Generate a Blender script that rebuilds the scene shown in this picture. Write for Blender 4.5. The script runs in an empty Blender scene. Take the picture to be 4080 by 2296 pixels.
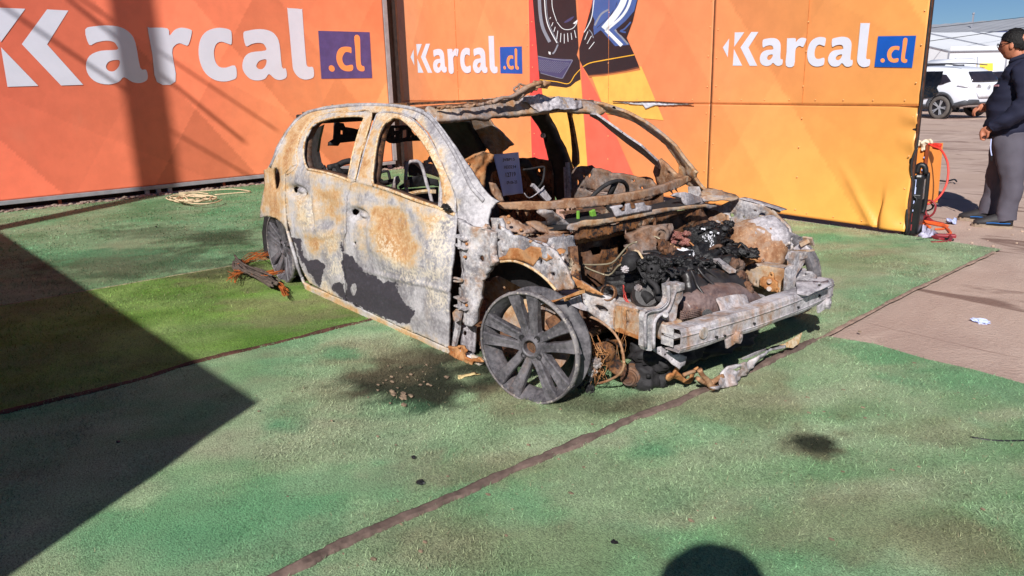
import bpy, bmesh, math, random
import numpy as np
from mathutils import Vector, Matrix, noise as mnoise
from mathutils.geometry import delaunay_2d_cdt
random.seed(7)
RNG = np.random.default_rng(7)
sc = bpy.context.scene
COL = sc.collection
rad = math.radians

# ------------------------------------------------------------------ camera
PITCH, ROLL, YAW, FPX = 0.2649, -0.0278, 2.4714, 1915.4*4080/2576
CAM = np.array([2.2738, -2.8035, 1.2990])
_fw = np.array([math.cos(YAW)*math.cos(PITCH), math.sin(YAW)*math.cos(PITCH), -math.sin(PITCH)])
_r0 = np.array([math.sin(YAW), -math.cos(YAW), 0.0]); _u0 = np.cross(_r0, _fw)
_rt = math.cos(ROLL)*_r0 + math.sin(ROLL)*_u0
_up = np.cross(_rt, _fw)
cam_data = bpy.data.cameras.new('camera'); cam = bpy.data.objects.new('camera', cam_data); COL.objects.link(cam)
cam_data.sensor_width = 36.0; cam_data.lens = 36.0*FPX/4080; cam_data.clip_start = 0.05; cam_data.clip_end = 1500
cam.matrix_world = Matrix(((_rt[0], _up[0], -_fw[0], CAM[0]), (_rt[1], _up[1], -_fw[1], CAM[1]), (_rt[2], _up[2], -_fw[2], CAM[2]), (0, 0, 0, 1)))
sc.camera = cam

# ------------------------------------------------------------------ light
SUN_HEAD, SUN_EL = rad(126.0), rad(34.5)        # heading in which the light travels, elevation
world = bpy.data.worlds.new('World'); sc.world = world; world.use_nodes = True
wn = world.node_tree; bg = wn.nodes['Background']; sky = wn.nodes.new('ShaderNodeTexSky')
sky.sky_type = 'NISHITA'; sky.sun_disc = False; sky.sun_elevation = SUN_EL
sky.sun_rotation = math.pi/2 - (SUN_HEAD + math.pi)
sky.air_density = 1.0; sky.dust_density = 0.0; sky.ozone_density = 8.0; sky.altitude = 2500
wn.links.new(sky.outputs[0], bg.inputs[0]); bg.inputs[1].default_value = 0.052
sun_d = bpy.data.lights.new('sun', 'SUN'); sun_d.energy = 4.9; sun_d.angle = rad(0.53); sun_d.color = (1.0, 0.965, 0.925)
sun = bpy.data.objects.new('sun', sun_d); COL.objects.link(sun)
ldir = Vector((math.cos(SUN_HEAD)*math.cos(SUN_EL), math.sin(SUN_HEAD)*math.cos(SUN_EL), -math.sin(SUN_EL)))
sun.rotation_euler = ldir.to_track_quat('-Z', 'Y').to_euler(); sun.location = (2, -6, 9)
vs = sc.view_settings; vs.view_transform = 'Standard'; vs.look = 'None'; vs.exposure = 0.22; vs.gamma = 1.0; vs.use_curve_mapping = False

# ------------------------------------------------------------------ measuring in the photograph
CROP = dict(A=(980, 320, .60706), B=(1700, 320, .46893), C=(1780, 750, .62064), D=(2200, 750, .62080), F=(1560, 0, .85404),
            G=(0, 0, .62888), I=(980, 800, .27586), J=(1380, 1100, .28972), K=(2700, 700, .48276), L=(2200, 1200, .42702),
            M=(3780, 100, .27574), m=(3780, 450, .34483), N=(3620, 60, .31720), O=(3560, 520, .33113), P=(2860, 60, .32609),
            Q=(2080, 0, .27586), R=(2480, 850, .33800), T=(1500, 620, .23292), S=(0, 0, 1.0), Z=(0, 0, 4080/2576), H=(0, 700, 1.1004))
def px(t, pts):
    o = CROP[t]; a = np.asarray(pts, float).reshape(-1, 2)
    return np.stack([o[0]+a[:, 0]*o[2], o[1]+a[:, 1]*o[2]], 1)
def rays(p):
    p = np.asarray(p, float).reshape(-1, 2)
    return _fw[None] + _rt[None]*((p[:, 0:1]-2040)/FPX) - _up[None]*((p[:, 1:2]-1148)/FPX)
def half_width(z, x):
    z = np.asarray(z, float); x = np.asarray(x, float)
    w = np.interp(z, [-.2, .03, .10, .20, .45, .62, .80, .92, 1.05, 1.16, 1.25], [.85, .865, .875, .895, .912, .905, .885, .835, .74, .635, .53])
    w = w - .05*np.clip((-2.3-x)/.9, 0, 1.6)**2*1.4 - .03*np.clip((x+.75)/.6, 0, 1)
    w = w - .15*np.clip((x+.95)/.5, 0, 1)**1.3*np.clip((z-.52)/.24, 0, 1)
    return w
def cast(p, spec):
    """p: source pixels, spec: plane or body surface -> 3-D points"""
    d = rays(p); k, v = spec[0], spec[1]
    if k in 'xyz':
        i = 'xyz'.index(k); return CAM + d*((v-CAM[i])/d[:, i])[:, None]
    if k == 'pl':
        n = np.asarray(spec[2]); return CAM + d*(((np.asarray(v)-CAM)@n)/(d@n))[:, None]
    if k in ('s', 'l'):
        sg = -1 if k == 's' else 1
        y = np.full(len(d), .88*sg)
        for _ in range(40):
            P = CAM + d*((y-CAM[1])/d[:, 1])[:, None]
            y = .6*y + .4*sg*(half_width(P[:, 2], P[:, 0]) + v)
        return CAM + d*((y-CAM[1])/d[:, 1])[:, None]
    if k == 'a':                                     # plane through three measured points (crop, x, y, Y)
        q = [cast(px(t, [(x, y)]), ('y', Y))[0] for t, x, y, Y in v]
        n = np.cross(q[1]-q[0], q[2]-q[0]); return cast(p, ('pl', q[0], n/np.linalg.norm(n)))
def at(t, x, y, k, v): return Vector(cast(px(t, [(x, y)]), (k, v))[0])

def inside(P, poly):
    x, y = P[:, 0], P[:, 1]; r = np.zeros(len(P), bool); n = len(poly); j = n-1
    for i in range(n):
        xi, yi = poly[i]; xj, yj = poly[j]
        if yi != yj:
            r ^= ((yi > y) != (yj > y)) & (x < (xj-xi)*(y-yi)/(yj-yi)+xi)
        j = i
    return r
def seg_dist(P, poly, closed=True):
    d = np.full(len(P), 1e9); n = len(poly); poly = np.asarray(poly, float)
    for i in range(n if closed else n-1):
        a = poly[i]; b = poly[(i+1) % n]; ab = b-a
        t = np.clip(((P-a)@ab)/max(ab@ab, 1e-9), 0, 1); d = np.minimum(d, np.hypot(*(P-a-t[:, None]*ab).T))
    return d
def sdist(P, poly): return np.where(inside(P, poly), 1, -1)*seg_dist(P, poly)
def smooth_poly(pts, closed=True, n=4):
    """Catmull-Rom"""
    p = [np.asarray(q, float) for q in pts]; out = []; m = len(p)
    for i in range(m if closed else m-1):
        a = p[(i-1) % m] if closed or i > 0 else p[i]; b = p[i]; c = p[(i+1) % m]
        d = p[(i+2) % m] if closed or i+2 < m else c
        for k in range(n):
            t = k/n; out.append(.5*((2*b)+(c-a)*t+(2*a-5*b+4*c-d)*t*t+(3*b-a-3*c+d)*t**3))
    if not closed: out.append(p[-1])
    return np.array(out)

# numpy value noise
_perm = RNG.random((64, 64))
def vnoise(x, y, s=1.0):
    x = np.asarray(x)*s; y = np.asarray(y)*s; xi = np.floor(x).astype(int); yi = np.floor(y).astype(int)
    fx = x-xi; fy = y-yi; fx = fx*fx*(3-2*fx); fy = fy*fy*(3-2*fy)
    g = lambda a, b: _perm[a % 64, b % 64]
    return (g(xi, yi)*(1-fx)+g(xi+1, yi)*fx)*(1-fy)+(g(xi, yi+1)*(1-fx)+g(xi+1, yi+1)*fx)*fy
def fbm(x, y, s=1.0, o=4):
    r = 0; a = .5; t = 0
    for i in range(o):
        r = r+a*vnoise(np.asarray(x)+17.3*i, np.asarray(y)-9.1*i, s*2**i); t += a; a *= .55
    return r/t

def lin(r, g, b): return tuple(((c/255)/12.92 if c <= 10 else ((c/255+.055)/1.055)**2.4) for c in (r, g, b))

# ------------------------------------------------------------------ materials
class NT:
    def __init__(s, name):
        s.m = bpy.data.materials.new(name); s.m.use_nodes = True; s.t = s.m.node_tree; s.b = s.t.nodes['Principled BSDF']
        s.tc = s.t.nodes.new('ShaderNodeTexCoord').outputs['Object']
    def node(s, ty, **kw):
        n = s.t.nodes.new(ty)
        for k, v in kw.items(): setattr(n, k, v)
        return n
    def set(s, inp, v):
        if hasattr(v, 'is_linked') or isinstance(v, bpy.types.NodeSocket): s.t.links.new(v, inp)
        else: inp.default_value = v
    def noise(s, scale, detail=4, rough=.6, dist=0, stretch=None, out=0):
        n = s.node('ShaderNodeTexNoise'); n.inputs['Scale'].default_value = scale; n.inputs['Detail'].default_value = detail
        n.inputs['Roughness'].default_value = rough; n.inputs['Distortion'].default_value = dist
        v = s.tc
        if stretch:
            mp = s.node('ShaderNodeMapping'); mp.inputs['Scale'].default_value = stretch; s.t.links.new(v, mp.inputs[0]); v = mp.outputs[0]
        s.t.links.new(v, n.inputs['Vector']); return n.outputs[out]
    def ramp(s, f, a, b, lo=0.0, hi=1.0):
        n = s.node('ShaderNodeMapRange'); n.interpolation_type = 'SMOOTHSTEP'
        s.set(n.inputs[0], f)
        for i, q in enumerate((a, b, lo, hi)): n.inputs[i+1].default_value = q
        return n.outputs[0]
    def math(s, op, a, b=0.0):
        n = s.node('ShaderNodeMath', operation=op); s.set(n.inputs[0], a); s.set(n.inputs[1], b); return n.outputs[0]
    def mix(s, f, a, b, mode='MIX'):
        n = s.node('ShaderNodeMix', data_type='RGBA', blend_type=mode); s.set(n.inputs[0], f)
        for i, q in ((6, a), (7, b)):
            if isinstance(q, tuple): n.inputs[i].default_value = (*q[:3], 1)
            else: s.t.links.new(q, n.inputs[i])
        return n.outputs[2]
    def attr(s, name, out='Color'):
        n = s.node('ShaderNodeAttribute'); n.attribute_name = name; return n.outputs[out]
    def bump(s, h, strength=.4, dist=.005):
        n = s.node('ShaderNodeBump'); n.inputs['Strength'].default_value = strength; n.inputs['Distance'].default_value = dist
        s.set(n.inputs['Height'], h); s.t.links.new(n.outputs[0], s.b.inputs['Normal'])
    def fin(s, col, rough=.7, metal=0.0, spec=.5):
        if isinstance(col, tuple): s.b.inputs['Base Color'].default_value = (*col[:3], 1)
        else: s.t.links.new(col, s.b.inputs['Base Color'])
        s.set(s.b.inputs['Roughness'], rough); s.b.inputs['Metallic'].default_value = metal
        s.b.inputs['Specular IOR Level'].default_value = spec
        return s.m
def plain(name, rgb, rough=.6, metal=0.0, var=.15, scale=14, bump=.15, spec=.5):
    n = NT(name); f = n.noise(scale, 5); c = lin(*rgb)
    col = n.mix(n.ramp(f, .3, .7), tuple(q*(1-var) for q in c), tuple(min(1, q*(1+var)) for q in c))
    if bump: n.bump(n.noise(scale*4, 4), bump, .003)
    return n.fin(col, rough, metal, spec)

GREY_D, GREY_L = lin(130, 126, 130), lin(194, 190, 192)
TAN, RUST, ORNG, CREAM, CHAR, SOOT = lin(206, 178, 140), lin(160, 116, 78), lin(184, 122, 70), lin(228, 214, 188), lin(62, 58, 66), (.012, .011, .011)
def burnt(name, rust=.4, ash=.3, char=.0, attr=False, g_d=GREY_D, g_l=GREY_L, tan=TAN, rst=RUST, soot=CHAR, rough=.78, scale=1.0, bump=.5, streak=False):
    n = NT(name); st = (1, 1, .35) if streak else None
    if attr: st = (1, 1, .5)
    n1 = n.noise(7*scale, 6, .65, .6, st); n2 = n.noise(17*scale, 7, .7, .3, st); n3 = n.noise(60*scale, 6, .7); n4 = n.noise(3.1*scale, 5, .6, .4, st)
    n5 = n.noise(150*scale, 3, .6)
    base = n.mix(n.ramp(n.math('ADD', n.math('MULTIPLY', n1, .6), n.math('MULTIPLY', n3, .4)), .38, .62), g_d, g_l)
    rcol = n.mix(n.ramp(n2, .38, .62), tan, rst); rcol = n.mix(n.ramp(n3, .52, .72), rcol, ORNG)
    rcol = n.mix(n.ramp(n1, .6, .75), rcol, CREAM)
    if attr:
        sep = n.node('ShaderNodeSeparateColor'); n.t.links.new(n.attr('mk'), sep.inputs[0]); R, G, B = sep.outputs[0], sep.outputs[1], sep.outputs[2]
    else: R, G, B = char, rust, ash
    def mask(v, nz, amp, lo=.44, hi=.58):
        return n.ramp(n.math('ADD', v, n.math('MULTIPLY', n.math('SUBTRACT', nz, .5), amp)), lo, hi)
    nn = n.math('ADD', n.math('MULTIPLY', n4, .5), n.math('MULTIPLY', n2, .5))
    if attr:
        t = n.math('ADD', G, n.math('ADD', n.math('MULTIPLY', n.math('SUBTRACT', n4, .5), .9), n.math('MULTIPLY', n.math('SUBTRACT', n2, .5), .55)))
        cr = n.node('ShaderNodeValToRGB'); n.t.links.new(t, cr.inputs[0]); e = cr.color_ramp.elements
        e[0].position = .22; e[0].color = (0, 0, 0, 1); e[1].position = .62; e[1].color = (1, 1, 1, 1)
        c2 = n.node('ShaderNodeValToRGB'); n.t.links.new(t, c2.inputs[0]); q = c2.color_ramp.elements
        q[0].position = .30; q[0].color = (*lin(212, 198, 178), 1); q[1].position = 1.0; q[1].color = (*lin(156, 104, 62), 1)
        for ps, cc_ in ((.46, (206, 182, 150)), (.62, (196, 158, 114)), (.80, (178, 130, 84))): k_ = q.new(ps); k_.color = (*lin(*cc_), 1)
        rc2 = n.mix(n.math('MULTIPLY', n.ramp(n3, .42, .66), .45), c2.outputs[0], lin(222, 200, 164)); rc2 = n.mix(n.math('MULTIPLY', n.ramp(n2, .60, .70), .5), rc2, lin(150, 142, 140))
        c = n.mix(cr.outputs[0], base, rc2)
    else: c = n.mix(mask(G, nn, 2.6, .22, .80), base, rcol)
    c = n.mix(n.math('MULTIPLY', mask(B, n3, 1.9, .36, .72), .62), c, CREAM)
    c = n.mix(n.math('MULTIPLY', n.ramp(n5, .6, .72), .45), c, lin(110, 100, 96))
    nr = n.math('ADD', n.math('MULTIPLY', nn, .6), n.math('MULTIPLY', n3, .4)); c = n.mix(mask(R, nr, 1.9, .42, .56), c, n.mix(n.ramp(n3, .45, .75), soot, tuple(min(1, q*1.6+.004) for q in soot)))
    h = n.math('ADD', n.math('MULTIPLY', n2, .7), n.math('MULTIPLY', n3, .5))
    n.bump(h, bump, .006)
    return n.fin(c, n.ramp(n3, .3, .7, rough-.12, min(1, rough+.12)), 0.0, .35)
M = {}
M['body'] = burnt('burnt_body_paint', attr=True, bump=.35)
M['grey'] = burnt('ashen_grey_metal', rust=.34, ash=.26, g_d=lin(112, 108, 112), g_l=lin(200, 196, 198))
M['mixdark'] = burnt('sooty_patchy_rust', rust=.5, ash=.12, char=.30, g_d=lin(84, 78, 78), g_l=lin(140, 132, 130), tan=lin(160, 120, 84), rst=lin(112, 76, 52), soot=lin(34, 31, 32))
M['bare'] = burnt('bare_scorched_metal', rust=.20, ash=.20, g_d=lin(118, 112, 116), g_l=lin(200, 194, 198), streak=True, bump=.3)
M['rust'] = burnt('rusty_sheet_metal', rust=.66, ash=.24, g_d=lin(105, 95, 95), g_l=lin(160, 146, 142), tan=lin(184, 146, 112), rst=lin(138, 96, 68))
M['mix'] = burnt('patchy_rust_metal', rust=.52, ash=.25, g_d=lin(100, 95, 100), g_l=lin(165, 158, 160))
M['dkrust'] = burnt('dark_rusty_metal', rust=.62, ash=.06, char=.42, g_d=lin(70, 64, 64), g_l=lin(105, 96, 92), tan=lin(150, 98, 52), rst=lin(86, 54, 36), soot=lin(30, 27, 28))
M['orange'] = burnt('bright_orange_rust', rust=.8, ash=.14, g_d=lin(112, 92, 84), g_l=lin(158, 130, 112), tan=lin(196, 146, 98), rst=lin(156, 98, 54))
M['soot_shade'] = plain('black_soot_and_shade', (36, 34, 36), .75, 0, .5, 20, .6)  # soot black, also painted on where parts lie in shade
M['char'] = plain('charred_black_residue', (24, 22, 24), .55, 0, .6, 40, 1.0, .6)
M['engine'] = plain('scorched_dark_plastic', (46, 42, 42), .42, 0, .35, 9, .3, .6)
M['white'] = plain('white_ash', (222, 222, 228), .9, 0, .1, 60, .6)
M['alloy'] = burnt('scorched_alloy', rust=.14, ash=.13, char=.26, g_d=lin(62, 60, 64), g_l=lin(112, 108, 112), tan=lin(130, 116, 104), rst=lin(96, 80, 72), soot=lin(60, 58, 64), rough=.55, bump=.3)
M['lip'] = burnt('scraped_rim_lip', rust=.2, ash=.3, g_d=lin(80, 76, 80), g_l=lin(140, 134, 134), tan=lin(168, 152, 138), rst=lin(130, 110, 96), rough=.6, bump=.3)
M['shield'] = burnt('heat_shield_foil', rust=.45, ash=.1, g_d=lin(84, 68, 68), g_l=lin(138, 118, 114), tan=lin(142, 116, 102), rst=lin(98, 72, 66), rough=.4, bump=.2)

# ------------------------------------------------------------------ objects
def put(o, parent=None, local=False):
    COL.objects.link(o)
    if parent:
        o.parent = parent
        if not local: o.matrix_parent_inverse = parent.matrix_basis.inverted() if parent.type == 'EMPTY' else Matrix()
    return o
def mesh(name, verts, faces, mat, parent=None, local=False, smooth=False, attrs=None, kind=None):
    me = bpy.data.meshes.new(name); me.from_pydata([tuple(v) for v in verts], [], [tuple(f) for f in faces]); me.update()
    if mat: me.materials.append(mat)
    if smooth: me.polygons.foreach_set('use_smooth', [True]*len(me.polygons))
    if attrs:
        for k, a in attrs.items():
            at_ = me.color_attributes.new(k, 'FLOAT_COLOR', 'POINT'); c = np.ones((len(verts), 4), np.float32); c[:, :3] = a
            at_.data.foreach_set('color', c.ravel())
    o = bpy.data.objects.new(name, me)
    if kind: o['kind'] = kind
    return put(o, parent, local)
def tag(o, label=None, cat=None, group=None, kind=None):
    if label: o['label'] = label
    if cat: o['category'] = cat
    if group: o['group'] = group
    if kind: o['kind'] = kind
    return o
def thing(name, loc, label, cat, rz=0.0, group=None):
    o = bpy.data.objects.new(name, None); o.location = loc; o.rotation_euler = (0, 0, rz); o.empty_display_size = .2; COL.objects.link(o)
    o.matrix_basis = Matrix.Translation(Vector(loc)) @ Matrix.Rotation(rz, 4, 'Z')
    return tag(o, label, cat, group)

class MB:                                            # collects primitives, builds ONE mesh
    def __init__(s): s.v = []; s.f = []
    def add(s, v, f):
        n = len(s.v); s.v += [tuple(q) for q in v]; s.f += [tuple(i+n for i in q) for q in f]; return s
    def box(s, c, d, R=None, ch=0.0):
        c = Vector(c); h = Vector(d)/2; R = R or Matrix.Identity(3)
        if ch <= 0:
            v = [c+R@Vector((x*h.x, y*h.y, z*h.z)) for x in (-1, 1) for y in (-1, 1) for z in (-1, 1)]
            return s.add(v, [(0, 1, 3, 2), (4, 6, 7, 5), (0, 4, 5, 1), (2, 3, 7, 6), (0, 2, 6, 4), (1, 5, 7, 3)])
        bm = bmesh.new(); bmesh.ops.create_cube(bm, size=1.0)
        for q in bm.verts: q.co = Vector((q.co.x*d[0], q.co.y*d[1], q.co.z*d[2]))
        bmesh.ops.bevel(bm, geom=bm.edges[:], offset=ch, segments=2, affect='EDGES', profile=.5)
        bm.verts.index_update(); s.add([c+R@q.co for q in bm.verts], [[q.index for q in f.verts] for f in bm.faces]); bm.free(); return s
    def bar(s, a, b, w, h, up=(0, 0, 1), ch=0.0):
        a = Vector(a); b = Vector(b); d = (b-a); L = d.length; x = d.normalized(); up = Vector(up)
        y = up.cross(x)
        if y.length < 1e-4: y = Vector((0, 1, 0)).cross(x)
        y.normalize(); z = x.cross(y); R = Matrix((x, y, z)).transposed()
        return s.box((a+b)/2, (L, w, h), R, ch)
    def tube(s, pts, r, n=8, sm=3, cap=True):
        P = smooth_poly([tuple(p) for p in pts], False, sm) if sm > 1 and len(pts) > 2 else np.array([tuple(p) for p in pts], float)
        m = len(P); rr = np.interp(np.linspace(0, 1, m), np.linspace(0, 1, len(r)), r) if hasattr(r, '__len__') else np.full(m, r)
        T = np.gradient(P, axis=0); T /= np.linalg.norm(T, axis=1)[:, None]+1e-12
        u = np.cross(T[0], [0, 0, 1.0]); u = np.cross(T[0], [0, 1.0, 0]) if np.linalg.norm(u) < .05 else u
        v = []; f = []
        for i in range(m):
            u = u-T[i]*(u@T[i]); u = u/(np.linalg.norm(u)+1e-12); w = np.cross(T[i], u)
            for k in range(n):
                a = 2*math.pi*k/n; v.append(P[i]+rr[i]*(math.cos(a)*u+math.sin(a)*w))
        for i in range(m-1):
            for k in range(n): f.append((i*n+k, i*n+(k+1) % n, (i+1)*n+(k+1) % n, (i+1)*n+k))
        if cap: f.append(tuple(range(n-1, -1, -1))); f.append(tuple((m-1)*n+k for k in range(n)))
        return s.add(v, f)
    def cyl(s, a, b, r, n=16, r2=None): return s.tube([a, b], [r, r if r2 is None else r2], n, 1)
    def lathe(s, prof, c, ax, n=32, closed=False):
        c = Vector(c); ax = Vector(ax).normalized(); u = ax.orthogonal().normalized(); w = ax.cross(u); v = []; f = []; m = len(prof)
        for (r, h) in prof:
            for k in range(n):
                a = 2*math.pi*k/n; v.append(c+ax*h+(u*math.cos(a)+w*math.sin(a))*r)
        for i in range(m if closed else m-1):
            j = (i+1) % m
            for k in range(n): f.append((i*n+k, i*n+(k+1) % n, j*n+(k+1) % n, j*n+k))
        return s.add(v, f)
    def blob(s, c, r, amp=.25, fr=3.0, sub=3, seed=0, R=None):
        bm = bmesh.new(); bmesh.ops.create_icosphere(bm, subdivisions=sub, radius=1.0); c = Vector(c); R = R or Matrix.Identity(3)
        r = r if hasattr(r, '__len__') else (r, r, r); vv = []
        for q in bm.verts:
            k = 1+amp*(mnoise.fractal(q.co*fr+Vector((seed*3.1, seed*1.7, 0)), .6, 2.2, 4))
            vv.append(c+R@Vector((q.co.x*r[0]*k, q.co.y*r[1]*k, q.co.z*r[2]*k)))
        bm.verts.index_update(); s.add(vv, [[q.index for q in f.verts] for f in bm.faces]); bm.free(); return s
    def build(s, name, mat, parent=None, local=False, smooth=False, kind=None, bevel=0):
        o = mesh(name, s.v, s.f, mat, parent, local, smooth, kind=kind)
        if bevel:
            b = o.modifiers.new('bevel', 'BEVEL'); b.width = bevel; b.segments = 2; b.limit_method = 'ANGLE'
        return o

def tri_poly(outline, holes=(), step=None, jitter=.25):
    """constrained triangulation of a 2-D outline with holes -> points, triangles"""
    rings = [np.asarray(outline, float)]+[np.asarray(h, float) for h in holes]
    pts = []; edges = []
    for r in rings:
        if step:
            q = []
            for i in range(len(r)):
                a, b = r[i], r[(i+1) % len(r)]; k = max(1, int(np.hypot(*(b-a))/step))
                q += [a+(b-a)*t/k for t in range(k)]
            r = np.array(q)
        n = len(pts); pts += [tuple(q) for q in r]; edges += [(n+i, n+(i+1) % len(r)) for i in range(len(r))]
    if step:
        lo, hi = rings[0].min(0), rings[0].max(0)
        gx, gy = np.meshgrid(np.arange(lo[0], hi[0], step), np.arange(lo[1], hi[1], step)); g = np.stack([gx.ravel(), gy.ravel()], 1)
        g[:, 0] += (np.arange(len(g)) // gx.shape[1] % 2)*step*.5; g += RNG.uniform(-jitter, jitter, g.shape)*step
        ok = inside(g, rings[0])
        for h in rings[1:]: ok &= ~inside(g, h)
        g = g[ok]
        if len(g):
            ok = np.ones(len(g), bool)
            for r in rings: ok &= seg_dist(g, r) > step*.45
            pts += [tuple(q) for q in g[ok]]
    o = delaunay_2d_cdt([Vector(p) for p in pts], edges, [], 0, 1e-5)
    V = np.array([tuple(v) for v in o[0]]); Fc = np.array([f for f in o[2] if len(f) == 3])
    c = V[Fc].mean(1); ok = inside(c, rings[0])
    for h in rings[1:]: ok &= ~inside(c, h)
    Fc = Fc[ok]; a, b, d = V[Fc[:, 0]], V[Fc[:, 1]], V[Fc[:, 2]]
    cr = (b[:, 0]-a[:, 0])*(d[:, 1]-a[:, 1])-(b[:, 1]-a[:, 1])*(d[:, 0]-a[:, 0]); Fc[cr > 0] = Fc[cr > 0][:, ::-1]
    return V, Fc
def ngon_hole(cx, cy, rx, ry=None, n=10, a0=0):
    ry = ry or rx; return [(cx+rx*math.cos(a0+2*math.pi*i/n), cy+ry*math.sin(a0+2*math.pi*i/n)) for i in range(n)]
def plate(name, t, outline, spec, thick, mat, parent, holes=(), step=None, crumple=0.0, cfr=6.0, sm=0, kind=None, attrs_fn=None, shape=None, smooth=None):
    """sheet-metal piece: an outline measured in the photograph, cast on to the plane where it really stands"""
    ol = smooth_poly(px(t, outline), True, sm) if sm else px(t, outline)
    hs = [px(t, h) for h in holes]
    V, Fc = tri_poly(ol, hs, step*CROP[t][2] if step else None)
    P = cast(V, spec)
    if shape: P = shape(V, P)
    if crumple:
        n = np.cross(P[Fc[0][1]]-P[Fc[0][0]], P[Fc[0][2]]-P[Fc[0][0]]); n /= np.linalg.norm(n)
        d = np.array([mnoise.fractal(Vector(p)*cfr, .7, 2.1, 3) for p in P]); P = P+n[None]*(d*crumple)[:, None]
    at_ = {'mk': attrs_fn(V)} if attrs_fn else None
    o = mesh(name, P, Fc, mat, parent, attrs=at_, smooth=bool(crumple or shape) if smooth is None else smooth, kind=kind)
    if thick:
        m = o.modifiers.new('solid', 'SOLIDIFY'); m.thickness = thick; m.offset = -1
    return o
def A3(t, *q): return ('a', [(t, x, y, Y) for x, y, Y in q])
# ------------------------------------------------------------------ ground
def ground_mat():
    n = NT('packed_dirt'); a = n.noise(.35, 5, .6); b = n.noise(2.2, 6, .65, .8, (1, .45, 1)); c = n.noise(45, 5, .7); d = n.noise(.9, 5, .6, 1.2, (.5, 2.4, 1))
    col = n.mix(n.ramp(b, .35, .68), lin(182, 156, 144), lin(206, 182, 168)); col = n.mix(n.ramp(a, .35, .7), col, lin(196, 170, 154))
    col = n.mix(n.math('MULTIPLY', n.ramp(d, .56, .64), .8), col, lin(120, 92, 82)); col = n.mix(n.math('MULTIPLY', n.ramp(c, .55, .75), .5), col, lin(188, 168, 152))  # stretched dark streaks also stand in for shadow streaks across the yard
    n.bump(n.math('ADD', n.math('MULTIPLY', b, .8), c), .7, .02); return n.fin(col, .95, 0, .2)
M['dirt'] = ground_mat()
mb = MB(); gz = lambda y: -.0135*max(0.0, y-5.0)                # the yard falls away gently beyond the hoarding
g = mesh('ground', [(-400, -400, 0), (400, -400, 0), (-400, 5, 0), (400, 5, 0), (-400, 700, gz(700)), (400, 700, gz(700))], [(0, 1, 3, 2), (2, 3, 5, 4)], M['dirt']); g['kind'] = 'structure'
# low far hill line, beyond the yard
def on0(t, pts, z=0.0): return [tuple(p) for p in cast(px(t, pts), ('z', z))]

# ---- artificial turf sheets
def gpoly(t, pts): return cast(px(t, pts), ('z', 0.0))[:, :2]
s1a, s1b = gpoly('Z', [(0, 775), (660, 660)])                       # seam far | vivid
s2a, s2b = gpoly('Z', [(0, 1050), (930, 812)])                      # brown seam vivid | main
s3 = gpoly('Z', [(740, 1450), (900, 1370), (1170, 1255), (1450, 1130), (1800, 982), (2050, 868), (2270, 750), (2500, 640)])
def ext(a, b, t): return a+(b-a)*t
far_l = gpoly('Z', [(-900, 610)])[0]
wl = lambda y: -8.29-.04*y                                           # left wall plane x(y)
rw = lambda x: 3.387-.0582*x                                         # right wall plane y(x)
s3i = ext(s3[1], s3[0], 5)
farR = gpoly('Z', [(2520, 633)])[0]; e5 = gpoly('Z', [(2270, 596)])[0]
sheets = [
 ('far', [ext(s1b, s1a, 1.5), s1a, s1b, ext(s1a, s1b, 2.2), (-4.2, 3.52), (-8.32, 3.75), (-8.24, 1.2), (-8.18, -.5), (-7.95, -6.5)]),
 ('vivid', [ext(s2b, s2a, 1.6), s2b, ext(s2a, s2b, 1.9), ext(s1a, s1b, 2.15), s1b, s1a, ext(s1b, s1a, 1.5)]),
 ('main', [s3i, s3[0], s3[1], s3[2], s3[3], s3[4], s3[5], s3[6], s3[7], farR, e5, (-1.6, 3.41), (-4.2, 3.5), ext(s2a, s2b, 1.9), s2b, ext(s2b, s2a, 1.6), (-4, -6)]),
 ('near', [s3i, s3[0], s3[1], s3[2], s3[3], s3[4], s3[5]]+list(gpoly('Z', [(2080, 856), (2200, 876), (2330, 915), (2450, 942), (2576, 978), (2900, 1060)]))+[(5.5, 0.2), (5.5, -6)]),
]
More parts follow.
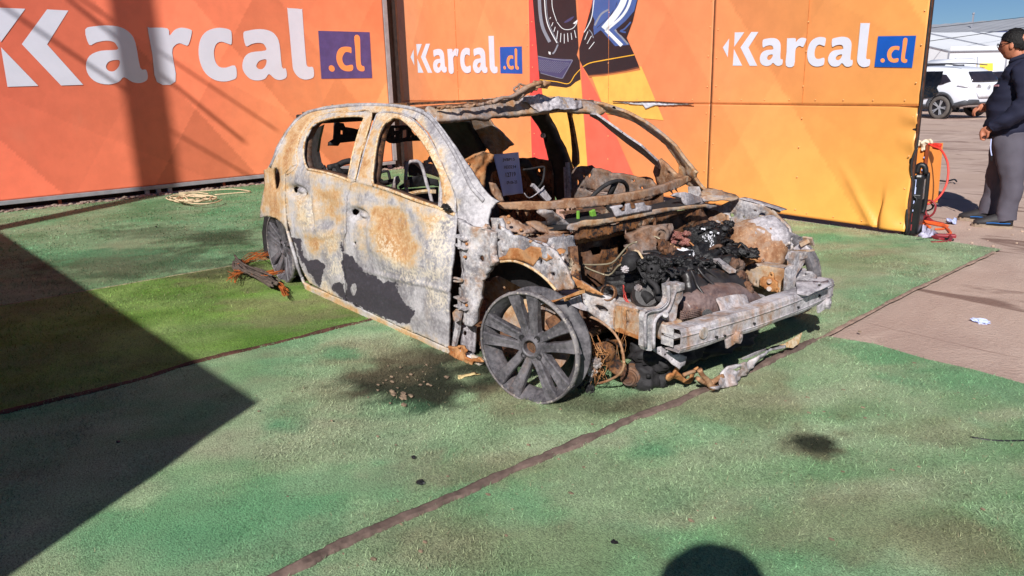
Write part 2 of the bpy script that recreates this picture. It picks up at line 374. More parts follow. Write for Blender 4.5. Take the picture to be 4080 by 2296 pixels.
stains = [  # crop, x, y, rx, ry (measured), strength, kind  d = dark, b = brown, t = teal, w = worn
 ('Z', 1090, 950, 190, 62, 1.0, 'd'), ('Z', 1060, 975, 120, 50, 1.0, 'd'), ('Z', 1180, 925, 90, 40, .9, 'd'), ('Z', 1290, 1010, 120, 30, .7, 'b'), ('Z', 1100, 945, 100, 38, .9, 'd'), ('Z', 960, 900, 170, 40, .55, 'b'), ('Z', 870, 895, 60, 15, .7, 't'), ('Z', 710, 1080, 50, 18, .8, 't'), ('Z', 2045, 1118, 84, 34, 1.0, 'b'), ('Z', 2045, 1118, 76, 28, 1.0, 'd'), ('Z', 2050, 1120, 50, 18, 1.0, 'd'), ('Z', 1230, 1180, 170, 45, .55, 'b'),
 ('Z', 1430, 1050, 180, 40, .5, 'b'), ('Z', 1850, 1030, 220, 50, .6, 'b'), ('Z', 2350, 1100, 140, 30, .45, 'b'), ('Z', 1600, 1250, 260, 60, .35, 'w'), ('Z', 900, 1130, 260, 60, .5, 'w'), ('Z', 560, 1330, 330, 80, .5, 't'),
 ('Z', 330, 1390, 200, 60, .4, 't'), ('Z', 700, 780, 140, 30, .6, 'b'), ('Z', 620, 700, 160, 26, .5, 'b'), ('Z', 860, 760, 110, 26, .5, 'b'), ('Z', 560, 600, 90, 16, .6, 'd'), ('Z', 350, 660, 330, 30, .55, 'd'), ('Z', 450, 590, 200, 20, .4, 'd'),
 ('Z', 120, 640, 200, 16, .5, 't'), ('Z', 2220, 660, 160, 22, .4, 'b'), ('Z', 2150, 610, 150, 12, .5, 't'), ('Z', 2150, 1340, 260, 70, .45, 'b'), ('Z', 2350, 1400, 160, 50, .5, 'b'), ('Z', 1250, 1390, 330, 50, .35, 'b'), ('Z', 1900, 960, 90, 24, .5, 'b'),
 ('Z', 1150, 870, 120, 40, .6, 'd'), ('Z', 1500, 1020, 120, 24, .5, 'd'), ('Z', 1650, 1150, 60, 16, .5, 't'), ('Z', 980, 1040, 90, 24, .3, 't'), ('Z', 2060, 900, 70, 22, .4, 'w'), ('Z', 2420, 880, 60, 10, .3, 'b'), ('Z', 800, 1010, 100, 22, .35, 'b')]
_st = []
for t, x, y, rx, ry, k, kd in stains:
    c = gpoly(t, [(x, y)])[0]; a = gpoly(t, [(x+rx, y)])[0]-c; b = gpoly(t, [(x, y-ry)])[0]-c
    _st.append((c, np.linalg.inv(np.stack([a, b], 1)), k, kd))
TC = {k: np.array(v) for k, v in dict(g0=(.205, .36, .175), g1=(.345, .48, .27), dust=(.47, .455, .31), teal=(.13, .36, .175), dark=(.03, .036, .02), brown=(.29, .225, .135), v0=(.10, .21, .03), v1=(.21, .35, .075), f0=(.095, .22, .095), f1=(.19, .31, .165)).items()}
def turf_col(kind, x, y):
    A = lambda f, lo, hi: np.clip((f-lo)/(hi-lo), 0, 1)[:, None]
    rg = fbm(x+3, y+8, 9, 4)-.5; f1 = fbm(x, y, 1.1, 5)+rg*.22; f2 = fbm(x+40, y+11, 3.1, 5); f3 = fbm(x-20, y+70, 14, 4)*.6+fbm(x*.4+y*.92, (y*.4-x*.92)*3, 5, 3)*.4; f4 = fbm(x*.45+y*.9+9, (y*.45-x*.9)*3.5, 1.6, 4)
    if kind == 'vivid': c = TC['v0']+(TC['v1']-TC['v0'])*A(f2, .35, .65)
    elif kind == 'far': c = TC['f0']+(TC['f1']-TC['f0'])*A(f2, .35, .65)
    else: c = TC['g0']+(TC['g1']-TC['g0'])*A(f2, .35, .65)
    w = {'vivid': .25, 'far': .3}.get(kind, .95)
    c = c+(TC['dust']-c)*A(f1*.4+f4*.6, .40, .70)*w*.72
    if kind in ('main', 'near', 'far'): c = c+(TC['teal']-c)*A(fbm(x+5, y-33, 1.7, 5)+rg*.3, .55, .68)*.45
    c = c+(TC['brown']-c)*A(fbm(x-15, y+3, 1.6, 6)*.6+f4*.4+rg*.3, .54, .70)*(.12 if kind == 'vivid' else .22 if kind == 'far' else .36)
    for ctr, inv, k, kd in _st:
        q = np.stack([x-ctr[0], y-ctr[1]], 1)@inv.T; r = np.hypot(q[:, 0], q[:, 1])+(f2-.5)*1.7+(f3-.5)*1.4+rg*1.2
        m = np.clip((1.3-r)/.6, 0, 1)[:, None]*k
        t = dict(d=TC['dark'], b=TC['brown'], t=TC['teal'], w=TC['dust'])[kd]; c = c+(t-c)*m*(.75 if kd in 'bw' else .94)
    return c*(.72+.56*f3[:, None])
def turf_mat():
    n = NT('artificial_turf'); v = n.attr('col'); f = n.noise(230, 3, .7); g2 = n.noise(90, 3, .6, 0, (1, 2, 1))
    col = n.mix(n.ramp(n.math('ADD', n.math('MULTIPLY', f, .6), n.math('MULTIPLY', g2, .4)), .34, .62), (.45, .45, .45), (1.5, 1.5, 1.5)); col = n.mix(1.0, v, col, 'MULTIPLY')
    n.bump(f, .9, .008); return n.fin(col, .75, 0, .3)
M['turf'] = turf_mat()
def blade_mat():
    n = NT('turf_blades'); n.b.inputs['Transmission Weight'].default_value = 0; return n.fin(n.attr('col'), .8, 0, .15)
M['blade'] = blade_mat()
bv = []; bc = []
for si, (kind, poly) in enumerate(sheets):
    poly = np.array([tuple(p) for p in poly]); z = .006+.004*si
    V, Fc = tri_poly(poly, step=.045)
    x, y = V[:, 0], V[:, 1]
    edge = seg_dist(V, poly)
    wr = (fbm(x*.5+y*.9, (y*.5-x*.9)*.45, 2.4, 3)-.5)*(.036 if kind == 'main' else .016)*np.clip(edge/.3, 0, 1)
    P = np.stack([x, y, z+.004+np.maximum(wr, -.006)], 1)
    o = mesh('artificial_turf', P, Fc[:, ::-1] if np.cross(P[Fc[0][1]]-P[Fc[0][0]], P[Fc[0][2]]-P[Fc[0][0]])[2] < 0 else Fc, M['turf'], smooth=True, attrs={'col': turf_col(kind, x, y)*.9}, kind='structure')
    # blades: fall off with distance from the viewer
    for (r0, r1, dens, L, w) in ((.8, 2.6, 19000, .015, .0024), (2.6, 4.4, 11000, .015, .0028), (4.4, 7.5, 3600, .018, .0045), (7.5, 12, 700, .02, .011)):
        lo, hi = poly.min(0), poly.max(0); lo = np.maximum(lo, CAM[:2]-r1); hi = np.minimum(hi, CAM[:2]+r1)
        if (hi <= lo).any(): continue
        n = int((hi-lo).prod()*dens); q = RNG.uniform(lo, hi, (n, 2)); dd = q-CAM[:2]; R = np.hypot(dd[:, 0], dd[:, 1])
        ang = np.arctan2(dd[:, 1], dd[:, 0])-YAW; ang = (ang+np.pi) % (2*np.pi)-np.pi
        ok = (R > r0) & (R <= r1) & (np.abs(ang) < rad(43)); q = q[ok]
        ok = inside(q, poly); q = q[ok]
        if not len(q): continue
        n = len(q); a = RNG.uniform(0, 2*np.pi, n); dr = RNG.uniform(0, 6.283, n); lean = RNG.uniform(.5, 1.42, n); l = L*RNG.uniform(.5, 1.3, n)
        base = np.stack([q[:, 0], q[:, 1], np.full(n, z+.003)], 1); sd = np.stack([np.cos(a), np.sin(a), a*0], 1)*(w*.5)
        tip = base+np.stack([np.cos(dr)*np.sin(lean), np.sin(dr)*np.sin(lean), np.cos(lean)], 1)*l[:, None]
        bv.append(np.stack([base-sd, base+sd, tip], 1).reshape(-1, 3))
        c = turf_col(kind, q[:, 0], q[:, 1])*RNG.uniform(.38, 1.34, (n, 1)); c = c+(np.array([.30, .26, .16])-c)*(RNG.random((n, 1)) < .025)
        bc.append(np.repeat(c, 3, 0))
bv = np.concatenate(bv); bc = np.concatenate(bc); nt = len(bv)//3
me = bpy.data.meshes.new('turf_blades'); me.vertices.add(len(bv)); me.vertices.foreach_set('co', bv.astype(np.float32).ravel())
me.loops.add(len(bv)); me.loops.foreach_set('vertex_index', np.arange(len(bv), dtype=np.int32)); me.polygons.add(nt)
me.polygons.foreach_set('loop_start', np.arange(0, len(bv), 3, dtype=np.int32)); me.update()
ca = me.color_attributes.new('col', 'FLOAT_COLOR', 'POINT'); cc = np.ones((len(bc), 4), np.float32); cc[:, :3] = bc; ca.data.foreach_set('color', cc.ravel()); me.materials.append(M['blade'])
print('blades', nt)
put(tag(bpy.data.objects.new('turf_blades', me), 'short green plastic blades standing on the turf sheets', 'grass', kind='stuff'))

# ---- seam strips between the sheets
def ribbon(name, pts, w, z, mat, label, cat, wob=.25, h=.006, group=None):
    P = smooth_poly([(p[0], p[1]) for p in pts], False, 44); T = np.gradient(P, axis=0); T /= np.linalg.norm(T, axis=1)[:, None]; Nn = np.stack([-T[:, 1], T[:, 0]], 1)
    v = []; f = []; m = len(P)
    for i in range(m):
        ww = w*(1+wob*(fbm([P[i, 0]*3], [P[i, 1]*3], 2.5, 3)[0]-.5)*2+.55*wob*(fbm([P[i, 0]*9], [P[i, 1]*9], 6, 3)[0]-.5)*2); hh = h*(1+.8*(fbm([P[i, 0]*7], [P[i, 1]*7], 2, 3)[0]-.5)*2)
        off = wob*w*(fbm([P[i, 0]*5+9], [P[i, 1]*5], 1.5, 3)[0]-.5)
        for k, (a, b) in enumerate(((-.5, 0), (-.42, 1), (-.15, .7), (.15, 1.1), (.42, .8), (.5, 0))):
            q = P[i]+Nn[i]*(a*ww+off); v.append((q[0], q[1], z+b*hh))
    for i in range(m-1):
        for k in range(5): f.append((i*6+k, i*6+k+1, (i+1)*6+k+1, (i+1)*6+k))
    o = mesh(name, v, f, mat, smooth=True); return tag(o, label, cat, group)
M['strip'] = plain('dusty_grey_band', (112, 94, 86), .9, 0, .3, 18, .6, .2)
M['strip2'] = plain('dark_brown_edging', (88, 58, 50), .9, 0, .45, 14, .6, .2)
M['thread'] = plain('dry_edge_thread', (150, 140, 110), .9, 0, .4, 20, .5)
ribbon('turf_edge_strip', [s3[5], s3[6], s3[7]], .022, .016, plain('dusty_turf_edge', (150, 126, 112), .95, 0, .3, 30, .5), 'thin dusty strip along the turf edge between the bumper and the hoarding', 'edge strip', .6, .006)
ribbon('seam_band', [ext(s3[1], s3[0], 3)]+list(s3[:6]), .040, .022, M['strip'], 'grey brown cloth band over the seam running from the near turf edge under the bumper', 'seam band', .6, .012)
ribbon('edging_strip', [ext(s2b, s2a, 1.4), s2a]+list(gpoly('Z', [(320, 972), (510, 914), (700, 870)]))+[s2b, ext(s2a, s2b, 1.12)], .045, .016, M['strip2'], 'dark brown edging strip between the vivid green turf and the paler turf', 'edging strip', .5)
ribbon('edge_thread', [ext(s1b, s1a, 1.4), s1a, s1b, ext(s1a, s1b, 1.5)], .02, .012, M['thread'], 'thin frayed pale thread along the far edge of the vivid green turf', 'thread', .5, .004)

# ------------------------------------------------------------------ hoardings
def wall_p(wall, t, pts, off=0.0):
    n = WN[wall]; return cast(px(t, pts), ('pl', WP[wall]+n*off, n))
WP = {'L': np.array([wl(0), 0, 0.]), 'R': np.array([0, rw(0), 0.])}
WN = {'L': np.array([1, .04, 0])/math.hypot(1, .04), 'R': np.array([-.0582, -1, 0])/math.hypot(1, .0582)}
WU = {'L': np.array([-.04, 1, 0])/math.hypot(1, .04), 'R': np.array([1, -.0582, 0])/math.hypot(1, .0582)}
def facets(u, z, w, amt):
    r = 0
    for k, (th, s) in enumerate(((38, 1.0), (-34, .8), (62, 1.35))):
        q = np.floor((u*math.cos(rad(th))+z*math.sin(rad(th)))/(w*s)+k*.37); r = r+(np.sin(q*12.9898+k*78.2)*43758.5453 % 1-.5)
    return 1+amt*r
def print_mat(name, rough=.38):
    n = NT(name); f = n.noise(5, 5, .6); g2 = n.noise(1.5, 4, .6, 1, (1, 1, .4)); c = n.mix(n.ramp(f, .3, .7), (.94, .94, .94), (1.04, 1.04, 1.04)); c = n.mix(1.0, n.attr('col'), c, 'MULTIPLY')
    c = n.mix(n.math('MULTIPLY', n.ramp(g2, .55, .8), .16), c, lin(178, 140, 112)); n.bump(n.noise(2.2, 3, .5), .25, .03); return n.fin(c, rough, 0, .4)
M['print'] = print_mat('printed_vinyl')
def board(name, wall, u0, u1, z0, z1, thick, cfn, parent, crumple=None, step=.022):
    nu = max(2, int((u1-u0)/step)); nz = max(2, int((z1-z0)/step)); uu, zz = np.meshgrid(np.linspace(u0, u1, nu+1), np.linspace(z0, z1, nz+1)); u = uu.ravel(); z = zz.ravel()
    P = WP[wall][None]+WU[wall][None]*u[:, None]+np.array([0, 0, 1.])*z[:, None]
    d = np.zeros(len(u)) if crumple is None else crumple(u, z); P = P+WN[wall][None]*d[:, None]
    f = [(j*(nu+1)+i, j*(nu+1)+i+1, (j+1)*(nu+1)+i+1, (j+1)*(nu+1)+i) for j in range(nz) for i in range(nu)]
    n = np.cross(P[f[0][1]]-P[f[0][0]], P[f[0][2]]-P[f[0][0]])
    if n@WN[wall] < 0: f = [q[::-1] for q in f]
    o = mesh(name, P, f, M['print'], parent, smooth=True, attrs={'col': cfn(u, z)}); m = o.modifiers.new('solid', 'SOLIDIFY'); m.thickness = thick; m.offset = -1
    return o
lerp = lambda a, b, t: np.asarray(a)+(np.asarray(b)-np.asarray(a))*np.clip(t, 0, 1)[:, None]
OR_RED, OR_MID, OR_LT = np.array(lin(243, 122, 94)), np.array(lin(252, 150, 106)), np.array(lin(254, 172, 112))
def col_left(u, z):                                   # u is along +y
    c = lerp(OR_RED, OR_MID, (u+1.6)/4.6+(1.9-z)*.10); c = c+(OR_LT-c)*np.clip((u-.6)/2.6*np.clip(1.3-abs(z-1.0), 0, 1)*.75, 0, 1)[:, None]
    c = c+(np.array(OR_RED)-c)*(np.clip((.9-z)/1.1, 0, 1)*np.clip((1.0-u)/3, 0, 1)*.5)[:, None]
    return c*facets(u, z, .95, .26)[:, None]*.92
def col_right(u, z):
    a, b = np.array(lin(247, 154, 102)), np.array(lin(248, 180, 84)); s = np.clip((u+3.2)/2.9, 0, 1)*.75+np.clip((1.3-z)/1.3, 0, 1)*.5-.15
    c = lerp(a, b, s); s2 = (np.clip((u+5.4)/1.2, 0, 1)*np.clip((-2.6-u)/.9+.2, 0, 1))*np.clip(.4+.6*z/2, 0, 1); c = c+(np.array(lin(247, 144, 100))-c)*(s2*.8)[:, None]
    return c*facets(u, z, .62, .19)[:, None]*.93
# left framed billboard
bl = thing('framed_billboard', tuple(WP['L']), 'long red orange billboard with huge white lettering, standing behind the wreck on the left', 'billboard')
board('printed_face', 'L', -4.5, 3.34, .13, 3.6, .02, col_left, bl, lambda u, z: .003*np.sin(u*1.7)*np.sin(z*2))
M['alu'] = plain('grey_aluminium_frame', (150, 152, 158), .5, .2, .12, 10, .1)
M['dkgap'] = plain('dark_underside_timber', (40, 32, 30), .9, 0, .5, 12, .4)
M['post_red'] = plain('brown_painted_post', (140, 66, 34), .6, 0, .3, 8, .3)
pR0 = lambda x, z=0: WP['R']+WU['R']*x-WN['R']*.02+np.array([0, 0, z])
pL = lambda u, z, off=0: WP['L']+WU['L']*u+WN['L']*off+np.array([0, 0, z])
MB().bar(pL(-4.5, .105, -.005), pL(3.38, .105, -.005), .05, .05, ch=.006).build('bottom_rail', M['alu'], bl)
MB().bar(pL(3.375, .135, -.005), pL(3.375, 3.6, -.005), .05, .07, ch=.006).build('side_rail', M['alu'], bl)
MB().bar(pL(3.45, .0, -.09), pL(3.45, 3.6, -.09), .10, .09, ch=.004).build('end_post', M['soot_shade'], bl); MB().bar(pL(3.56, .0, -.16), pL(3.56, 3.6, -.16), .16, .12, ch=.004).build('corner_post', M['dkgap'], bl)
for k, u in enumerate([-3.4, -2.3, -1.35, -.36, -.22, -.08, .65, 1.8, 2.65, 2.78, 2.9, 3.02]):
    w = k in (3, 4, 5, 8, 9, 10, 11); MB().box(pL(u, .04, -.03 if w else -.08), (.05, .05 if w else .035, .078), ch=.004).build('foot', M['alu'] if w else M['post_red'], bl)
MB().bar(pR0(-9.06), pR0(-9.06, 3.6), .24, .05, up=(0, 1, 0)).build('corner_board', plain('orange_corner_board', (240, 150, 92), .6, 0, .1, 8, .1), bl)
back = MB().bar(pL(-4.5, .035, -.30), pL(3.4, .035, -.30), .06, .07).build('rear_sill', M['dkgap'], bl)
# right hoardings
PANELS = [(-8.95, -5.44), (-5.425, -2.505), (-2.49, -.46)]
def pR(u, z, off=0): return WP['R']+WU['R']*u+WN['R']*off+np.array([0, 0, z])
kU = 1/math.cos(math.atan(.0582))
labels = ['orange hoarding panel with the small white lettering beside the dark corner post', 'orange hoarding panel printed with a dark car headlight, torn white at mid height', 'orange hoarding panel with the dented lower right corner and rippled edge']
def crump(u, z):
    d = .0025*np.sin(u*2.3+z)+.0015*np.sin(z*5+u*3)
    cu, cz = -.62*kU, .12
    r = np.hypot((u-cu)*1.6, (z-cz)); d += .10*np.exp(-(r/.16)**2)*np.sign(u-cu+.06)*.6
    d += .035*np.exp(-(((u-cu+.15)+(z-cz)*.7)/.04)**2)*np.clip(1-z/.6, 0, 1)*(u > -1.5); d += .018*np.sin(z*21+np.sin(z*7)*2)*np.clip((u+.62)/.16, 0, 1)
    return d-.001*(z < 1.03)
def crump_b(u, z): return .0025*np.sin(u*2.3+z)+.0015*np.sin(z*5+u*3)-.001*(z < 1.03)
M['rivet'] = plain('painted_rivet_head', (250, 176, 116), .5, 0, .1, 30, .1)
M['seam'] = plain('dark_panel_joint', (92, 52, 30), .8, 0, .4, 20, .2)
for i, (xa, xb) in enumerate(PANELS):
    p = thing('hoarding_panel', tuple(pR((xa+xb)/2*kU, 0)), labels[i], 'hoarding', group='orange hoarding panels')
    PANELS[i] = (xa, xb, p); f = crump if i == 2 else crump_b
    ua, ub = xa*kU, xb*kU
    board('upper_sheet', 'R', ua, ub, 1.035, 3.4, .004, col_right, p, crump_b)
    board('lower_sheet', 'R', ua, ub, .055 if i < 2 else .05, 1.0335, .004, col_right, p, f, .022)
    MB().bar(pR(ua+.02, 0, -.035), pR(ua+.02, 3.4, -.035), .04, .04).bar(pR(ub-.02, 0, -.035), pR(ub-.02, 3.4, -.035), .04, .04).bar(pR(ua, .09, -.06), pR(ub, .09, -.06), .04, .05).build('rear_frame', M['dkgap'], p)
    r = MB(); zz = list(np.arange(.12, 3.3, .27)); mid = (ua+ub)/2
    for u in (ua+.05, mid, ub-.035):
        for z in zz: r.blob(pR(u+RNG.uniform(-.006, .006), z+RNG.uniform(-.02, .02), .008), (.007, .007, .007), .05, 2, 1)
    for u in np.arange(ua+.1, ub, .26):
        for z in (1.075, 2.42, .09): r.blob(pR(u, z, .006), (.006, .006, .006), .05, 2, 1)
    r.build('rivets', M['rivet'], p, kind='stuff', smooth=True)
    MB().bar(pR(ub+.008, .05, -.004), pR(ub+.008, 3.4, -.004), .012, .016).build('joint', M['seam'], p)
    MB().bar(pR(mid-.002, 1.04, .006), pR(mid-.002, 3.4, .006), .0035, .004).bar(pR(ua, 1.034, .003), pR(ub, 1.034, .003), .004, .0035).build('sheet_lap', plain('sheet_lap_edge', (214, 126, 66), .6, 0, .2, 20, .1), p)
# battered edge trim at the right-hand end
e = MB(); zz = np.linspace(.03, 3.4, 90); e.tube([tuple(pR(-.455*kU+.010*math.sin(z*19)*(z < 1.15), z, .012*math.sin(z*13)*(z < 1.15))) for z in zz], .009, 6, 1)
e.build('edge_trim', M['soot_shade'], PANELS[2][2], smooth=True)
# ---- lettering (outlines measured on the right-hand sign, in wall metres)
def bez(p): return smooth_poly(p, True, 4)
LET = dict(
 tri=[[(145, 287), (66, 398), (127, 517)]], ku=[[(212, 213), (330, 211), (206, 390)]], kl=[[(202, 415), (304, 620), (188, 620)]],
 kc=[[(415, 208), (502, 208), (380, 398), (488, 622), (395, 622), (282, 398)]],
 a=[[(555, 310), (600, 290), (665, 282), (720, 290), (758, 322), (774, 380), (770, 530), (797, 543), (793, 600), (755, 622), (715, 615), (680, 585), (650, 612), (600, 625), (550, 610), (522, 570), (520, 515), (545, 460), (600, 430), (678, 422), (680, 395), (668, 376), (635, 371), (590, 382), (556, 396)], [(676, 484), (630, 490), (608, 520), (615, 545), (640, 548), (668, 520)]],
 r=[[(865, 286), (955, 286), (958, 330), (990, 296), (1030, 278), (1078, 286), (1086, 306), (1052, 386), (1030, 388), (1005, 378), (975, 393), (952, 440), (936, 620), (838, 620), (846, 450), (852, 295)]],
 c=[[(1318, 280), (1326, 300), (1312, 375), (1290, 375), (1250, 362), (1215, 380), (1192, 430), (1188, 490), (1205, 530), (1245, 537), (1306, 524), (1302, 600), (1270, 622), (1215, 631), (1160, 617), (1115, 572), (1097, 500), (1103, 420), (1130, 345), (1175, 295), (1240, 270), (1290, 271)]],
 a2=[[(1402, 300), (1440, 280), (1520, 266), (1588, 276), (1625, 308), (1640, 370), (1626, 538), (1652, 550), (1647, 612), (1602, 633), (1560, 625), (1523, 588), (1490, 620), (1440, 632), (1390, 620), (1357, 575), (1353, 525), (1380, 465), (1430, 432), (1530, 418), (1535, 390), (1520, 368), (1480, 365), (1440, 375), (1402, 388)], [(1523, 482), (1475, 492), (1447, 525), (1455, 548), (1485, 550), (1514, 520)]],
 l=[[(1757, 101), (1856, 101), (1862, 112), (1840, 300), (1820, 490), (1819, 530), (1834, 541), (1866, 546), (1860, 612), (1830, 632), (1780, 637), (1735, 615), (1708, 565), (1710, 500), (1730, 300), (1748, 112)]],
 box=[[(1963, 260), (2429, 253), (2379, 644), (1918, 635)]], dot=[ngon_hole(2020, 556, 26, n=14)],
 sc=[[(2222, 384), (2226, 400), (2219, 432), (2200, 426), (2165, 426), (2132, 465), (2128, 505), (2150, 535), (2211, 529), (2205, 572), (2155, 582), (2100, 560), (2075, 500), (2085, 440), (2120, 395), (2170, 380)]],
 sl=[[(2275, 292), (2323, 292), (2310, 400), (2294, 500), (2297, 536), (2319, 545), (2313, 580), (2275, 583), (2248, 560), (2248, 500), (2262, 400)]])
STRAIGHT = {'tri', 'ku', 'kl', 'kc', 'box'}
def uz(wall, P): return np.stack([(P-WP[wall])@WU[wall], P[:, 2]], 1)
base_uz = {k: [uz('R', wall_p('R', 'P', r if k in STRAIGHT else (np.array(r) if k == 'dot' else smooth_poly(r, True, 3)))) for r in v] for k, v in LET.items()}
def affine(src, dst):
    A = np.c_[src, np.ones(len(src))]; return np.linalg.lstsq(A, dst, rcond=None)[0]
names = dict(tri='arrow_mark', ku='letter', kl='letter', kc='letter', a='letter', r='letter', c='letter', a2='letter', l='letter', box='blue_square', dot='letter', sc='letter', sl='letter')
M['letter'] = plain('white_vinyl_lettering', (216, 217, 230), .4, 0, .03, 4, .05)
M['blue'] = plain('royal_blue_vinyl', (18, 84, 176), .4, 0, .1, 5, .05)
M['navy'] = plain('faded_violet_blue_vinyl', (84, 72, 128), .45, 0, .12, 9, .05)
M['letor'] = plain('orange_vinyl_lettering', (250, 152, 88), .4, 0, .05, 4, .05)
def sign(parent, wall, T, blue):
    for k, rings in base_uz.items():
        R = [np.c_[r, np.ones(len(r))]@T for r in rings]; V, Fc = tri_poly(R[0], R[1:])
        off = .0062 if k != 'box' else .0055
        if k in ('dot', 'sc', 'sl'): off = .0072
        P = WP[wall][None]+WU[wall][None]*V[:, :1]+np.array([0, 0, 1.])*V[:, 1:]+WN[wall][None]*off
        if np.cross(P[Fc[0][1]]-P[Fc[0][0]], P[Fc[0][2]]-P[Fc[0][0]])@WN[wall] < 0: Fc = Fc[:, ::-1]
        mesh(names[k], P, Fc, blue if k == 'box' else (M['letor'] if k in ('dot', 'sc', 'sl') else M['letter']), parent)
I3 = np.array([[1, 0], [0, 1], [0, 0.]])
sign(PANELS[2][2], 'R', I3, M['blue'])
keyp = uz('R', wall_p('R', 'P', [(66, 398), (1963, 260), (2429, 253), (2379, 644), (1918, 635), (1806, 101), (245, 622), (440, 622)]))
T2 = affine(keyp, uz('R', wall_p('R', 'F', [(91, 265), (507, 220), (609, 218), (611, 343), (512, 342), (466, 169), (140, 341), (178, 342)])))
sign(PANELS[0][2], 'R', T2, M['blue'])
keyp = uz('R', wall_p('R', 'P', [(415, 208), (502, 208), (488, 622), (395, 622), (1963, 260), (2429, 253), (2379, 644), (1918, 635), (1757, 101), (1856, 101), (304, 620)]))
T3 = affine(keyp, uz('L', wall_p('L', 'G', [(310, 65), (428, 68), (512, 537), (392, 537), (2013, 195), (2340, 200), (2360, 498), (2037, 502), (1823, 55), (1907, 57), (243, 546)])))
sign(bl, 'L', T3, M['navy'])
# ---- printed picture on the middle panel
def pic(name, t, pts, off, mat, sm=0, parent=None, mode=None):
    off = .0045+(off-.015)*.9
    o2 = smooth_poly(pts, True, sm) if sm else np.asarray(pts, float)
    V, Fc = tri_poly(o2); P = wall_p('R', t, V, off)
    q = px(t, V); Fc = Fc.copy()
    n = np.cross(P[Fc[0][1]]-P[Fc[0][0]], P[Fc[0][2]]-P[Fc[0][0]])
    if n@WN['R'] < 0: Fc = Fc[:, ::-1]
    return mesh(name, P, Fc, mat, parent or PANELS[1][2])
ink = lambda nm, c, r=.4: plain(nm, c, r, 0, .08, 6, .04)
k_red, k_red2, k_blk, k_yel, k_lor = ink('ink_red', (236, 84, 78)), ink('ink_coral', (240, 108, 88)), ink('ink_black', (44, 38, 44)), ink('ink_yellow', (248, 186, 92)), ink('ink_coral_light', (246, 122, 88))
k_blu, k_whi, k_gry, k_lil, k_line = ink('ink_steel_blue', (70, 98, 158)), ink('ink_white', (232, 236, 240)), ink('ink_grey', (140, 146, 160)), ink('ink_dark_violet', (72, 72, 112)), ink('ink_gold', (248, 184, 60))
pic('print_red_band', 'F', [(641, -90), (655, -90), (662, 0), (690, 330), (703, 430), (734, 760), (655, 760), (645, 430)], .015, k_red)
pic('print_yellow_field', 'F', [(689, 370), (880, 330), (893, 500), (915, 790), (736, 760), (703, 430)], .015, k_yel)
pic('print_yellow_field', 'F', [(925, 335), (960, 350), (1165, 310), (1270, 562), (1100, 545), (1000, 530)], .015, k_yel)
pic('print_coral_wedge', 'F', [(878, 225), (862, -90), (975, -90), (938, 0), (905, 130)], .015, k_lor)
pic('print_coral_wedge', 'F', [(883, 300), (905, 340), (975, 470), (1132, 825), (915, 790), (893, 500)], .0165, k_red2)
mq = NT('ink_fade_black'); zf = mq.node('ShaderNodeSeparateXYZ'); mq.t.links.new(mq.tc, zf.inputs[0])
pic('print_dark_lamp', 'Q', [(150, -330), (775, -330), (775, 0), (800, 400), (815, 690), (788, 790), (830, 880), (845, 1150), (770, 1190), (700, 1250), (640, 1268), (400, 1240), (252, 1160), (215, 700), (180, 300), (155, 0)], .0165, k_blk)
pic('print_dark_lamp', 'Q', [(1030, 0), (1080, -330), (1760, -330), (1670, 0), (1600, 300), (1510, 545), (1620, 785), (1690, 960), (1500, 1010), (1200, 1060), (955, 1085), (880, 965), (830, 870), (825, 700), (890, 480), (960, 250)], .0165, k_blk)
k_f1, k_f2 = ink('ink_brown_fade', (112, 66, 52)), ink('ink_tan_fade', (200, 122, 74))
pic('print_fade', 'Q', [(1690, 960), (1500, 1010), (1200, 1060), (955, 1085), (962, 1098), (1200, 1078), (1500, 1030), (1700, 985)], .0165, k_f1)
pic('print_fade', 'Q', [(1700, 985), (1500, 1030), (1200, 1078), (962, 1098), (970, 1115), (1200, 1098), (1500, 1052), (1712, 1012)], .0165, k_f2)
def line(t, pts, w, mat, off=.018, name='print_line'):
    off = .0045+(off-.015)*.9
    P = smooth_poly(pts, False, 5); T = np.gradient(P, axis=0); T /= np.linalg.norm(T, axis=1)[:, None]+1e-9; Nn = np.stack([-T[:, 1], T[:, 0]], 1)*w/2
    a, b = P+Nn, P-Nn; W = wall_p('R', t, np.r_[a, b], off); m = len(P); f = [(i, i+1, m+i+1, m+i) for i in range(m-1)]
    if np.cross(W[f[0][1]]-W[f[0][0]], W[f[0][2]]-W[f[0][0]])@WN['R'] < 0: f = [q[::-1] for q in f]
    return mesh(name, W, f, mat, PANELS[1][2])
line('Q', [(255, 1153), (500, 1182), (672, 1208), (760, 1090), (838, 1003)], 11, k_line); line('Q', [(882, 965), (980, 912), (1200, 868), (1622, 793)], 14, k_line)
line('Q', [(245, -200), (258, 150), (300, 400), (400, 608)], 46, k_gry); line('Q', [(320, -200), (335, 150), (380, 380), (505, 622)], 14, k_whi); line('Q', [(345, -200), (358, 150), (400, 370), (525, 630)], 8, k_gry)
line('Q', [(430, -50), (440, 120), (500, 310)], 9, k_whi); line('Q', [(505, 320), (580, 410), (660, 430), (740, 405), (795, 330)], 9, k_whi)
pic('print_glint', 'Q', [(605, 325), (680, 268), (752, 235), (720, 285), (650, 325)], .018, k_lil, 3); pic('print_glint', 'Q', [(735, 340), (800, 285), (800, 320), (760, 350)], .018, k_whi)
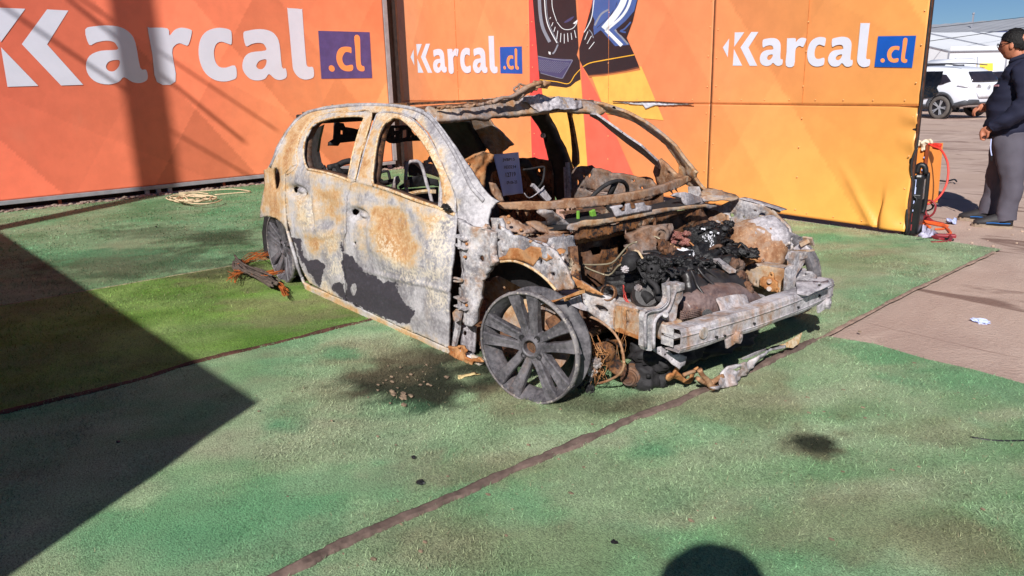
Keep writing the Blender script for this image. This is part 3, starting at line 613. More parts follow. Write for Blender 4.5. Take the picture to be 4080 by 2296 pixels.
for x0, y0, x1, y1 in [(415, 250, 400, 275), (448, 325, 425, 380), (480, 390, 460, 460), (517, 445, 500, 570), (562, 480, 553, 610), (610, 490, 610, 628), (657, 480, 665, 605), (708, 478, 720, 575), (757, 440, 780, 548), (953, 455, 905, 575), (1003, 520, 938, 635), (1045, 608, 965, 710)]:
    line('Q', [(x0, y0), ((x0+x1)/2, (y0+y1)/2), (x1, y1)], 9, k_whi)
line('Q', [(965, 432), (1005, 475), (1030, 550)], 12, k_gry); line('Q', [(518, 645), (475, 740), (440, 780)], 22, k_gry); pic('print_glint', 'Q', [(380, 745), (415, 755), (412, 795), (385, 780)], .018, k_whi)
pic('print_vent', 'Q', [(228, 810), (400, 840), (730, 862), (735, 885), (600, 1125), (570, 1135), (270, 1065), (245, 1000)], .0178, k_lil)
line('Q', [(228, 812), (400, 848), (560, 868), (725, 868)], 9, k_gry); line('Q', [(730, 870), (670, 980), (600, 1100), (570, 1133), (420, 1100), (268, 1055)], 7, k_gry)
dots = MB()
for r in range(11):
    for c in range(16):
        X = 240+c*28+(r % 2)*14-r*1; Y = 862+r*15+c*3
        if X < 700-r*14: P = wall_p('R', 'Q', [(X, Y), (X+11, Y+1), (X+9, Y+8), (X-1, Y+7)], .0082); dots.add(P, [(0, 1, 2, 3)])
dots.build('print_grid', k_gry, PANELS[1][2])
pic('print_blue', 'Q', [(1035, -330), (1290, -330), (1380, 0), (1340, 120), (1250, 250), (1080, 400), (1130, 440), (1040, 510), (1030, 400), (1050, 300), (1010, 200)], .0178, k_blu, 0)
pic('print_chrome', 'Q', [(1420, -330), (1720, -330), (1660, 0), (1620, 160), (1500, 300), (1350, 430), (1555, 650), (1345, 668), (1150, 450), (1080, 410), (1290, 220), (1370, 60)], .0182, k_blu)
line('Q', [(1500, -250), (1470, 0), (1370, 190), (1180, 420)], 90, k_whi, .0186); line('Q', [(1590, -250), (1560, 20), (1450, 230), (1230, 425)], 38, k_whi, .0186); line('Q', [(1210, 430), (1300, 520), (1440, 660)], 52, k_whi, .0186)
line('Q', [(1340, 430), (1440, 540), (1530, 640)], 26, k_gry, .0188); line('Q', [(1590, 250), (1500, 350), (1380, 440), (1500, 540)], 30, k_blk, .0190); line('Q', [(1570, 320), (1480, 420), (1420, 450), (1500, 470)], 22, k_blu, .0192)
line('Q', [(1250, 140), (1140, 210), (1050, 370)], 26, k_gry, .0188); line('Q', [(1040, 0), (1010, 230), (960, 360), (895, 470)], 12, k_whi, .0188)
# tear in the middle panel
tear = tag(plate('torn_vinyl', 'F', [(1032, 475), (1120, 478), (1180, 476), (1222, 476), (1300, 480), (1400, 484), (1408, 487), (1330, 491), (1230, 492), (1215, 497), (1185, 508), (1172, 492), (1120, 486), (1090, 484)], ('pl', WP['R']+WN['R']*.02, WN['R']), .003, M['letter'], PANELS[1][2], step=6, crumple=.01, cfr=20))
MB().tube(wall_p('R', 'F', [(1032, 473), (1120, 475), (1220, 474), (1300, 479), (1410, 485)], .03), .005, 5).build('tear_edge', M['seam'], PANELS[1][2])
# ================================================================== burnt-out car
car = thing('burnt_car', (-1.35, 0, 0), 'burnt-out hatchback shell without glass, bonnet or tyres, rusted and ash grey, on the turf', 'car')
# stain map of the painted side (outlines in crop A)
def blobs(spec): return spec
CHARS = [[(314, 1041), (354, 1050), (373, 1100), (377, 1145), (409, 1177), (477, 1186), (523, 1213), (514, 1250), (500, 1282), (482, 1350), (454, 1336), (436, 1286), (395, 1250), (364, 1191), (336, 1136)],
         [(553, 1332), (614, 1322), (652, 1330), (657, 1450), (600, 1405), (568, 1370)],
         [(626, 1064), (640, 1130), (660, 1140), (709, 1168), (745, 1227), (795, 1268), (854, 1286), (909, 1327), (954, 1314), (990, 1320), (988, 1380), (1022, 1437), (1065, 1495), (1103, 1514), (1098, 1557), (1069, 1590), (1012, 1602), (660, 1447), (655, 1300), (638, 1200)]]
LIGHTS = [[(692, 1335), (724, 1330), (730, 1370), (715, 1420), (700, 1412), (686, 1370)]]
RUSTS = [[(160, 560), (260, 350), (400, 195), (680, 148), (980, 152), (1100, 175), (1100, 215), (980, 200), (700, 195), (450, 232), (330, 470), (300, 560)],[(355, 980), (440, 1010), (560, 940), (620, 850), (624, 1040), (560, 1120), (450, 1135), (388, 1080)], [(450, 700), (640, 690), (632, 850), (560, 930), (455, 930), (470, 800)], [(330, 770), (400, 770), (420, 900), (400, 980), (350, 960)],
         [(735, 800), (905, 815), (1010, 850), (1068, 950), (1140, 1100), (1112, 1225), (1050, 1240), (960, 1230), (860, 1130), (820, 950)], [(1105, 828), (1260, 862), (1310, 900), (1200, 1015), (1125, 930)], [(725, 930), (800, 950), (790, 1080), (760, 1180), (728, 1050)],
         [(90, 560), (330, 380), (260, 620), (270, 1000), (240, 960), (90, 910)], [(110, 590), (420, 190), (850, 148), (850, 215), (560, 205), (440, 240), (340, 400), (340, 560), (250, 640)], [(380, 1370), (392, 1300), (700, 1470), (1300, 1770), (1520, 1850), (1500, 1900), (700, 1560)],
         [(720, 200), (870, 205), (830, 500), (835, 690), (720, 665)], [(860, 200), (1140, 260), (1380, 700), (1330, 860), (1255, 850), (1100, 330), (880, 260)], [(690, 640), (1260, 820), (1260, 870), (690, 700)], [(400, 565), (700, 640), (690, 690), (400, 610)]]
ASHS = [[(340, 770), (420, 790), (470, 960), (380, 980), (330, 880)], [(470, 1000), (630, 990), (610, 1100), (500, 1120)], [(520, 1150), (640, 1120), (650, 1300), (530, 1310)], [(1190, 900), (1370, 880), (1330, 1200), (1200, 1180), (1130, 1220), (1200, 1020)], [(960, 1250), (1330, 1180), (1330, 1330), (1000, 1320)],
        [(420, 1290), (540, 1300), (560, 1400), (470, 1340)], [(850, 200), (1130, 240), (1360, 640), (1300, 650), (1100, 320), (880, 250)], [(870, 1010), (960, 1060), (1060, 1240), (930, 1260)], [(1180, 1350), (1330, 1360), (1330, 1560), (1200, 1500)]]
def side_mk(V):
    o = CROP['A']; q = np.stack([(V[:, 0]-o[0])/o[2], (V[:, 1]-o[1])/o[2]], 1); nz = fbm(q[:, 0], q[:, 1], .02, 4)-.5; nf = fbm(q[:, 0], q[:, 1], .11, 3)-.5
    def m(polys, w, amp): 
        r = np.full(len(q), -1e3)
        for p in polys: r = np.maximum(r, sdist(q, np.array(p, float)))
        return np.clip(.5+(r+nz*amp+nf*amp*.5)/w, 0, 1)
    R = m(CHARS, 38, 40)*(1-m(LIGHTS, 14, 16)); G = .10+.68*m(RUSTS, 150, 120); B = .12+.5*m(ASHS, 100, 90)
    return np.stack([R, G*(1-R), B], 1)
def bumps(V, P, items, base=0.0):
    """press dents into / raise beads on the sheet: items = (crop x, y, rx, ry, angle, depth)"""
    o = CROP['A']; q = np.stack([(V[:, 0]-o[0])/o[2], (V[:, 1]-o[1])/o[2]], 1); d = np.zeros(len(q))+base
    for x, y, rx, ry, an, dp in items:
        c, s = math.cos(rad(an)), math.sin(rad(an)); u = ((q[:, 0]-x)*c+(q[:, 1]-y)*s)/rx; v = (-(q[:, 0]-x)*s+(q[:, 1]-y)*c)/ry; d += dp*np.exp(-(u*u+v*v)**2)
    d += .010*(fbm(q[:, 0], q[:, 1], .006, 3)-.5)+.0035*(fbm(q[:, 0], q[:, 1], .05, 3)-.5)
    P = P.copy(); P[:, 1] += d; return P
SL = [(870, 205), (860, 200), (715, 197), (560, 202), (450, 235), (395, 288), (345, 378), (324, 470), (334, 552), (300, 568), (254, 612), (248, 750), (256, 900), (264, 1000), (291, 1100), (332, 1250), (377, 1390), (409, 1336+0)]
side_out = [(92, 905), (96, 840), (118, 700), (116, 590), (138, 582), (160, 545), (200, 440), (250, 345), (320, 255), (400, 200), (520, 170), (680, 151), (840, 148), (980, 155), (1100, 172), (1200, 207), (1255, 268), (1330, 372), (1400, 470), (1460, 560), (1530, 680), (1600, 765), (1650, 797),
            (1600, 840), (1588, 905), (1590, 1000), (1490, 955), (1390, 903), (1386, 880), (1385, 740), (1345, 640), (1280, 500), (1200, 345), (1110, 250), (1020, 215), (940, 200), (868, 208), (835, 207), (700, 199), (560, 203), (450, 236), (395, 290), (345, 380), (325, 470), (335, 552), (300, 566), (254, 612), (249, 750), (257, 900), (264, 1005),
            (288, 1100), (330, 1240), (372, 1330), (409, 1352), (660, 1450), (990, 1613), (1318, 1760), (1400, 1766), (1420, 1800), (1480, 1812), (1530, 1835), (1570, 1850), (1500, 1893), (1290, 1830), (990, 1683), (659, 1511), (560, 1455), (430, 1402), (390, 1390),
            (360, 1310), (330, 1200), (296, 1090), (268, 1000), (235, 940), (195, 905), (141, 890)]
flap = ngon_hole(188, 648, 21, 72, 14)
def side_shape(V, P): return bumps(V, P, [(188, 648, 34, 90, 4, .012), (840, 175, 400, 9, 0, -.004), (1400, 700, 60, 300, -28, -.012)])
side = plate('side_panel', 'A', side_out, ('s', 0), .018, M['body'], car, [flap], step=9, attrs_fn=side_mk, shape=side_shape)
def mirrored(o, name='side_panel'):
    me = o.data.copy(); n = len(me.vertices); c = np.empty(n*3, np.float32); me.vertices.foreach_get('co', c); c = c.reshape(-1, 3); c[:, 1] *= -1; me.vertices.foreach_set('co', c.ravel()); me.flip_normals(); me.update()
    q = bpy.data.objects.new(name, me); put(q, car)
    m = q.modifiers.new('solid', 'SOLIDIFY'); m.thickness = o.modifiers[0].thickness; m.offset = -1; return q
left_side = mirrored(side); left_side.data.materials[0] = M['mix']; left_side['label'] = 'far side panel seen through the cabin'
# inner skins of the openings (return flanges) so that the shell reads as a box section
def flange(name, t, pts, Y, dy, mat, parent, closed=False, th=.004):
    a = cast(px(t, smooth_poly(pts, closed, 3)), Y); b = a.copy(); b[:, 1] += dy; m = len(a); f = [(i, (i+1) % m, m+(i+1) % m, m+i) for i in range(m if closed else m-1)]
    o = mesh(name, np.r_[a, b], f, mat, parent, smooth=True); s = o.modifiers.new('solid', 'SOLIDIFY'); s.thickness = th; s.offset = 0; return o
front_hole = [(830, 688), (829, 620), (850, 450), (872, 350), (905, 285), (960, 248), (1010, 252), (1060, 288), (1110, 340), (1180, 435), (1240, 545), (1275, 640), (1290, 740), (1285, 800), (1262, 838), (1100, 785), (960, 730)]
rear_hole = [(405, 582), (386, 548), (376, 480), (388, 385), (428, 305), (470, 275), (560, 248), (660, 236), (775, 238), (755, 300), (725, 400), (700, 500), (672, 648), (600, 626), (500, 598)]
fd = [(692, 672), (726, 668), (740, 590), (765, 500), (800, 380), (840, 262), (868, 214), (940, 206), (1020, 220), (1100, 256), (1190, 350), (1270, 500), (1335, 640), (1376, 745), (1378, 878), (1386, 900), (1380, 960), (1366, 1090), (1345, 1250), (1334, 1400), (1328, 1500), (1331, 1600), (1326, 1755), (1150, 1680), (990, 1608), (663, 1448), (655, 1300), (640, 1200), (640, 1060), (662, 1000), (655, 900), (662, 770), (684, 710)]
rd = [(300, 570), (338, 555), (328, 470), (348, 382), (398, 294), (452, 240), (560, 207), (700, 203), (826, 210), (800, 330), (765, 450), (735, 560), (714, 662), (688, 672), (682, 708), (658, 770), (650, 900), (656, 1000), (636, 1060), (634, 1200), (649, 1300), (656, 1446), (560, 1410), (455, 1355), (411, 1331), (378, 1268), (331, 1140), (294, 1010), (268, 905), (255, 760), (258, 615)]
def door_shape_f(V, P):
    return bumps(V, P, [(742, 890, 74, 42, 30, .034), (742, 888, 26, 14, 30, -.022), (775, 1080, 26, 130, 4, .010), (900, 1080, 90, 200, -25, -.018), (1230, 900, 90, 60, 0, -.012), (1000, 1000, 120, 180, -30, .012), (1180, 1400, 120, 150, 0, .008), (1120, 780, 500, 8, 17, -.010), (1100, 1330, 400, 16, 14, -.006)])
def door_shape_r(V, P):
    return bumps(V, P, [(338, 730, 62, 38, 22, .032), (338, 728, 24, 14, 22, -.020), (433, 880, 13, 90, -4, .030), (456, 880, 16, 100, -4, -.016), (380, 880, 50, 90, 0, -.012), (520, 880, 70, 120, 0, .014), (480, 1000, 170, 40, 0, -.008), (570, 600, 200, 8, 16, -.010)])
hole = lambda x, y, r=10: [(x+r*k*math.cos(a), y+1.35*r*k*math.sin(a)) for a, k in zip(np.linspace(0, 2*math.pi, 10)[:-1], (1, .8, 1.1, .9, 1, 1.1, .85, 1, .95))]
fdoor = plate('front_door', 'A', fd, ('s', .006), .012, M['body'], car, [front_hole, hole(694, 868, 16), hole(795, 908, 14), hole(716, 1070, 8)], step=8, attrs_fn=side_mk, shape=door_shape_f)
rdoor = plate('rear_door', 'A', rd, ('s', .006), .012, M['body'], car, [rear_hole, hole(307, 720, 15), hole(378, 748, 11)], step=8, attrs_fn=side_mk, shape=door_shape_r)
# dark cavity behind the handle holes, belt beads, frame returns
for t, pts in (('A', [(640, 810), (860, 850), (840, 980), (650, 940)]), ('A', [(270, 660), (430, 700), (420, 800), (270, 780)])): plate('inner_door_skin', t, pts, ('s', -.06), .004, M['soot_shade'], fdoor if pts[0][0] > 600 else rdoor)
plate('inner_flap_skin', 'A', ngon_hole(200, 655, 60, 100, 12), ('s', -.07), .004, M['soot_shade'], side)
def rail(name, t, pts, off, r, mat, parent, n=6):
    P = cast(px(t, smooth_poly(pts, False, 5)), ('s', off)); return MB().tube(P, r, n, 1).build(name, mat, parent, smooth=True)
M['cream'] = burnt('scorched_cream_edge', rust=.8, ash=.5, tan=lin(222, 190, 142), rst=lin(176, 128, 76))
rail('belt_bead', 'A', [(834, 688), (960, 728), (1100, 783), (1262, 838), (1370, 884)], .006, .009, M['cream'], fdoor); rail('belt_bead', 'A', [(404, 584), (500, 602), (600, 630), (680, 660)], .006, .008, M['cream'], rdoor)
rail('frame_edge', 'A', [(834, 680), (831, 620), (852, 450), (874, 350), (908, 285), (962, 247), (1012, 251), (1062, 287), (1112, 339), (1182, 434), (1242, 544), (1290, 650), (1310, 760)], .004, .007, M['cream'], fdoor)
rail('frame_edge', 'A', [(672, 648), (700, 500), (725, 400), (755, 300), (772, 242), (660, 238), (560, 250), (470, 277), (430, 305), (390, 385), (378, 480), (388, 545), (404, 580)], .004, .007, M['cream'], rdoor)
rail('frame_bead', 'A', [(728, 664), (768, 500), (804, 380), (845, 262), (870, 218), (940, 210), (1020, 224), (1098, 260), (1188, 354), (1268, 504), (1333, 644), (1372, 750), (1374, 870)], .006, .005, M['grey'], fdoor)
rail('frame_bead', 'A', [(270, 620), (340, 560), (333, 470), (352, 384), (402, 298), (455, 244), (560, 211), (700, 207), (824, 214), (762, 450), (716, 655)], .006, .005, M['cream'], rdoor)
rail('roof_bead', 'A', [(160, 570), (260, 360), (330, 270), (410, 212), (520, 185), (680, 168), (840, 163), (980, 170), (1100, 190), (1190, 230), (1260, 310), (1340, 430), (1410, 560), (1480, 700), (1560, 790)], .002, .010, M['body'], side)
flange('frame_return', 'A', front_hole, ('s', -.006), .055, M['dkrust'], fdoor, True); flange('frame_return', 'A', rear_hole, ('s', -.006), .055, M['dkrust'], rdoor, True)
# window inner frame / mirror base corner: orange rust triangle and loose glass run
plate('mirror_corner', 'T', [(1130, 250), (1200, 260), (1270, 330), (1350, 560), (1370, 700), (1380, 900), (1300, 960), (1130, 900), (1100, 860), (1160, 700), (1150, 400)], ('s', -.03), .006, M['orange'], fdoor, [ngon_hole(1250, 610, 12, 20), ngon_hole(1215, 765, 30, 34)], step=26, crumple=.012, cfr=18)
mb = MB(); a = at('T', 1125, 330, 'y', -.80); b = at('T', 1090, 890, 'y', -.85); mb.bar(a, b, .022, .014, up=(0, 1, 0), ch=.002); mb.build('glass_run', M['grey'], fdoor)
mb = MB(); c = at('T', 1190, 885, 'y', -.86); mb.blob(c, (.03, .012, .016), .5, 3, 3, 5); mb.build('mirror_stub', M['char'], fdoor)
# inner sill / door backing so one cannot look through between the skins
# ---- left side: doors seen from inside
plate('left_front_door', 'B', [(1232, 770), (1250, 745), (1310, 728), (1450, 755), (1600, 795), (1750, 815), (1900, 842), (1960, 905), (1985, 960), (1900, 1010), (1500, 1030), (1240, 1030), (1222, 900)], ('l', -.05), .02, M['mixdark'], car,
      [ngon_hole(1288, 868, 16, 24), ngon_hole(1375, 812, 16, 20), ngon_hole(1318, 915, 14, 12), ngon_hole(1330, 818, 7, 12), [(1735, 840), (1775, 845), (1768, 880), (1740, 870)], ngon_hole(1820, 922, 12, 16), [(1350, 915), (1420, 940), (1530, 950), (1535, 965), (1420, 962), (1355, 935)]], step=22, crumple=.022, cfr=9)
plate('left_front_door', 'B', [(1232, 985), (1500, 990), (1900, 960), (2000, 930), (2000, 1300), (1232, 1300)], ('l', -.04), .01, M['dkrust'], car, step=40, crumple=.02)
plate('left_rear_door', 'B', [(800, 660), (940, 675), (1045, 690), (1070, 800), (1080, 1250), (560, 1250), (560, 700), (700, 690)], ('l', -.05), .02, M['dkrust'], car, [ngon_hole(945, 768, 14, 17), ngon_hole(978, 766, 9, 14)], step=30, crumple=.02)
plate('left_centre_pillar', 'B', [(868, 283), (930, 275), (1012, 268), (1012, 340), (1050, 420), (1100, 520), (1150, 600), (1180, 680), (1200, 740), (1225, 900), (1228, 1080), (1140, 1090), (1085, 980), (1060, 860), (1040, 740), (1030, 640), (990, 500), (930, 380)], ('l', -.04), .05, M['soot_shade'], car, [ngon_hole(1012, 505, 12, 24)], step=24, crumple=.01)
mb = MB(); mb.tube([at('B', 1195, 700, 'y', .83), at('B', 1212, 880, 'y', .84), at('B', 1205, 1050, 'y', .84)], .018, 6).tube([at('B', 1175, 740, 'y', .82), at('B', 1180, 880, 'y', .83), at('B', 1185, 1040, 'y', .83)], .012, 6).build('belt_rail', M['bare'], car)
MB().lathe([(.008, -.01), (.017, -.008), (.017, .006), (.008, .008)], at('B', 988, 470, 'y', .66), (.3, -1, .2), 14, True).build('belt_anchor', M['grey'], car)
plate('window_divider', 'B', [(1188, 264), (1232, 264), (1226, 330), (1240, 400), (1258, 500), (1278, 620), (1282, 712), (1250, 745), (1232, 700), (1234, 600), (1224, 480), (1208, 360)], ('l', -.03), .022, M['dkrust'], car)
plate('left_rear_pillar', 'B', [(95, 342), (230, 336), (352, 330), (380, 430), (440, 530), (492, 592), (400, 660), (310, 700), (200, 720), (140, 560)], ('l', -.06), .03, M['soot_shade'], car, step=30, crumple=.012)  # black here paints the roof's shade on to the inner pillar
plate('left_pillar_edge', 'B', [(330, 336), (356, 332), (384, 425), (444, 525), (494, 590), (470, 606), (410, 545), (352, 450), (318, 395)], ('l', -.035), .012, M['dkrust'], car)
plate('left_rear_pillar', 'A', [(425, 330), (500, 296), (478, 390), (466, 470), (480, 540), (520, 600), (470, 606), (436, 560), (428, 470)], ('l', -.06), .03, M['soot_shade'], car)
# A-pillar inner strip with holes on the left
plate('left_windscreen_pillar', 'B', [(1388, 288), (1440, 295), (1560, 380), (1700, 480), (1820, 560), (1960, 690), (1985, 760), (1945, 730), (1840, 640), (1700, 540), (1560, 430), (1460, 345), (1385, 305)], A3('B', (1388, 288, .50), (1960, 700, .70), (1700, 500, .585)), .012, M['bare'], car,
      [ngon_hole(x, y, 5, 7, 6) for x, y in ((1430, 305), (1468, 328), (1660, 450), (1768, 535), (1860, 606))])
plate('left_pillar_foot', 'B', [(1940, 730), (1975, 670), (2030, 720), (2100, 800), (2190, 830), (2120, 860), (2030, 900), (1985, 960), (1955, 880), (1925, 780)], ('l', -.06), .02, M['rust'], car, [ngon_hole(2052, 788, 6, 8)], step=24, crumple=.01)
# ---- roof
hd = [(0, 226), (20, 214), (60, 228), (110, 244), (250, 232), (350, 232), (450, 212), (560, 190), (680, 176), (790, 160), (850, 138), (905, 130), (960, 122), (1010, 130), (1060, 152), (1130, 138), (1190, 146), (1240, 162), (1330, 176), (1400, 186), (1480, 226), (1530, 262),
      (1470, 290), (1400, 262), (1330, 262), (1262, 258), (1130, 245), (1040, 262), (960, 270), (880, 275), (700, 295), (560, 306), (520, 322), (430, 318), (300, 326), (180, 334), (90, 338), (50, 300)]
def roof_shape(V, P): P = P.copy(); P[:, 2] += .006*np.sin(P[:, 1]*22); return P
header = plate('roof_header', 'B', hd, ('pl', np.array([-1.10, 0, 1.15]), np.array([.80, 0, .60])), .030, M['mix'], car, step=14, crumple=.007, cfr=9)
plate('crumpled_patch', 'B', [(780, 168), (850, 136), (905, 128), (960, 118), (1060, 150), (1130, 136), (1240, 160), (1300, 174), (1330, 225), (1260, 250), (1130, 240), (1040, 256), (960, 262), (900, 232), (850, 195)], ('pl', np.array([-1.092, 0, 1.156]), np.array([.80, 0, .60])), .004, M['bare'], header, step=9, crumple=.016, cfr=17)
plate('header_lip', 'B', [(90, 333), (300, 322), (560, 302), (880, 272), (960, 268), (1040, 258), (1130, 244), (1262, 256), (1262, 268), (1130, 256), (1040, 272), (880, 290), (700, 306), (540, 320), (530, 350), (518, 322), (300, 338), (95, 350)], ('x', -1.09), .008, M['dkrust'], header, step=20, crumple=.006)
mb = MB()
mb.bar((-1.15, -.56, 1.165), (-2.9, -.50, 1.12), .06, .025).bar((-1.15, .56, 1.165), (-2.9, .50, 1.12), .06, .025).bar((-1.62, -.58, 1.19), (-1.62, .58, 1.19), .05, .014).build('roof_rails', M['dkrust'], car)
mb = MB(); mb.bar((-2.92, -.56, 1.08), (-2.92, .56, 1.08), .06, .07, ch=.01).build('rear_header', M['soot_shade'], car)
skin = [(-1.17, -.55), (-2.1, -.57), (-2.9, -.5), (-2.9, .5), (-2.1, .57), (-1.17, .55), (-1.22, .3), (-1.15, .05), (-1.2, -.3)]
V, Fc = tri_poly(skin, step=.06); P = np.stack([V[:, 0], V[:, 1], 1.160-.022*(1-np.abs(V[:, 1]/.57))-.045*((V[:, 0]+2.0)**2)*(V[:, 0] < -2)+.02*(fbm(V[:, 0], V[:, 1], 5)-.5)], 1); rs = mesh('roof_skin', P, Fc, M['dkrust'], car, smooth=True); m_ = rs.modifiers.new('solid', 'SOLIDIFY'); m_.thickness = .004
plate('twisted_roof_flange', 'B', [(100, 226), (135, 246), (300, 238), (430, 228), (560, 205), (700, 172), (780, 165), (830, 132), (880, 100), (970, 66), (1030, 74), (1058, 40), (1035, 10), (1000, 2), (930, 16), (890, 32), (860, 58), (800, 96), (720, 140), (600, 160), (500, 190), (400, 205), (250, 222)], ('x', -1.06), .012, M['rust'], header, step=12, crumple=.035, cfr=16)
MB().tube([at('B', *q, 'x', -1.05) for q in ((860, 50), (820, 42), (790, 32), (775, 50), (745, 66), (742, 84), (758, 96), (775, 80), (790, 50))], .006, 6).tube([at('B', *q, 'x', -1.04) for q in ((560, 190), (640, 150), (720, 142), (800, 95), (880, 48), (980, 22))], [.012, .01, .016, .012], 6).build('twisted_trim', M['rust'], header, smooth=True)
# ---- windscreen lower beam, scuttle and bulkhead
cowl = [(610, 1060), (640, 1042), (760, 1038), (860, 1030), (1000, 1032), (1080, 1030), (1160, 1022), (1190, 1010), (1300, 1008), (1500, 985), (1650, 968), (1800, 945), (1900, 925), (2000, 895), (2100, 862), (2180, 832), (2222, 812), (2260, 845), (2210, 880), (2120, 925), (2000, 965), (1850, 1005), (1700, 1035), (1500, 1065), (1300, 1085), (1100, 1097), (900, 1104), (760, 1100), (640, 1095)]
def bowx(V, P):                                       # the beam bows forward at its middle
    return P
def cast_bow(name, t, outline, x_end, bow, thick, mat, parent, ymax=.72, **k):
    P0 = cast(px(t, outline), ('x', x_end)); V, Fc = tri_poly(px(t, outline), step=k.get('step', 16)*CROP[t][2]); d = rays(V); x = np.full(len(V), x_end)
    for _ in range(12):
        Y = CAM[1]+d[:, 1]*(x-CAM[0])/d[:, 0]; x = x_end+bow*np.clip(1-(Y/ymax)**2, 0, 1)
    P = CAM+d*((x-CAM[0])/d[:, 0])[:, None]
    if k.get('crumple'):
        dd = np.array([mnoise.fractal(Vector(p)*k.get('cfr', 10), .7, 2.1, 3) for p in P]); P[:, 2] += dd*k['crumple']; P[:, 0] += dd*k['crumple']*.5
    o = mesh(name, P, Fc, mat, parent, smooth=True); m = o.modifiers.new('solid', 'SOLIDIFY'); m.thickness = thick; m.offset = -1; return o
cw = cast_bow('windscreen_beam', 'B', cowl, -.50, .12, .03, M['rust'], car, crumple=.002, step=14)
bm_y = lambda yy, x0, bow: x0+bow*(1-(yy/.72)**2)
for nm, x0, bow, z, w, h, mat in (('scuttle_floor', -.42, .14, .655, .16, .006, M['soot_shade']),):
    v = []; f = []; ys = np.linspace(-.72, .72, 17)
    for y in ys: xx = bm_y(y, x0, bow); v += [(xx-w/2, y, z), (xx+w/2, y, z-.01)]
    for i in range(16): f.append((2*i, 2*i+1, 2*i+3, 2*i+2))
    o = mesh(nm, v, f, mat, car); m_ = o.modifiers.new('solid', 'SOLIDIFY'); m_.thickness = h
scut = [(105, 245), (118, 232), (160, 222), (230, 206), (330, 198), (420, 182), (600, 150), (720, 130), (840, 118), (900, 108), (1000, 104), (1055, 112), (1062, 122), (1010, 130), (980, 122), (860, 136), (760, 148), (650, 172), (520, 196), (380, 220), (260, 240), (170, 256), (165, 272), (100, 262)]
sc2 = cast_bow('scuttle_beam', 'D', scut, -.27, .08, .012, M['mix'], car, ymax=.8, crumple=.004, step=10)
cast_bow('scuttle_web', 'D', [(110, 262), (260, 244), (400, 226), (520, 202), (640, 178), (760, 152), (900, 136), (820, 165), (700, 215), (560, 255), (420, 285), (300, 310), (150, 335), (140, 290)], -.29, .08, .006, M['dkrust'], sc2, ymax=.8, crumple=.01, step=16)
cast_bow('scuttle_bracket', 'D', [(378, 122), (400, 115), (450, 108), (460, 122), (430, 128), (448, 152), (474, 150), (478, 104), (500, 96), (512, 140), (545, 132), (540, 100), (590, 92), (600, 110), (640, 116), (640, 140), (530, 160), (410, 184), (395, 150)], -.26, .08, .012, M['bare'], sc2, ymax=.8, step=10)
plate('scuttle_end', 'D', [(775, 45), (800, 28), (850, 25), (900, 40), (960, 62), (1000, 90), (930, 112), (860, 118), (840, 90), (830, 60)], A3('D', (775, 45, .30), (1000, 90, .60), (860, 118, .40)), .02, M['bare'], sc2, step=14, crumple=.02)
plate('hinge_mount', 'D', [(870, -10), (930, -8), (945, 40), (930, 70), (890, 60), (872, 30)], ('y', .60), .02, M['grey'], sc2)
plate('hinge_mount', 'D', [(930, 40), (1000, 5), (1060, 10), (1100, 30), (1180, 45), (1200, 60), (1150, 72), (1080, 66), (1020, 60), (970, 70)], A3('D', (930, 40, .62), (1200, 60, .76), (1050, 8, .80)), .012, M['mix'], sc2, step=14, crumple=.02)
# right end of the scuttle: bonnet hinge, wing brackets
plate('wing_bracket', 'C', [(580, 160), (600, 152), (640, 150), (690, 170), (740, 205), (790, 232), (770, 262), (700, 250), (650, 246), (640, 200), (610, 175)], A3('C', (590, 155, -.62), (790, 232, -.40), (650, 246, -.50)), .012, M['grey'], car, step=14, crumple=.02)
plate('wing_bracket', 'C', [(510, 215), (600, 218), (650, 245), (770, 262), (800, 275), (700, 285), (600, 270), (540, 240)], A3('C', (510, 215, -.66), (800, 275, -.42), (600, 270, -.62)), .01, M['rust'], car, step=14, crumple=.015)
plate('bonnet_hinge', 'C', [(335, 195), (370, 190), (420, 200), (500, 232), (570, 268), (545, 290), (480, 294), (440, 270), (390, 262), (345, 240)], A3('C', (335, 195, -.78), (570, 268, -.66), (345, 240, -.80)), .012, M['rust'], car, step=10, crumple=.02, cfr=16)
bolts = MB()
for t, x, y, Y in (('C', 398, 222, -.79), ('C', 478, 268, -.74), ('C', 500, 300, -.76), ('C', 118, 442, -.87), ('C', 398, 182, -.74), ('C', 800, 510, -.52), ('C', 832, 516, -.52), ('C', 726, 408, -.66), ('C', 540, 342, -.80), ('C', 80, 1018, -.87), ('C', 112, 1026, -.87)):
    bolts.blob(at(t, x, y, 'y', Y), (.010, .010, .008), .2, 2, 1)
bolts.build('rusty_bolts', M['orange'], car, kind='stuff', smooth=True)
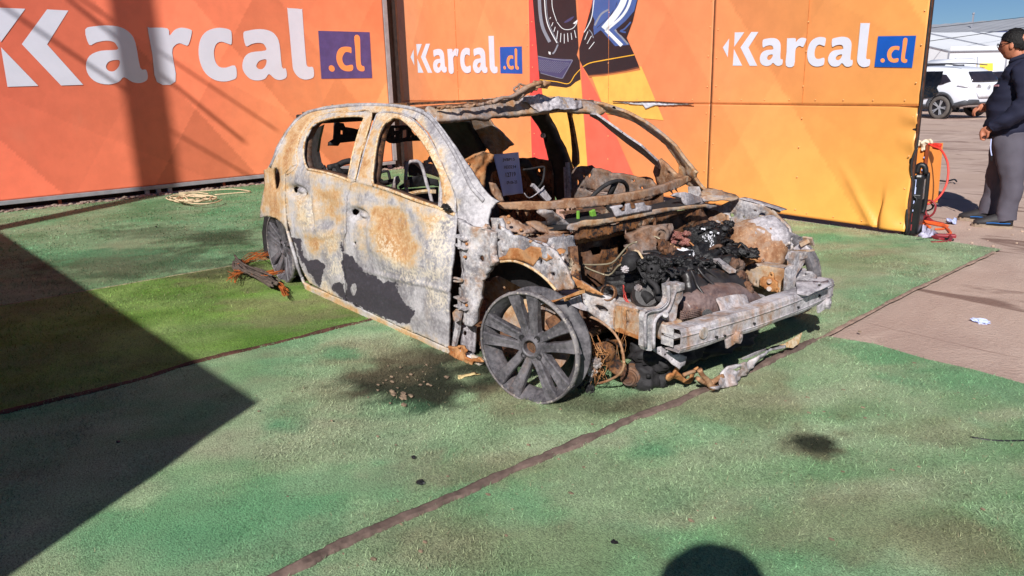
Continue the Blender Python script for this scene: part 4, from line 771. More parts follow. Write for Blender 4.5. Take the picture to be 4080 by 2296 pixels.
# bulkhead
plate('bulkhead', 'D', [(150, 335), (300, 310), (560, 255), (820, 165), (1000, 120), (1010, 420), (900, 560), (480, 640), (230, 640), (150, 560)], ('x', -.30), .01, M['dkrust'], car, [[(240, 385), (300, 372), (320, 400), (310, 420), (250, 428)], ngon_hole(460, 325, 26, 34, 10), [(420, 350), (470, 345), (480, 400), (440, 440), (415, 420), (432, 385)]], step=22, crumple=.03, cfr=6)
plate('bulkhead_backing', 'D', [(100, 300), (1050, 100), (1050, 600), (100, 680)], ('x', -.42), .01, M['soot_shade'], car)
plate('bulkhead_top', 'D', [(150, 330), (520, 262), (540, 262), (530, 280), (330, 330), (155, 360)], ('x', -.285), .02, M['orange'], car, step=16, crumple=.012)
plate('steering_housing', 'R', [(135, 255), (250, 180), (440, 130), (590, 118), (608, 190), (560, 270), (520, 400), (440, 480), (330, 540), (200, 470), (150, 380)], A3('R', (135, 255, -.18), (600, 150, .08), (330, 520, -.12)), .05, M['mixdark'], car, [ngon_hole(546, 150, 13, 22), ngon_hole(450, 250, 22, 22)], step=14, crumple=.014, cfr=8)
MB().lathe([(.022, 0), (.040, .004), (.044, .012), (.030, .018), (.024, .014)], at('R', 450, 250, 'y', -.01), (.85, -.5, .2), 18).build('bearing_ring', M['mixdark'], car, smooth=True)
plate('lower_bulkhead', 'R', [(380, 360), (520, 330), (700, 400), (900, 420), (880, 500), (560, 500), (420, 480)], A3('R', (380, 360, -.1), (900, 420, .25), (560, 500, -.1)), .02, M['dkrust'], car, [ngon_hole(550, 385, 20, 18), ngon_hole(500, 430, 12, 18)], step=20, crumple=.05, cfr=12)
# pipes across the bulkhead
M['pipe'] = plain('bare_brake_pipe', (168, 156, 132), .5, .3, .25, 20, .1)
pp = lambda t, pts, k='y', v=0: [at(t, x, y, k, v) for x, y in pts]
mb = MB()
mb.tube(pp('C', [(875, 490), (960, 492), (1060, 480), (1120, 420), (1170, 365), (1222, 345)], 'y', -.40), .0042, 6); mb.tube(pp('C', [(890, 515), (940, 530), (1040, 560), (1100, 500), (1160, 470)], 'y', -.40), .0042, 6)
mb.tube(pp('C', [(875, 492), (905, 515), (980, 545), (1010, 555)], 'y', -.42), .0038, 6); mb.tube(pp('R', [(0, 500), (80, 470), (155, 440)], 'y', -.25), .0045, 6); mb.tube(pp('R', [(230, 280), (320, 268), (400, 280), (440, 305)], 'y', -.05), .0045, 6)
mb.build('brake_pipes', M['pipe'], car, smooth=True)
MB().tube(pp('R', [(440, 300), (540, 360), (620, 405), (720, 455)], 'y', .02), .008, 7).tube(pp('R', [(790, 340), (830, 375), (900, 440)], 'y', .1), .004, 6).build('orange_rod', M['orange'], car, smooth=True)
# ---- hinge pillar and right wing structure
hp = plate('hinge_pillar', 'C', [(62, 196), (150, 232), (268, 292), (272, 430), (300, 470), (285, 500), (262, 508), (250, 540), (232, 560), (226, 590), (212, 596), (214, 640), (205, 700), (198, 800), (196, 860), (182, 884), (90, 856), (94, 790), (70, 740), (58, 690), (74, 610), (66, 520), (74, 440), (72, 330), (80, 290)], ('y', -.845), .03, M['grey'], car,
      [ngon_hole(212, 458, 10, 24, 10), [(82, 510), (98, 500), (106, 520), (102, 560), (96, 625), (82, 625)], ngon_hole(104, 442, 4, 5, 6)], step=12, crumple=.010, cfr=9, shape=lambda V, P: P+np.array([0, 1, 0])*(.018*np.sin((P[:, 0:1]+.45)*26)))
plate('pillar_foot', 'C', [(90, 872), (178, 890), (172, 1058), (155, 1064), (96, 1040), (84, 960)], ('y', -.80), .012, M['bare'], car, [ngon_hole(113, 933, 13, 17), ngon_hole(97, 914, 4, 5, 6), ngon_hole(132, 912, 4, 5, 6), ngon_hole(112, 958, 4, 5, 6)], step=16, crumple=.006)
plate('pillar_strut', 'C', [(42, 850), (80, 850), (72, 920), (50, 1016), (20, 1024), (36, 950)], ('y', -.84), .015, M['grey'], car)
plate('pillar_cavity', 'C', [(-20, 190), (100, 200), (90, 860), (100, 1060), (-20, 1030)], ('y', -.74), .01, M['soot_shade'], car)
def hinge(y0, name='door_hinge'):
    mb = MB(); a = at('C', 60, y0, 'y', -.87); b = at('C', 128, y0+22, 'y', -.87)
    mb.bar(a+Vector((0, 0, .02)), b+Vector((0, 0, .012)), .03, .007, ch=.001).bar(a+Vector((0, 0, -.022)), b+Vector((0, 0, -.028)), .03, .007, ch=.001).box((a+b)/2+Vector((.012, .012, -.004)), (.05, .012, .052), ch=.002)
    mb.cyl((a*.62+b*.38)+Vector((0, -.004, .03)), (a*.62+b*.38)+Vector((0, -.004, -.036)), .009, 10)
    o = mb.build(name, M['grey'], hp); bb = MB(); bb.blob((a+b)/2+Vector((.018, .004, .004)), .008, .2, 2, 1).blob((a+b)/2+Vector((.036, .004, -.008)), .008, .2, 2, 1); bb.build('hinge_bolt', M['orange'], hp, smooth=True)
hinge(330); hinge(722)
plate('check_strap', 'C', [(36, 800), (60, 775), (92, 790), (80, 850), (58, 862), (42, 845)], ('y', -.87), .012, M['mix'], hp, [ngon_hole(58, 790, 5)])
MB().tube(pp('C', [(20, 575), (60, 578), (100, 590)], 'y', -.88), .006, 6).tube(pp('C', [(25, 592), (70, 600), (98, 596)], 'y', -.88), .005, 6).build('wire_stubs', M['mix'], hp)
# rocker front end
plate('sill_end', 'C', [(0, 1016), (50, 1020), (110, 1010), (140, 1040), (125, 1070), (150, 1100), (205, 1092), (228, 1120), (190, 1118), (165, 1112), (150, 1158), (90, 1120), (0, 1068)], ('y', -.872), .01, M['orange'], car, [ngon_hole(138, 1068, 22, 16, 8)], step=12, crumple=.02, cfr=14)
MB().blob(at('C', 150, 1078, 'y', -.84), (.03, .02, .012), .6, 4, 3, 2).build('ash_lump', M['white'], car)
plate('sill_flange', 'J', [(0, 470), (700, 830), (1300, 1130), (1690, 1255), (1680, 1268), (1290, 1146), (700, 846), (0, 486)], ('y', -.84), .01, M['dkrust'], car)
# upper wing rail (arch) and strut tower
ar = plate('wing_rail', 'C', [(276, 290), (290, 250), (285, 190), (330, 200), (352, 260), (420, 300), (480, 318), (540, 342), (600, 370), (640, 372), (700, 420), (745, 490), (780, 560), (803, 610), (805, 650), (740, 655), (712, 662), (692, 650), (650, 600), (600, 555), (540, 515), (480, 485), (420, 470), (350, 474), (300, 482), (282, 440), (272, 428)], ('y', -.80), .02, M['grey'], car,
      [ngon_hole(602, 466, 16, 28, 10), ngon_hole(667, 490, 6, 7), [(668, 540), (696, 538), (698, 560), (680, 566), (672, 590), (664, 560)], [(283, 318), (320, 322), (348, 330), (330, 346), (290, 338)], ngon_hole(362, 412, 5, 7), ngon_hole(715, 570, 4, 9)], step=12, crumple=.010, cfr=10)
plate('wing_rail_rust', 'C', [(385, 430), (405, 385), (455, 384), (500, 400), (545, 372), (600, 380), (680, 450), (640, 470), (600, 440), (560, 500), (500, 470), (430, 458), (350, 462), (300, 468), (330, 448)], ('y', -.803), .003, M['orange'], ar, step=12, crumple=.008)
flange('wing_rail_return', 'C', [(300, 480), (350, 474), (420, 470), (480, 485), (540, 515), (600, 555), (650, 600), (692, 650), (712, 662)], ('y', -.80), .11, M['dkrust'], ar)
rg = MB(); ridge = px('C', [(290, 470), (350, 474), (420, 470), (480, 485), (540, 515), (600, 555), (650, 602), (692, 652)]); 
MB().tube([tuple(q) for q in cast(smooth_poly(px('C', [(282, 440), (300, 476), (350, 472), (420, 468), (480, 483), (540, 513), (600, 553), (650, 598), (700, 655)]), False, 5), ('y', -.805))], .006, 6, 1).build('arch_lip', M['cream'], ar, smooth=True)
# ragged arch edge on the pillar side and wheelhouse
plate('wheelhouse', 'C', [(214, 600), (232, 585), (246, 590), (262, 600), (290, 598), (300, 570), (330, 572), (345, 560), (380, 580), (450, 610), (560, 655), (650, 720), (700, 800), (700, 1000), (420, 1010), (240, 960), (236, 800), (240, 660)], ('y', -.56), .01, M['mix'], car, step=16, crumple=.03, cfr=6)
plate('wheelhouse_roof', 'C', [(280, 470), (420, 468), (560, 520), (700, 660), (830, 760), (830, 820), (640, 720), (480, 640), (330, 560), (240, 600), (210, 720), (200, 690), (230, 560)], ('y', -.66), .01, M['soot_shade'], car)
plate('arch_splash_panel', 'C', [(196, 930), (240, 905), (246, 1030), (210, 1032)], ('y', -.74), .006, M['rust'], car)
tw = plate('strut_tower_face', 'C', [(660, 322), (700, 312), (818, 305), (832, 360), (850, 480), (862, 610), (800, 575), (760, 500), (700, 430), (640, 380), (655, 350)], A3('C', (660, 322, -.66), (818, 305, -.50), (862, 610, -.50)), .02, M['grey'], car, [ngon_hole(778, 434, 6, 8), ngon_hole(756, 492, 7, 8)], step=14, crumple=.014, cfr=9)
plate('strut_tower_top', 'C', [(492, 322), (530, 292), (620, 282), (720, 278), (790, 280), (822, 308), (760, 316), (700, 318), (660, 330), (600, 345), (545, 342)], A3('C', (492, 322, -.74), (822, 308, -.46), (720, 278, -.45)), .02, M['rust'], car, step=12, crumple=.02, cfr=12)
plate('tower_flange', 'C', [(500, 318), (560, 330), (640, 360), (665, 385), (690, 400), (740, 420), (745, 432), (690, 420), (650, 398), (600, 372), (545, 350)], ('y', -.70), .008, M['bare'], tw, step=10, crumple=.012)
for q, Y in ((118, -.85), (812, -.50)): pass
MB().lathe([(.0, .010), (.010, .010), (.016, .004), (.024, 0), (.024, -.004)], at('C', 728, 405, 'y', -.69), (0, -.3, 1), 12).lathe([(.0, .008), (.012, .008), (.018, .002), (.018, -.004)], at('C', 826, 515, 'y', -.505), (0, -1, 0), 12).build('tower_stud', M['orange'], tw, smooth=True)
# end bracket in front of the wheel
br = plate('wing_bracket_arm', 'C', [(590, 740), (720, 712), (850, 658), (852, 682), (770, 706), (762, 712), (756, 728), (748, 706), (716, 720), (680, 734), (660, 745), (650, 752), (640, 744), (600, 760), (585, 762)], ('y', -.86), .03, M['orange'], car)
plate('wing_bracket_top', 'C', [(575, 735), (640, 715), (720, 690), (712, 668), (760, 650), (825, 645), (852, 655), (850, 662), (720, 714), (590, 742)], ('z', .435), .006, M['bare'], car)
plate('wing_bracket_drop', 'C', [(765, 722), (850, 690), (862, 740), (900, 772), (895, 788), (860, 780), (800, 752), (770, 738)], ('y', -.80), .008, M['bare'], car)
# longitudinal with its brace
plate('rail_brace', 'C', [(800, 560), (860, 600), (950, 660), (1000, 692), (1080, 715), (1086, 800), (1080, 880), (1060, 915), (1020, 880), (960, 830), (880, 780), (860, 730), (850, 660), (806, 648)], A3('C', (800, 560, -.62), (1080, 715, -.50), (1060, 915, -.50)), .02, M['grey'], car, [[(942, 760), (965, 750), (1010, 760), (1038, 782), (1030, 794), (980, 790)], ngon_hole(880, 722, 4), ngon_hole(1042, 806, 4, 6)], step=14, crumple=.012)
plate('rail_brace_rust', 'C', [(800, 560), (860, 596), (960, 660), (1010, 690), (985, 694), (900, 668), (850, 640), (812, 640)], A3('C', (800, 560, -.64), (1080, 715, -.52), (1060, 915, -.52)), .003, M['orange'], car, step=12, crumple=.012)
rl = plate('right_rail', 'D', [(408, 755), (470, 765), (540, 778), (602, 795), (602, 985), (520, 955), (410, 908), (392, 915), (388, 800)], ('y', -.50), .004, M['mix'], car, [ngon_hole(482, 866, 9, 12), ngon_hole(482, 790, 3), ngon_hole(510, 796, 3), ngon_hole(545, 800, 3), ngon_hole(575, 806, 3)], step=14, crumple=.006)
MB().bar((-.10, -.455, .315), (.29, -.455, .315), .08, .105, ch=.01).build('right_rail_core', M['grey'], car)
plate('rail_flange', 'D', [(405, 905), (430, 895), (600, 975), (600, 990), (500, 950), (405, 918)], ('y', -.53), .004, M['orange'], rl)
MB().bar((-.20, .5, .325), (.36, .5, .325), .09, .12, ch=.008).build('left_rail', M['grey'], car)
plate('left_rail_face', 'K', [(530, 790), (570, 765), (640, 755), (720, 745), (800, 760), (900, 770), (925, 800), (920, 1010), (800, 965), (610, 905), (580, 860)], ('y', .44), .004, M['mix'], car, [ngon_hole(648, 882, 4, 10)], step=20, crumple=.006)
plate('left_rail_bracket', 'K', [(690, 850), (700, 835), (745, 835), (755, 800), (785, 812), (790, 860), (820, 880), (822, 970), (790, 960), (750, 965), (700, 920), (676, 905), (680, 850)], ('y', .425), .012, M['orange'], car, [[(758, 812), (782, 818), (780, 832), (760, 826)]], step=14, crumple=.008)
MB().cyl(at('K', 757, 872, 'y', .41), at('K', 757, 872, 'y', .44), .012, 12).cyl(at('K', 755, 935, 'y', .41), at('K', 755, 935, 'y', .44), .012, 12).build('bracket_bolt', M['grey'], car)
plate('left_rail_end', 'K', [(965, 800), (1000, 790), (1090, 795), (1130, 830), (1130, 870), (1060, 868), (980, 866)], ('y', .50), .02, M['grey'], car, [ngon_hole(1050, 818, 8)], step=16, crumple=.01)
# ---- left wing apron
la = plate('left_apron', 'K', [(75, 390), (130, 320), (160, 290), (330, 260), (420, 215), (500, 190), (560, 205), (640, 225), (700, 245), (760, 262), (790, 300), (830, 340), (880, 385), (915, 430), (938, 490), (935, 560), (945, 600), (900, 640), (860, 720), (840, 755), (700, 745), (560, 760), (480, 720), (400, 640), (200, 560), (90, 480)], ('y', .78), .015, M['grey'], car,
      [ngon_hole(690, 335, 27, 28, 12), ngon_hole(751, 345, 9), [(425, 310), (450, 315), (462, 335), (445, 345), (425, 330)], [(427, 352), (443, 352), (443, 365), (427, 365)], ngon_hole(542, 342, 9), [(620, 280), (660, 290), (650, 300), (625, 292)], [(790, 275), (760, 290), (755, 280), (780, 268)]], step=18, crumple=.012, cfr=8)
flange('left_apron_lip', 'K', [(500, 190), (560, 203), (640, 223), (700, 243), (760, 260), (850, 290)], ('y', .78), .06, M['bare'], la)
MB().tube(pp('K', [(540, 190), (600, 205), (680, 232), (760, 255), (850, 290)], 'y', .82), [.006, .012, .009, .012, .006], 6).tube(pp('K', [(640, 255), (700, 262), (790, 285), (845, 300)], 'y', .83), .006, 5).build('apron_edge', M['bare'], la, smooth=True)
plate('apron_stain', 'K', [(80, 390), (150, 295), (300, 285), (420, 330), (440, 430), (400, 470), (250, 430)], ('y', .768), .003, M['rust'], la, step=20, crumple=.01)
# left strut tower dome
dm = MB(); c0 = at('K', 640, 520, 'y', .60); dm.blob(c0+Vector((-.01, .02, -.06)), (.17, .14, .15), .10, 1.6, 4, 3); dm.build('left_strut_dome', M['rust'], car, smooth=True)
pa = MB(); pa.blob(c0+Vector((.01, .05, .005)), (.15, .12, .10), .16, 2.6, 4, 8); pa.build('dome_ash_crust', M['bare'], car, smooth=True)
for i, (x, y, s) in enumerate(((800, 510, .022), (840, 550, .020), (870, 570, .018), (780, 540, .016), (590, 460, .016), (700, 600, .014), (540, 610, .012), (905, 565, .016))):
    MB().blob(at('K', x, y, 'y', .62 if x < 720 else .66), (s*1.5, s, s*.7), .7, 3, 3, i).build('ash_lump', M['bare'] if i % 2 else M['grey'], car)
plate('apron_shelf', 'K', [(410, 700), (520, 690), (640, 660), (760, 640), (830, 620), (845, 645), (700, 680), (560, 715), (520, 740), (440, 722)], A3('K', (410, 700, .30), (830, 620, .66), (520, 740, .32)), .012, M['orange'], car, step=14, crumple=.03, cfr=12)
plate('apron_lower', 'K', [(690, 700), (760, 680), (880, 650), (870, 700), (830, 760), (700, 745)], ('y', .70), .01, M['bare'], car, step=20, crumple=.02)
MB().tube(pp('K', [(800, 655), (830, 640), (860, 600), (900, 565), (930, 555)], 'y', .64), .008, 7).tube(pp('K', [(700, 770), (695, 700), (720, 690), (690, 720)], 'y', .5), .003, 5).build('apron_hose', M['grey'], car, smooth=True)
MB().box(at('K', 880, 615, 'y', .68), (.05, .03, .09), ch=.006).build('lamp_bracket', M['bare'], car)
lt = MB(); a = at('K', 1010, 570, 'y', .50); b = at('K', 1085, 530, 'y', .52); lt.bar(a, b, .05, .02, ch=.003); lt.bar(at('K', 945, 615, 'y', .52), at('K', 1095, 620, 'y', .48), .05, .008); lt.box(at('K', 1080, 540, 'y', .53), (.05, .01, .05), Matrix.Rotation(.6, 3, 'X'), ch=.002)
lt.build('lamp_bracket', M['mix'], car)
plate('lamp_bracket', 'K', [(950, 600), (1020, 545), (1095, 615), (1050, 632), (970, 622)], ('y', .50), .006, M['bare'], car, step=20, crumple=.01)
# ---- front: uprights, beam, brackets
up = plate('front_upright', 'D', [(596, 830), (604, 800), (640, 786), (690, 778), (735, 742), (748, 700), (744, 660), (742, 622), (800, 606), (842, 616), (838, 700), (808, 750), (800, 800), (790, 858), (745, 850), (738, 800), (700, 800), (670, 822), (660, 860), (655, 900), (652, 960), (652, 1030), (640, 1046), (610, 1044), (596, 1020)], ('x', .40), .03, M['grey'], car, [ngon_hole(706, 812, 5, 6), ngon_hole(617, 880, 3)], step=12, crumple=.004, smooth=False)
MB().box(at('D', 792, 632, 'x', .385), (.05, .055, .03), ch=.003).build('upright_cap', M['grey'], up)
flange('upright_rim', 'D', [(596, 1020), (596, 830), (604, 800), (640, 786), (690, 778), (735, 742), (748, 700), (744, 660), (742, 622)], ('x', .41), .0, M['grey'], up)
fl = MB(); 
for pts in ([(598, 1020), (597, 900), (598, 830), (606, 802), (640, 788), (692, 780), (736, 744), (750, 700), (744, 625)], [(652, 1030), (654, 900), (662, 852), (690, 815), (740, 790), (765, 740), (790, 660)]): fl.tube(pp('D', pts, 'x', .405), .007, 6)
fl.build('upright_bead', M['bare'], up, smooth=True)
MB().cyl(at('D', 728, 812, 'x', .39), at('D', 728, 812, 'x', .42), .012, 10).build('upright_bolt', M['grey'], up)
ul = plate('front_upright', 'K', [(955, 640), (985, 632), (1062, 645), (1045, 720), (1010, 775), (985, 810), (975, 830), (985, 900), (982, 1010), (924, 1020), (918, 960), (920, 860), (930, 780), (960, 740), (950, 690)], ('x', .40), .03, M['grey'], car, [ngon_hole(968, 936, 4, 6)], step=16, crumple=.004, smooth=False)
MB().box(at('K', 1010, 655, 'x', .385), (.05, .055, .03), ch=.003).build('upright_cap', M['grey'], ul)
# bumper beam: hollow C-section bowed forward
bvv = []; ys = np.linspace(-.555, .575, 25); sec = [(-.040, .046), (.028, .048), (.037, .036), (.035, -.036), (.028, -.048), (-.040, -.046)]
xb = lambda y: .445+.035*(1-(y/.58)**2); zb = lambda y: .302-.004*y
for y in ys:
    for a, b in sec: bvv.append((xb(y)+a, y, zb(y)+b+.003*math.sin(y*17)))
bf = [(i*6+k, (i+1)*6+k, (i+1)*6+k+1, i*6+k+1) for i in range(24) for k in range(5)]
bb = mesh('bumper_beam', bvv, bf, M['bare'], car); m_ = bb.modifiers.new('solid', 'SOLIDIFY'); m_.thickness = .004; m_.offset = 0
bsub = MB(); bsub.bar((xb(-.5)-.03, -.554, .312), (xb(-.35)-.01, -.35, .312), .06, .006); bsub.box((.415, -.552, .335), (.06, .004, .035)).box((.415, -.552, .288), (.06, .004, .035)); bsub.build('beam_insert', M['grey'], bb)
ridge = MB(); ridge.tube([(xb(y)+.040, y, zb(y)+.020) for y in ys], .004, 6, 1).tube([(xb(y)+.038, y, zb(y)-.028) for y in ys], .003, 6, 1).build('beam_ridge', M['bare'], bb, smooth=True)
hl = MB()
for y, z, r in ((-.44, .318, .016), (-.36, .283, .006), (-.31, .278, .005), (-.12, .29, .005), (.22, .29, .005), (.42, .30, .007)): hl.cyl((xb(y)+.034, y, z), (xb(y)+.0462, y, z), r, 12)
hl.build('beam_hole', M['soot_shade'], bb)
MB().cyl((xb(-.44)+.040, -.44, .318), (xb(-.44)+.047, -.44, .318), .024, 16).build('tow_eye_boss', M['grey'], bb)
ca = MB(); ca.bar((.28, -.47, .315), (.41, -.50, .315), .085, .085, ch=.012).build('crush_can', M['mix'], car); MB().bar((.28, .49, .315), (.41, .51, .315), .085, .085, ch=.012).build('crush_can', M['grey'], car)
plate('beam_top_plate', 'K', [(975, 870), (1060, 862), (1180, 880), (1240, 872), (1270, 900), (1200, 930), (1080, 970), (985, 960)], ('z', .36), .006, M['bare'], car, [ngon_hole(1168, 905, 14, 10)], step=20, crumple=.01)
for y, z in ((-.235, .255), (.50, .245)):
    l = MB(); l.cyl((xb(y)+.02, y, z), (xb(y)+.055, y+.01, z), .026, 14).bar((xb(y)+.03, y-.055, z-.02), (xb(y)+.035, y+.03, z), .012, .04, ch=.002).blob((xb(y)+.05, y+.005, z+.004), .014, .2, 2, 2); l.build('lower_lug', M['bare'], bb, smooth=False)
# hanging lower bracket and bent lower crossmember
lb = plate('lower_bracket', 'L', [(930, 450), (1000, 425), (1040, 420), (1080, 450), (1105, 480), (1125, 505), (1180, 495), (1255, 520), (1240, 600), (1210, 610), (1190, 640), (1170, 620), (1120, 590), (1080, 550), (1000, 500)], A3('L', (930, 450, -.56), (1255, 520, -.42), (1190, 640, -.46)), .008, M['bare'], car, [ngon_hole(1000, 468, 6, 6), ngon_hole(1062, 456, 8, 8), ngon_hole(1052, 500, 10, 9), ngon_hole(1120, 545, 6, 7)], step=20, crumple=.01)
MB().cyl(at('L', 1165, 545, 'y', -.45), at('L', 1200, 560, 'y', -.40), .012, 10).build('lower_bolt', M['rust'], lb)
xm = plate('bent_crossmember', 'L', [(1055, 720), (1062, 690), (1100, 670), (1160, 660), (1175, 630), (1215, 600), (1245, 530), (1250, 560), (1205, 640), (1190, 670), (1215, 705), (1255, 735), (1285, 720), (1310, 660), (1370, 628), (1382, 650), (1340, 690), (1300, 755), (1240, 765), (1150, 745), (1080, 742)], A3('L', (1055, 720, -.47), (1370, 640, -.33), (1200, 630, -.42)), .010, M['orange'], car, step=14, crumple=.02, cfr=12)
MB().tube(pp('L', [(1225, 690), (1290, 665), (1330, 655)], 'x', .45), .008, 6).tube(pp('L', [(1375, 640), (1400, 690), (1440, 730), (1480, 790), (1530, 820), (1570, 800)], 'x', .46), [.012, .010, .014, .016, .012], 7).tube(pp('L', [(1355, 720), (1430, 765), (1480, 740)], 'x', .45), .010, 6).tube(pp('L', [(1480, 770), (1540, 730), (1590, 700)], 'x', .46), .012, 6).build('bent_strip', M['rust'], xm, smooth=True)
plate('bent_panel', 'L', [(1470, 800), (1560, 790), (1580, 740), (1620, 700), (1650, 620), (1760, 575), (1850, 570), (1920, 510), (2010, 460), (2130, 410), (2140, 428), (2010, 485), (1950, 540), (1880, 620), (1820, 690), (1760, 745), (1680, 790), (1590, 815), (1540, 832), (1490, 820)], A3('L', (1470, 800, -.38), (2130, 410, .22), (1650, 620, -.22)), .008, M['bare'], car, [[(1690, 640), (1740, 610), (1770, 640), (1720, 660)]], step=22, crumple=.04, cfr=9)
plate('bent_panel', 'L', [(1770, 540), (1900, 480), (2000, 445), (1990, 462), (1900, 505), (1780, 550)], A3('L', (1770, 540, -.10), (2000, 445, .18), (1990, 462, .17)), .006, M['bare'], car)
plate('bent_panel', 'L', [(2120, 410), (2180, 395), (2335, 295), (2300, 400), (2262, 425), (2250, 438), (2150, 428)], A3('L', (2120, 410, .21), (2335, 295, .42), (2250, 438, .32)), .006, M['cream'], car, [ngon_hole(2225, 398, 5)])
# ---- engine bay contents
eng = MB()
eng.blob((.02, -.10, .34), (.22, .34, .17), .22, 4.2, 5, 1).blob((.12, -.26, .30), (.15, .14, .16), .45, 5, 5, 2).blob((-.02, .12, .36), (.2, .2, .14), .4, 5, 5, 3)
en = eng.build('engine_block', M['char'], car, smooth=True)
def slab(name, t, pts, dz, mat, z, parent, **k): return plate(name, t, pts, ('z', z), dz, mat, parent, **k)
plate('engine_cover', 'R', [(745, 700), (760, 670), (870, 665), (1000, 690), (1100, 640), (1220, 660), (1330, 720), (1400, 810), (1430, 880), (1410, 930), (1300, 925), (1180, 945), (1060, 965), (980, 995), (900, 1010), (860, 980), (838, 900), (830, 840), (800, 780)], A3('R', (745, 700, -.28), (1330, 720, .05), (900, 1010, -.30)), .05, M['engine'], en, step=20, crumple=.035, cfr=6)
rb = MB()
for pts in ([(800, 660), (850, 760), (880, 850), (960, 960), (1000, 990)], [(880, 640), (960, 740), (1060, 830), (1160, 940)], [(960, 640), (1080, 730), (1230, 850), (1340, 920)], [(1110, 570), (1230, 690), (1340, 780), (1420, 830)]):
    P = cast(px('R', pts), A3('R', (745, 700, -.285), (1330, 720, .045), (900, 1010, -.305))); rb.tube(P, .006, 6)
rb.build('cover_ribs', M['engine'], en, smooth=True)
# tarry crust along the back of the cover
cr = MB()
for i in range(110):
    t_ = i/109; x = 300+t_*900+RNG.uniform(-30, 30); y = 520+RNG.uniform(0, 160)+(30 if x > 900 else 0); Y = -.34+.42*t_
    cr.blob(at('R', x, y, 'y', Y), (RNG.uniform(.012, .034), RNG.uniform(.012, .034), RNG.uniform(.006, .020)), .6, 3.0, 3, i)
for i in range(26):
    x = RNG.uniform(420, 900); y = RNG.uniform(650, 900); Y = -.38+.3*(x-420)/480
    if y > 760 and x > 740: continue
    cr.blob(at('R', x, y, 'y', Y), (RNG.uniform(.02, .045), RNG.uniform(.02, .04), RNG.uniform(.02, .035)), .65, 2.6, 3, i+60)
cr.build('tarry_crust', M['char'], en, smooth=True)
sp = MB()
for i in range(60):
    a, b = ((1020, 670), (1190, 680))[i % 2] if i < 34 else (RNG.uniform(300, 1300), RNG.uniform(520, 700)); s = .0045 if i < 34 else .003
    sp.blob(at('R', a+RNG.normal(0, 24), b+RNG.normal(0, 20), 'y', -.30+.42*(a-300)/900-.03), (s*1.6, s, s), .6, 3, 1, i)
sp.build('ash_flecks', M['white'], en, kind='stuff')
# pulley, belts, hoses on the right of the engine
pl = MB(); c = at('R', 360, 650, 'y', -.44); ax = (.45, -.88, .12)
pl.lathe([(.006, .024), (.018, .024), (.021, .014), (.032, .014), (.035, .003), (.048, .005), (.053, .014), (.056, .014), (.056, -.02), (.048, -.03)], c, ax, 28); pl.build('pulley', M['soot_shade'], en, smooth=True)
cp_ = MB()
for k in range(26): a = RNG.uniform(0, 6.28); rr_ = RNG.uniform(.02, .07); u = Vector(ax).orthogonal().normalized(); w = Vector(ax).normalized().cross(u); cp_.blob(c+(u*math.cos(a)+w*math.sin(a))*rr_+Vector(ax)*.012, (RNG.uniform(.006, .018), RNG.uniform(.006, .014), RNG.uniform(.005, .014)), .9, 3.6, 3, k)
cp_.build('pulley_crust', M['char'], en, smooth=True)
fl = MB()
for k in range(14):
    a = k*2*math.pi/14; u = Vector(ax).orthogonal().normalized(); w = Vector(ax).normalized().cross(u); fl.blob(c+(u*math.cos(a)+w*math.sin(a))*.046+Vector(ax)*.014, .005, .2, 2, 1)
fl.build('pulley_studs', M['char'], en)
hs = [MB() for _ in range(6)]
hs[0].tube(pp('R', [(190, 590), (215, 660), (260, 730), (330, 800), (400, 870), (420, 950)], 'y', -.46), .012, 9); hs[1].tube(pp('R', [(400, 860), (400, 930), (430, 1000), (500, 1020), (560, 960)], 'y', -.44), .014, 9)
hs[2].tube(pp('R', [(250, 455), (330, 450), (400, 455), (450, 480)], 'y', -.25), .006, 7); hs[3].tube(pp('R', [(505, 640), (540, 690), (600, 750)], 'y', -.38), .010, 4, 1)
hs[4].tube(pp('R', [(60, 880), (150, 900), (260, 960), (330, 1030)], 'y', -.45), .022, 9)
for h_ in hs[:5]: h_.build('hose', M['soot_shade'], en, smooth=True)
lv = MB(); lv.bar(at('R', 185, 450, 'y', -.38), at('R', 250, 560, 'y', -.36), .04, .008).tube(pp('R', [(160, 440), (150, 500), (200, 560), (230, 600)], 'y', -.38), .008, 6); lv.build('engine_mount', M['cream'], en)
MB().blob(at('R', 110, 580, 'y', -.40), (.045, .04, .05), .25, 2.4, 3, 9).cyl(at('R', 80, 590, 'y', -.46), at('R', 110, 580, 'y', -.40), .034, 16).build('mount_housing', M['soot_shade'], en, smooth=True)
al = MB(); c = at('R', 270, 960, 'y', -.42)
al.lathe([(.015, -.05), (.05, -.05), (.062, -.03), (.062, .03), (.05, .05), (.012, .05)], c, (.7, -.6, .3), 20)
for k in range(10):
    a = k*2*math.pi/10; al.box(c+Vector((.05*math.cos(a), .02*math.sin(a), .05*math.sin(a))), (.02, .05, .01), Matrix.Rotation(a, 3, 'Y'))
al.build('alternator', M['engine'], en, smooth=False)
for i, (x, y) in enumerate(((30, 660), (190, 880))): MB().blob(at('R', x, y, 'y', -.47), (.018, .014, .014), .5, 3, 3, i+20).build('ash_lump', M['bare'], en)
rw_ = MB()
for i in range(5): rw_.tube(pp('R', [(10+RNG.uniform(-10, 10), 850+RNG.uniform(-12, 12)), (25+RNG.uniform(-16, 16), 920), (30+RNG.uniform(-22, 22), 990), (60+i*8, 1060+RNG.uniform(-20, 30)), (110+i*6, 1110)], 'y', -.46), .002, 5)
rw_.build('red_wires', plain('scorched_red_wire', (186, 66, 58), .6, 0, .3, 30, .2), en, smooth=True)
MB().lathe([(.030, -.012), (.036, -.012), (.036, .012), (.030, .012)], at('D', 362, 672, 'y', -.50), (.3, -.9, .3), 20, True).build('hose_clip', M['dkrust'], en)
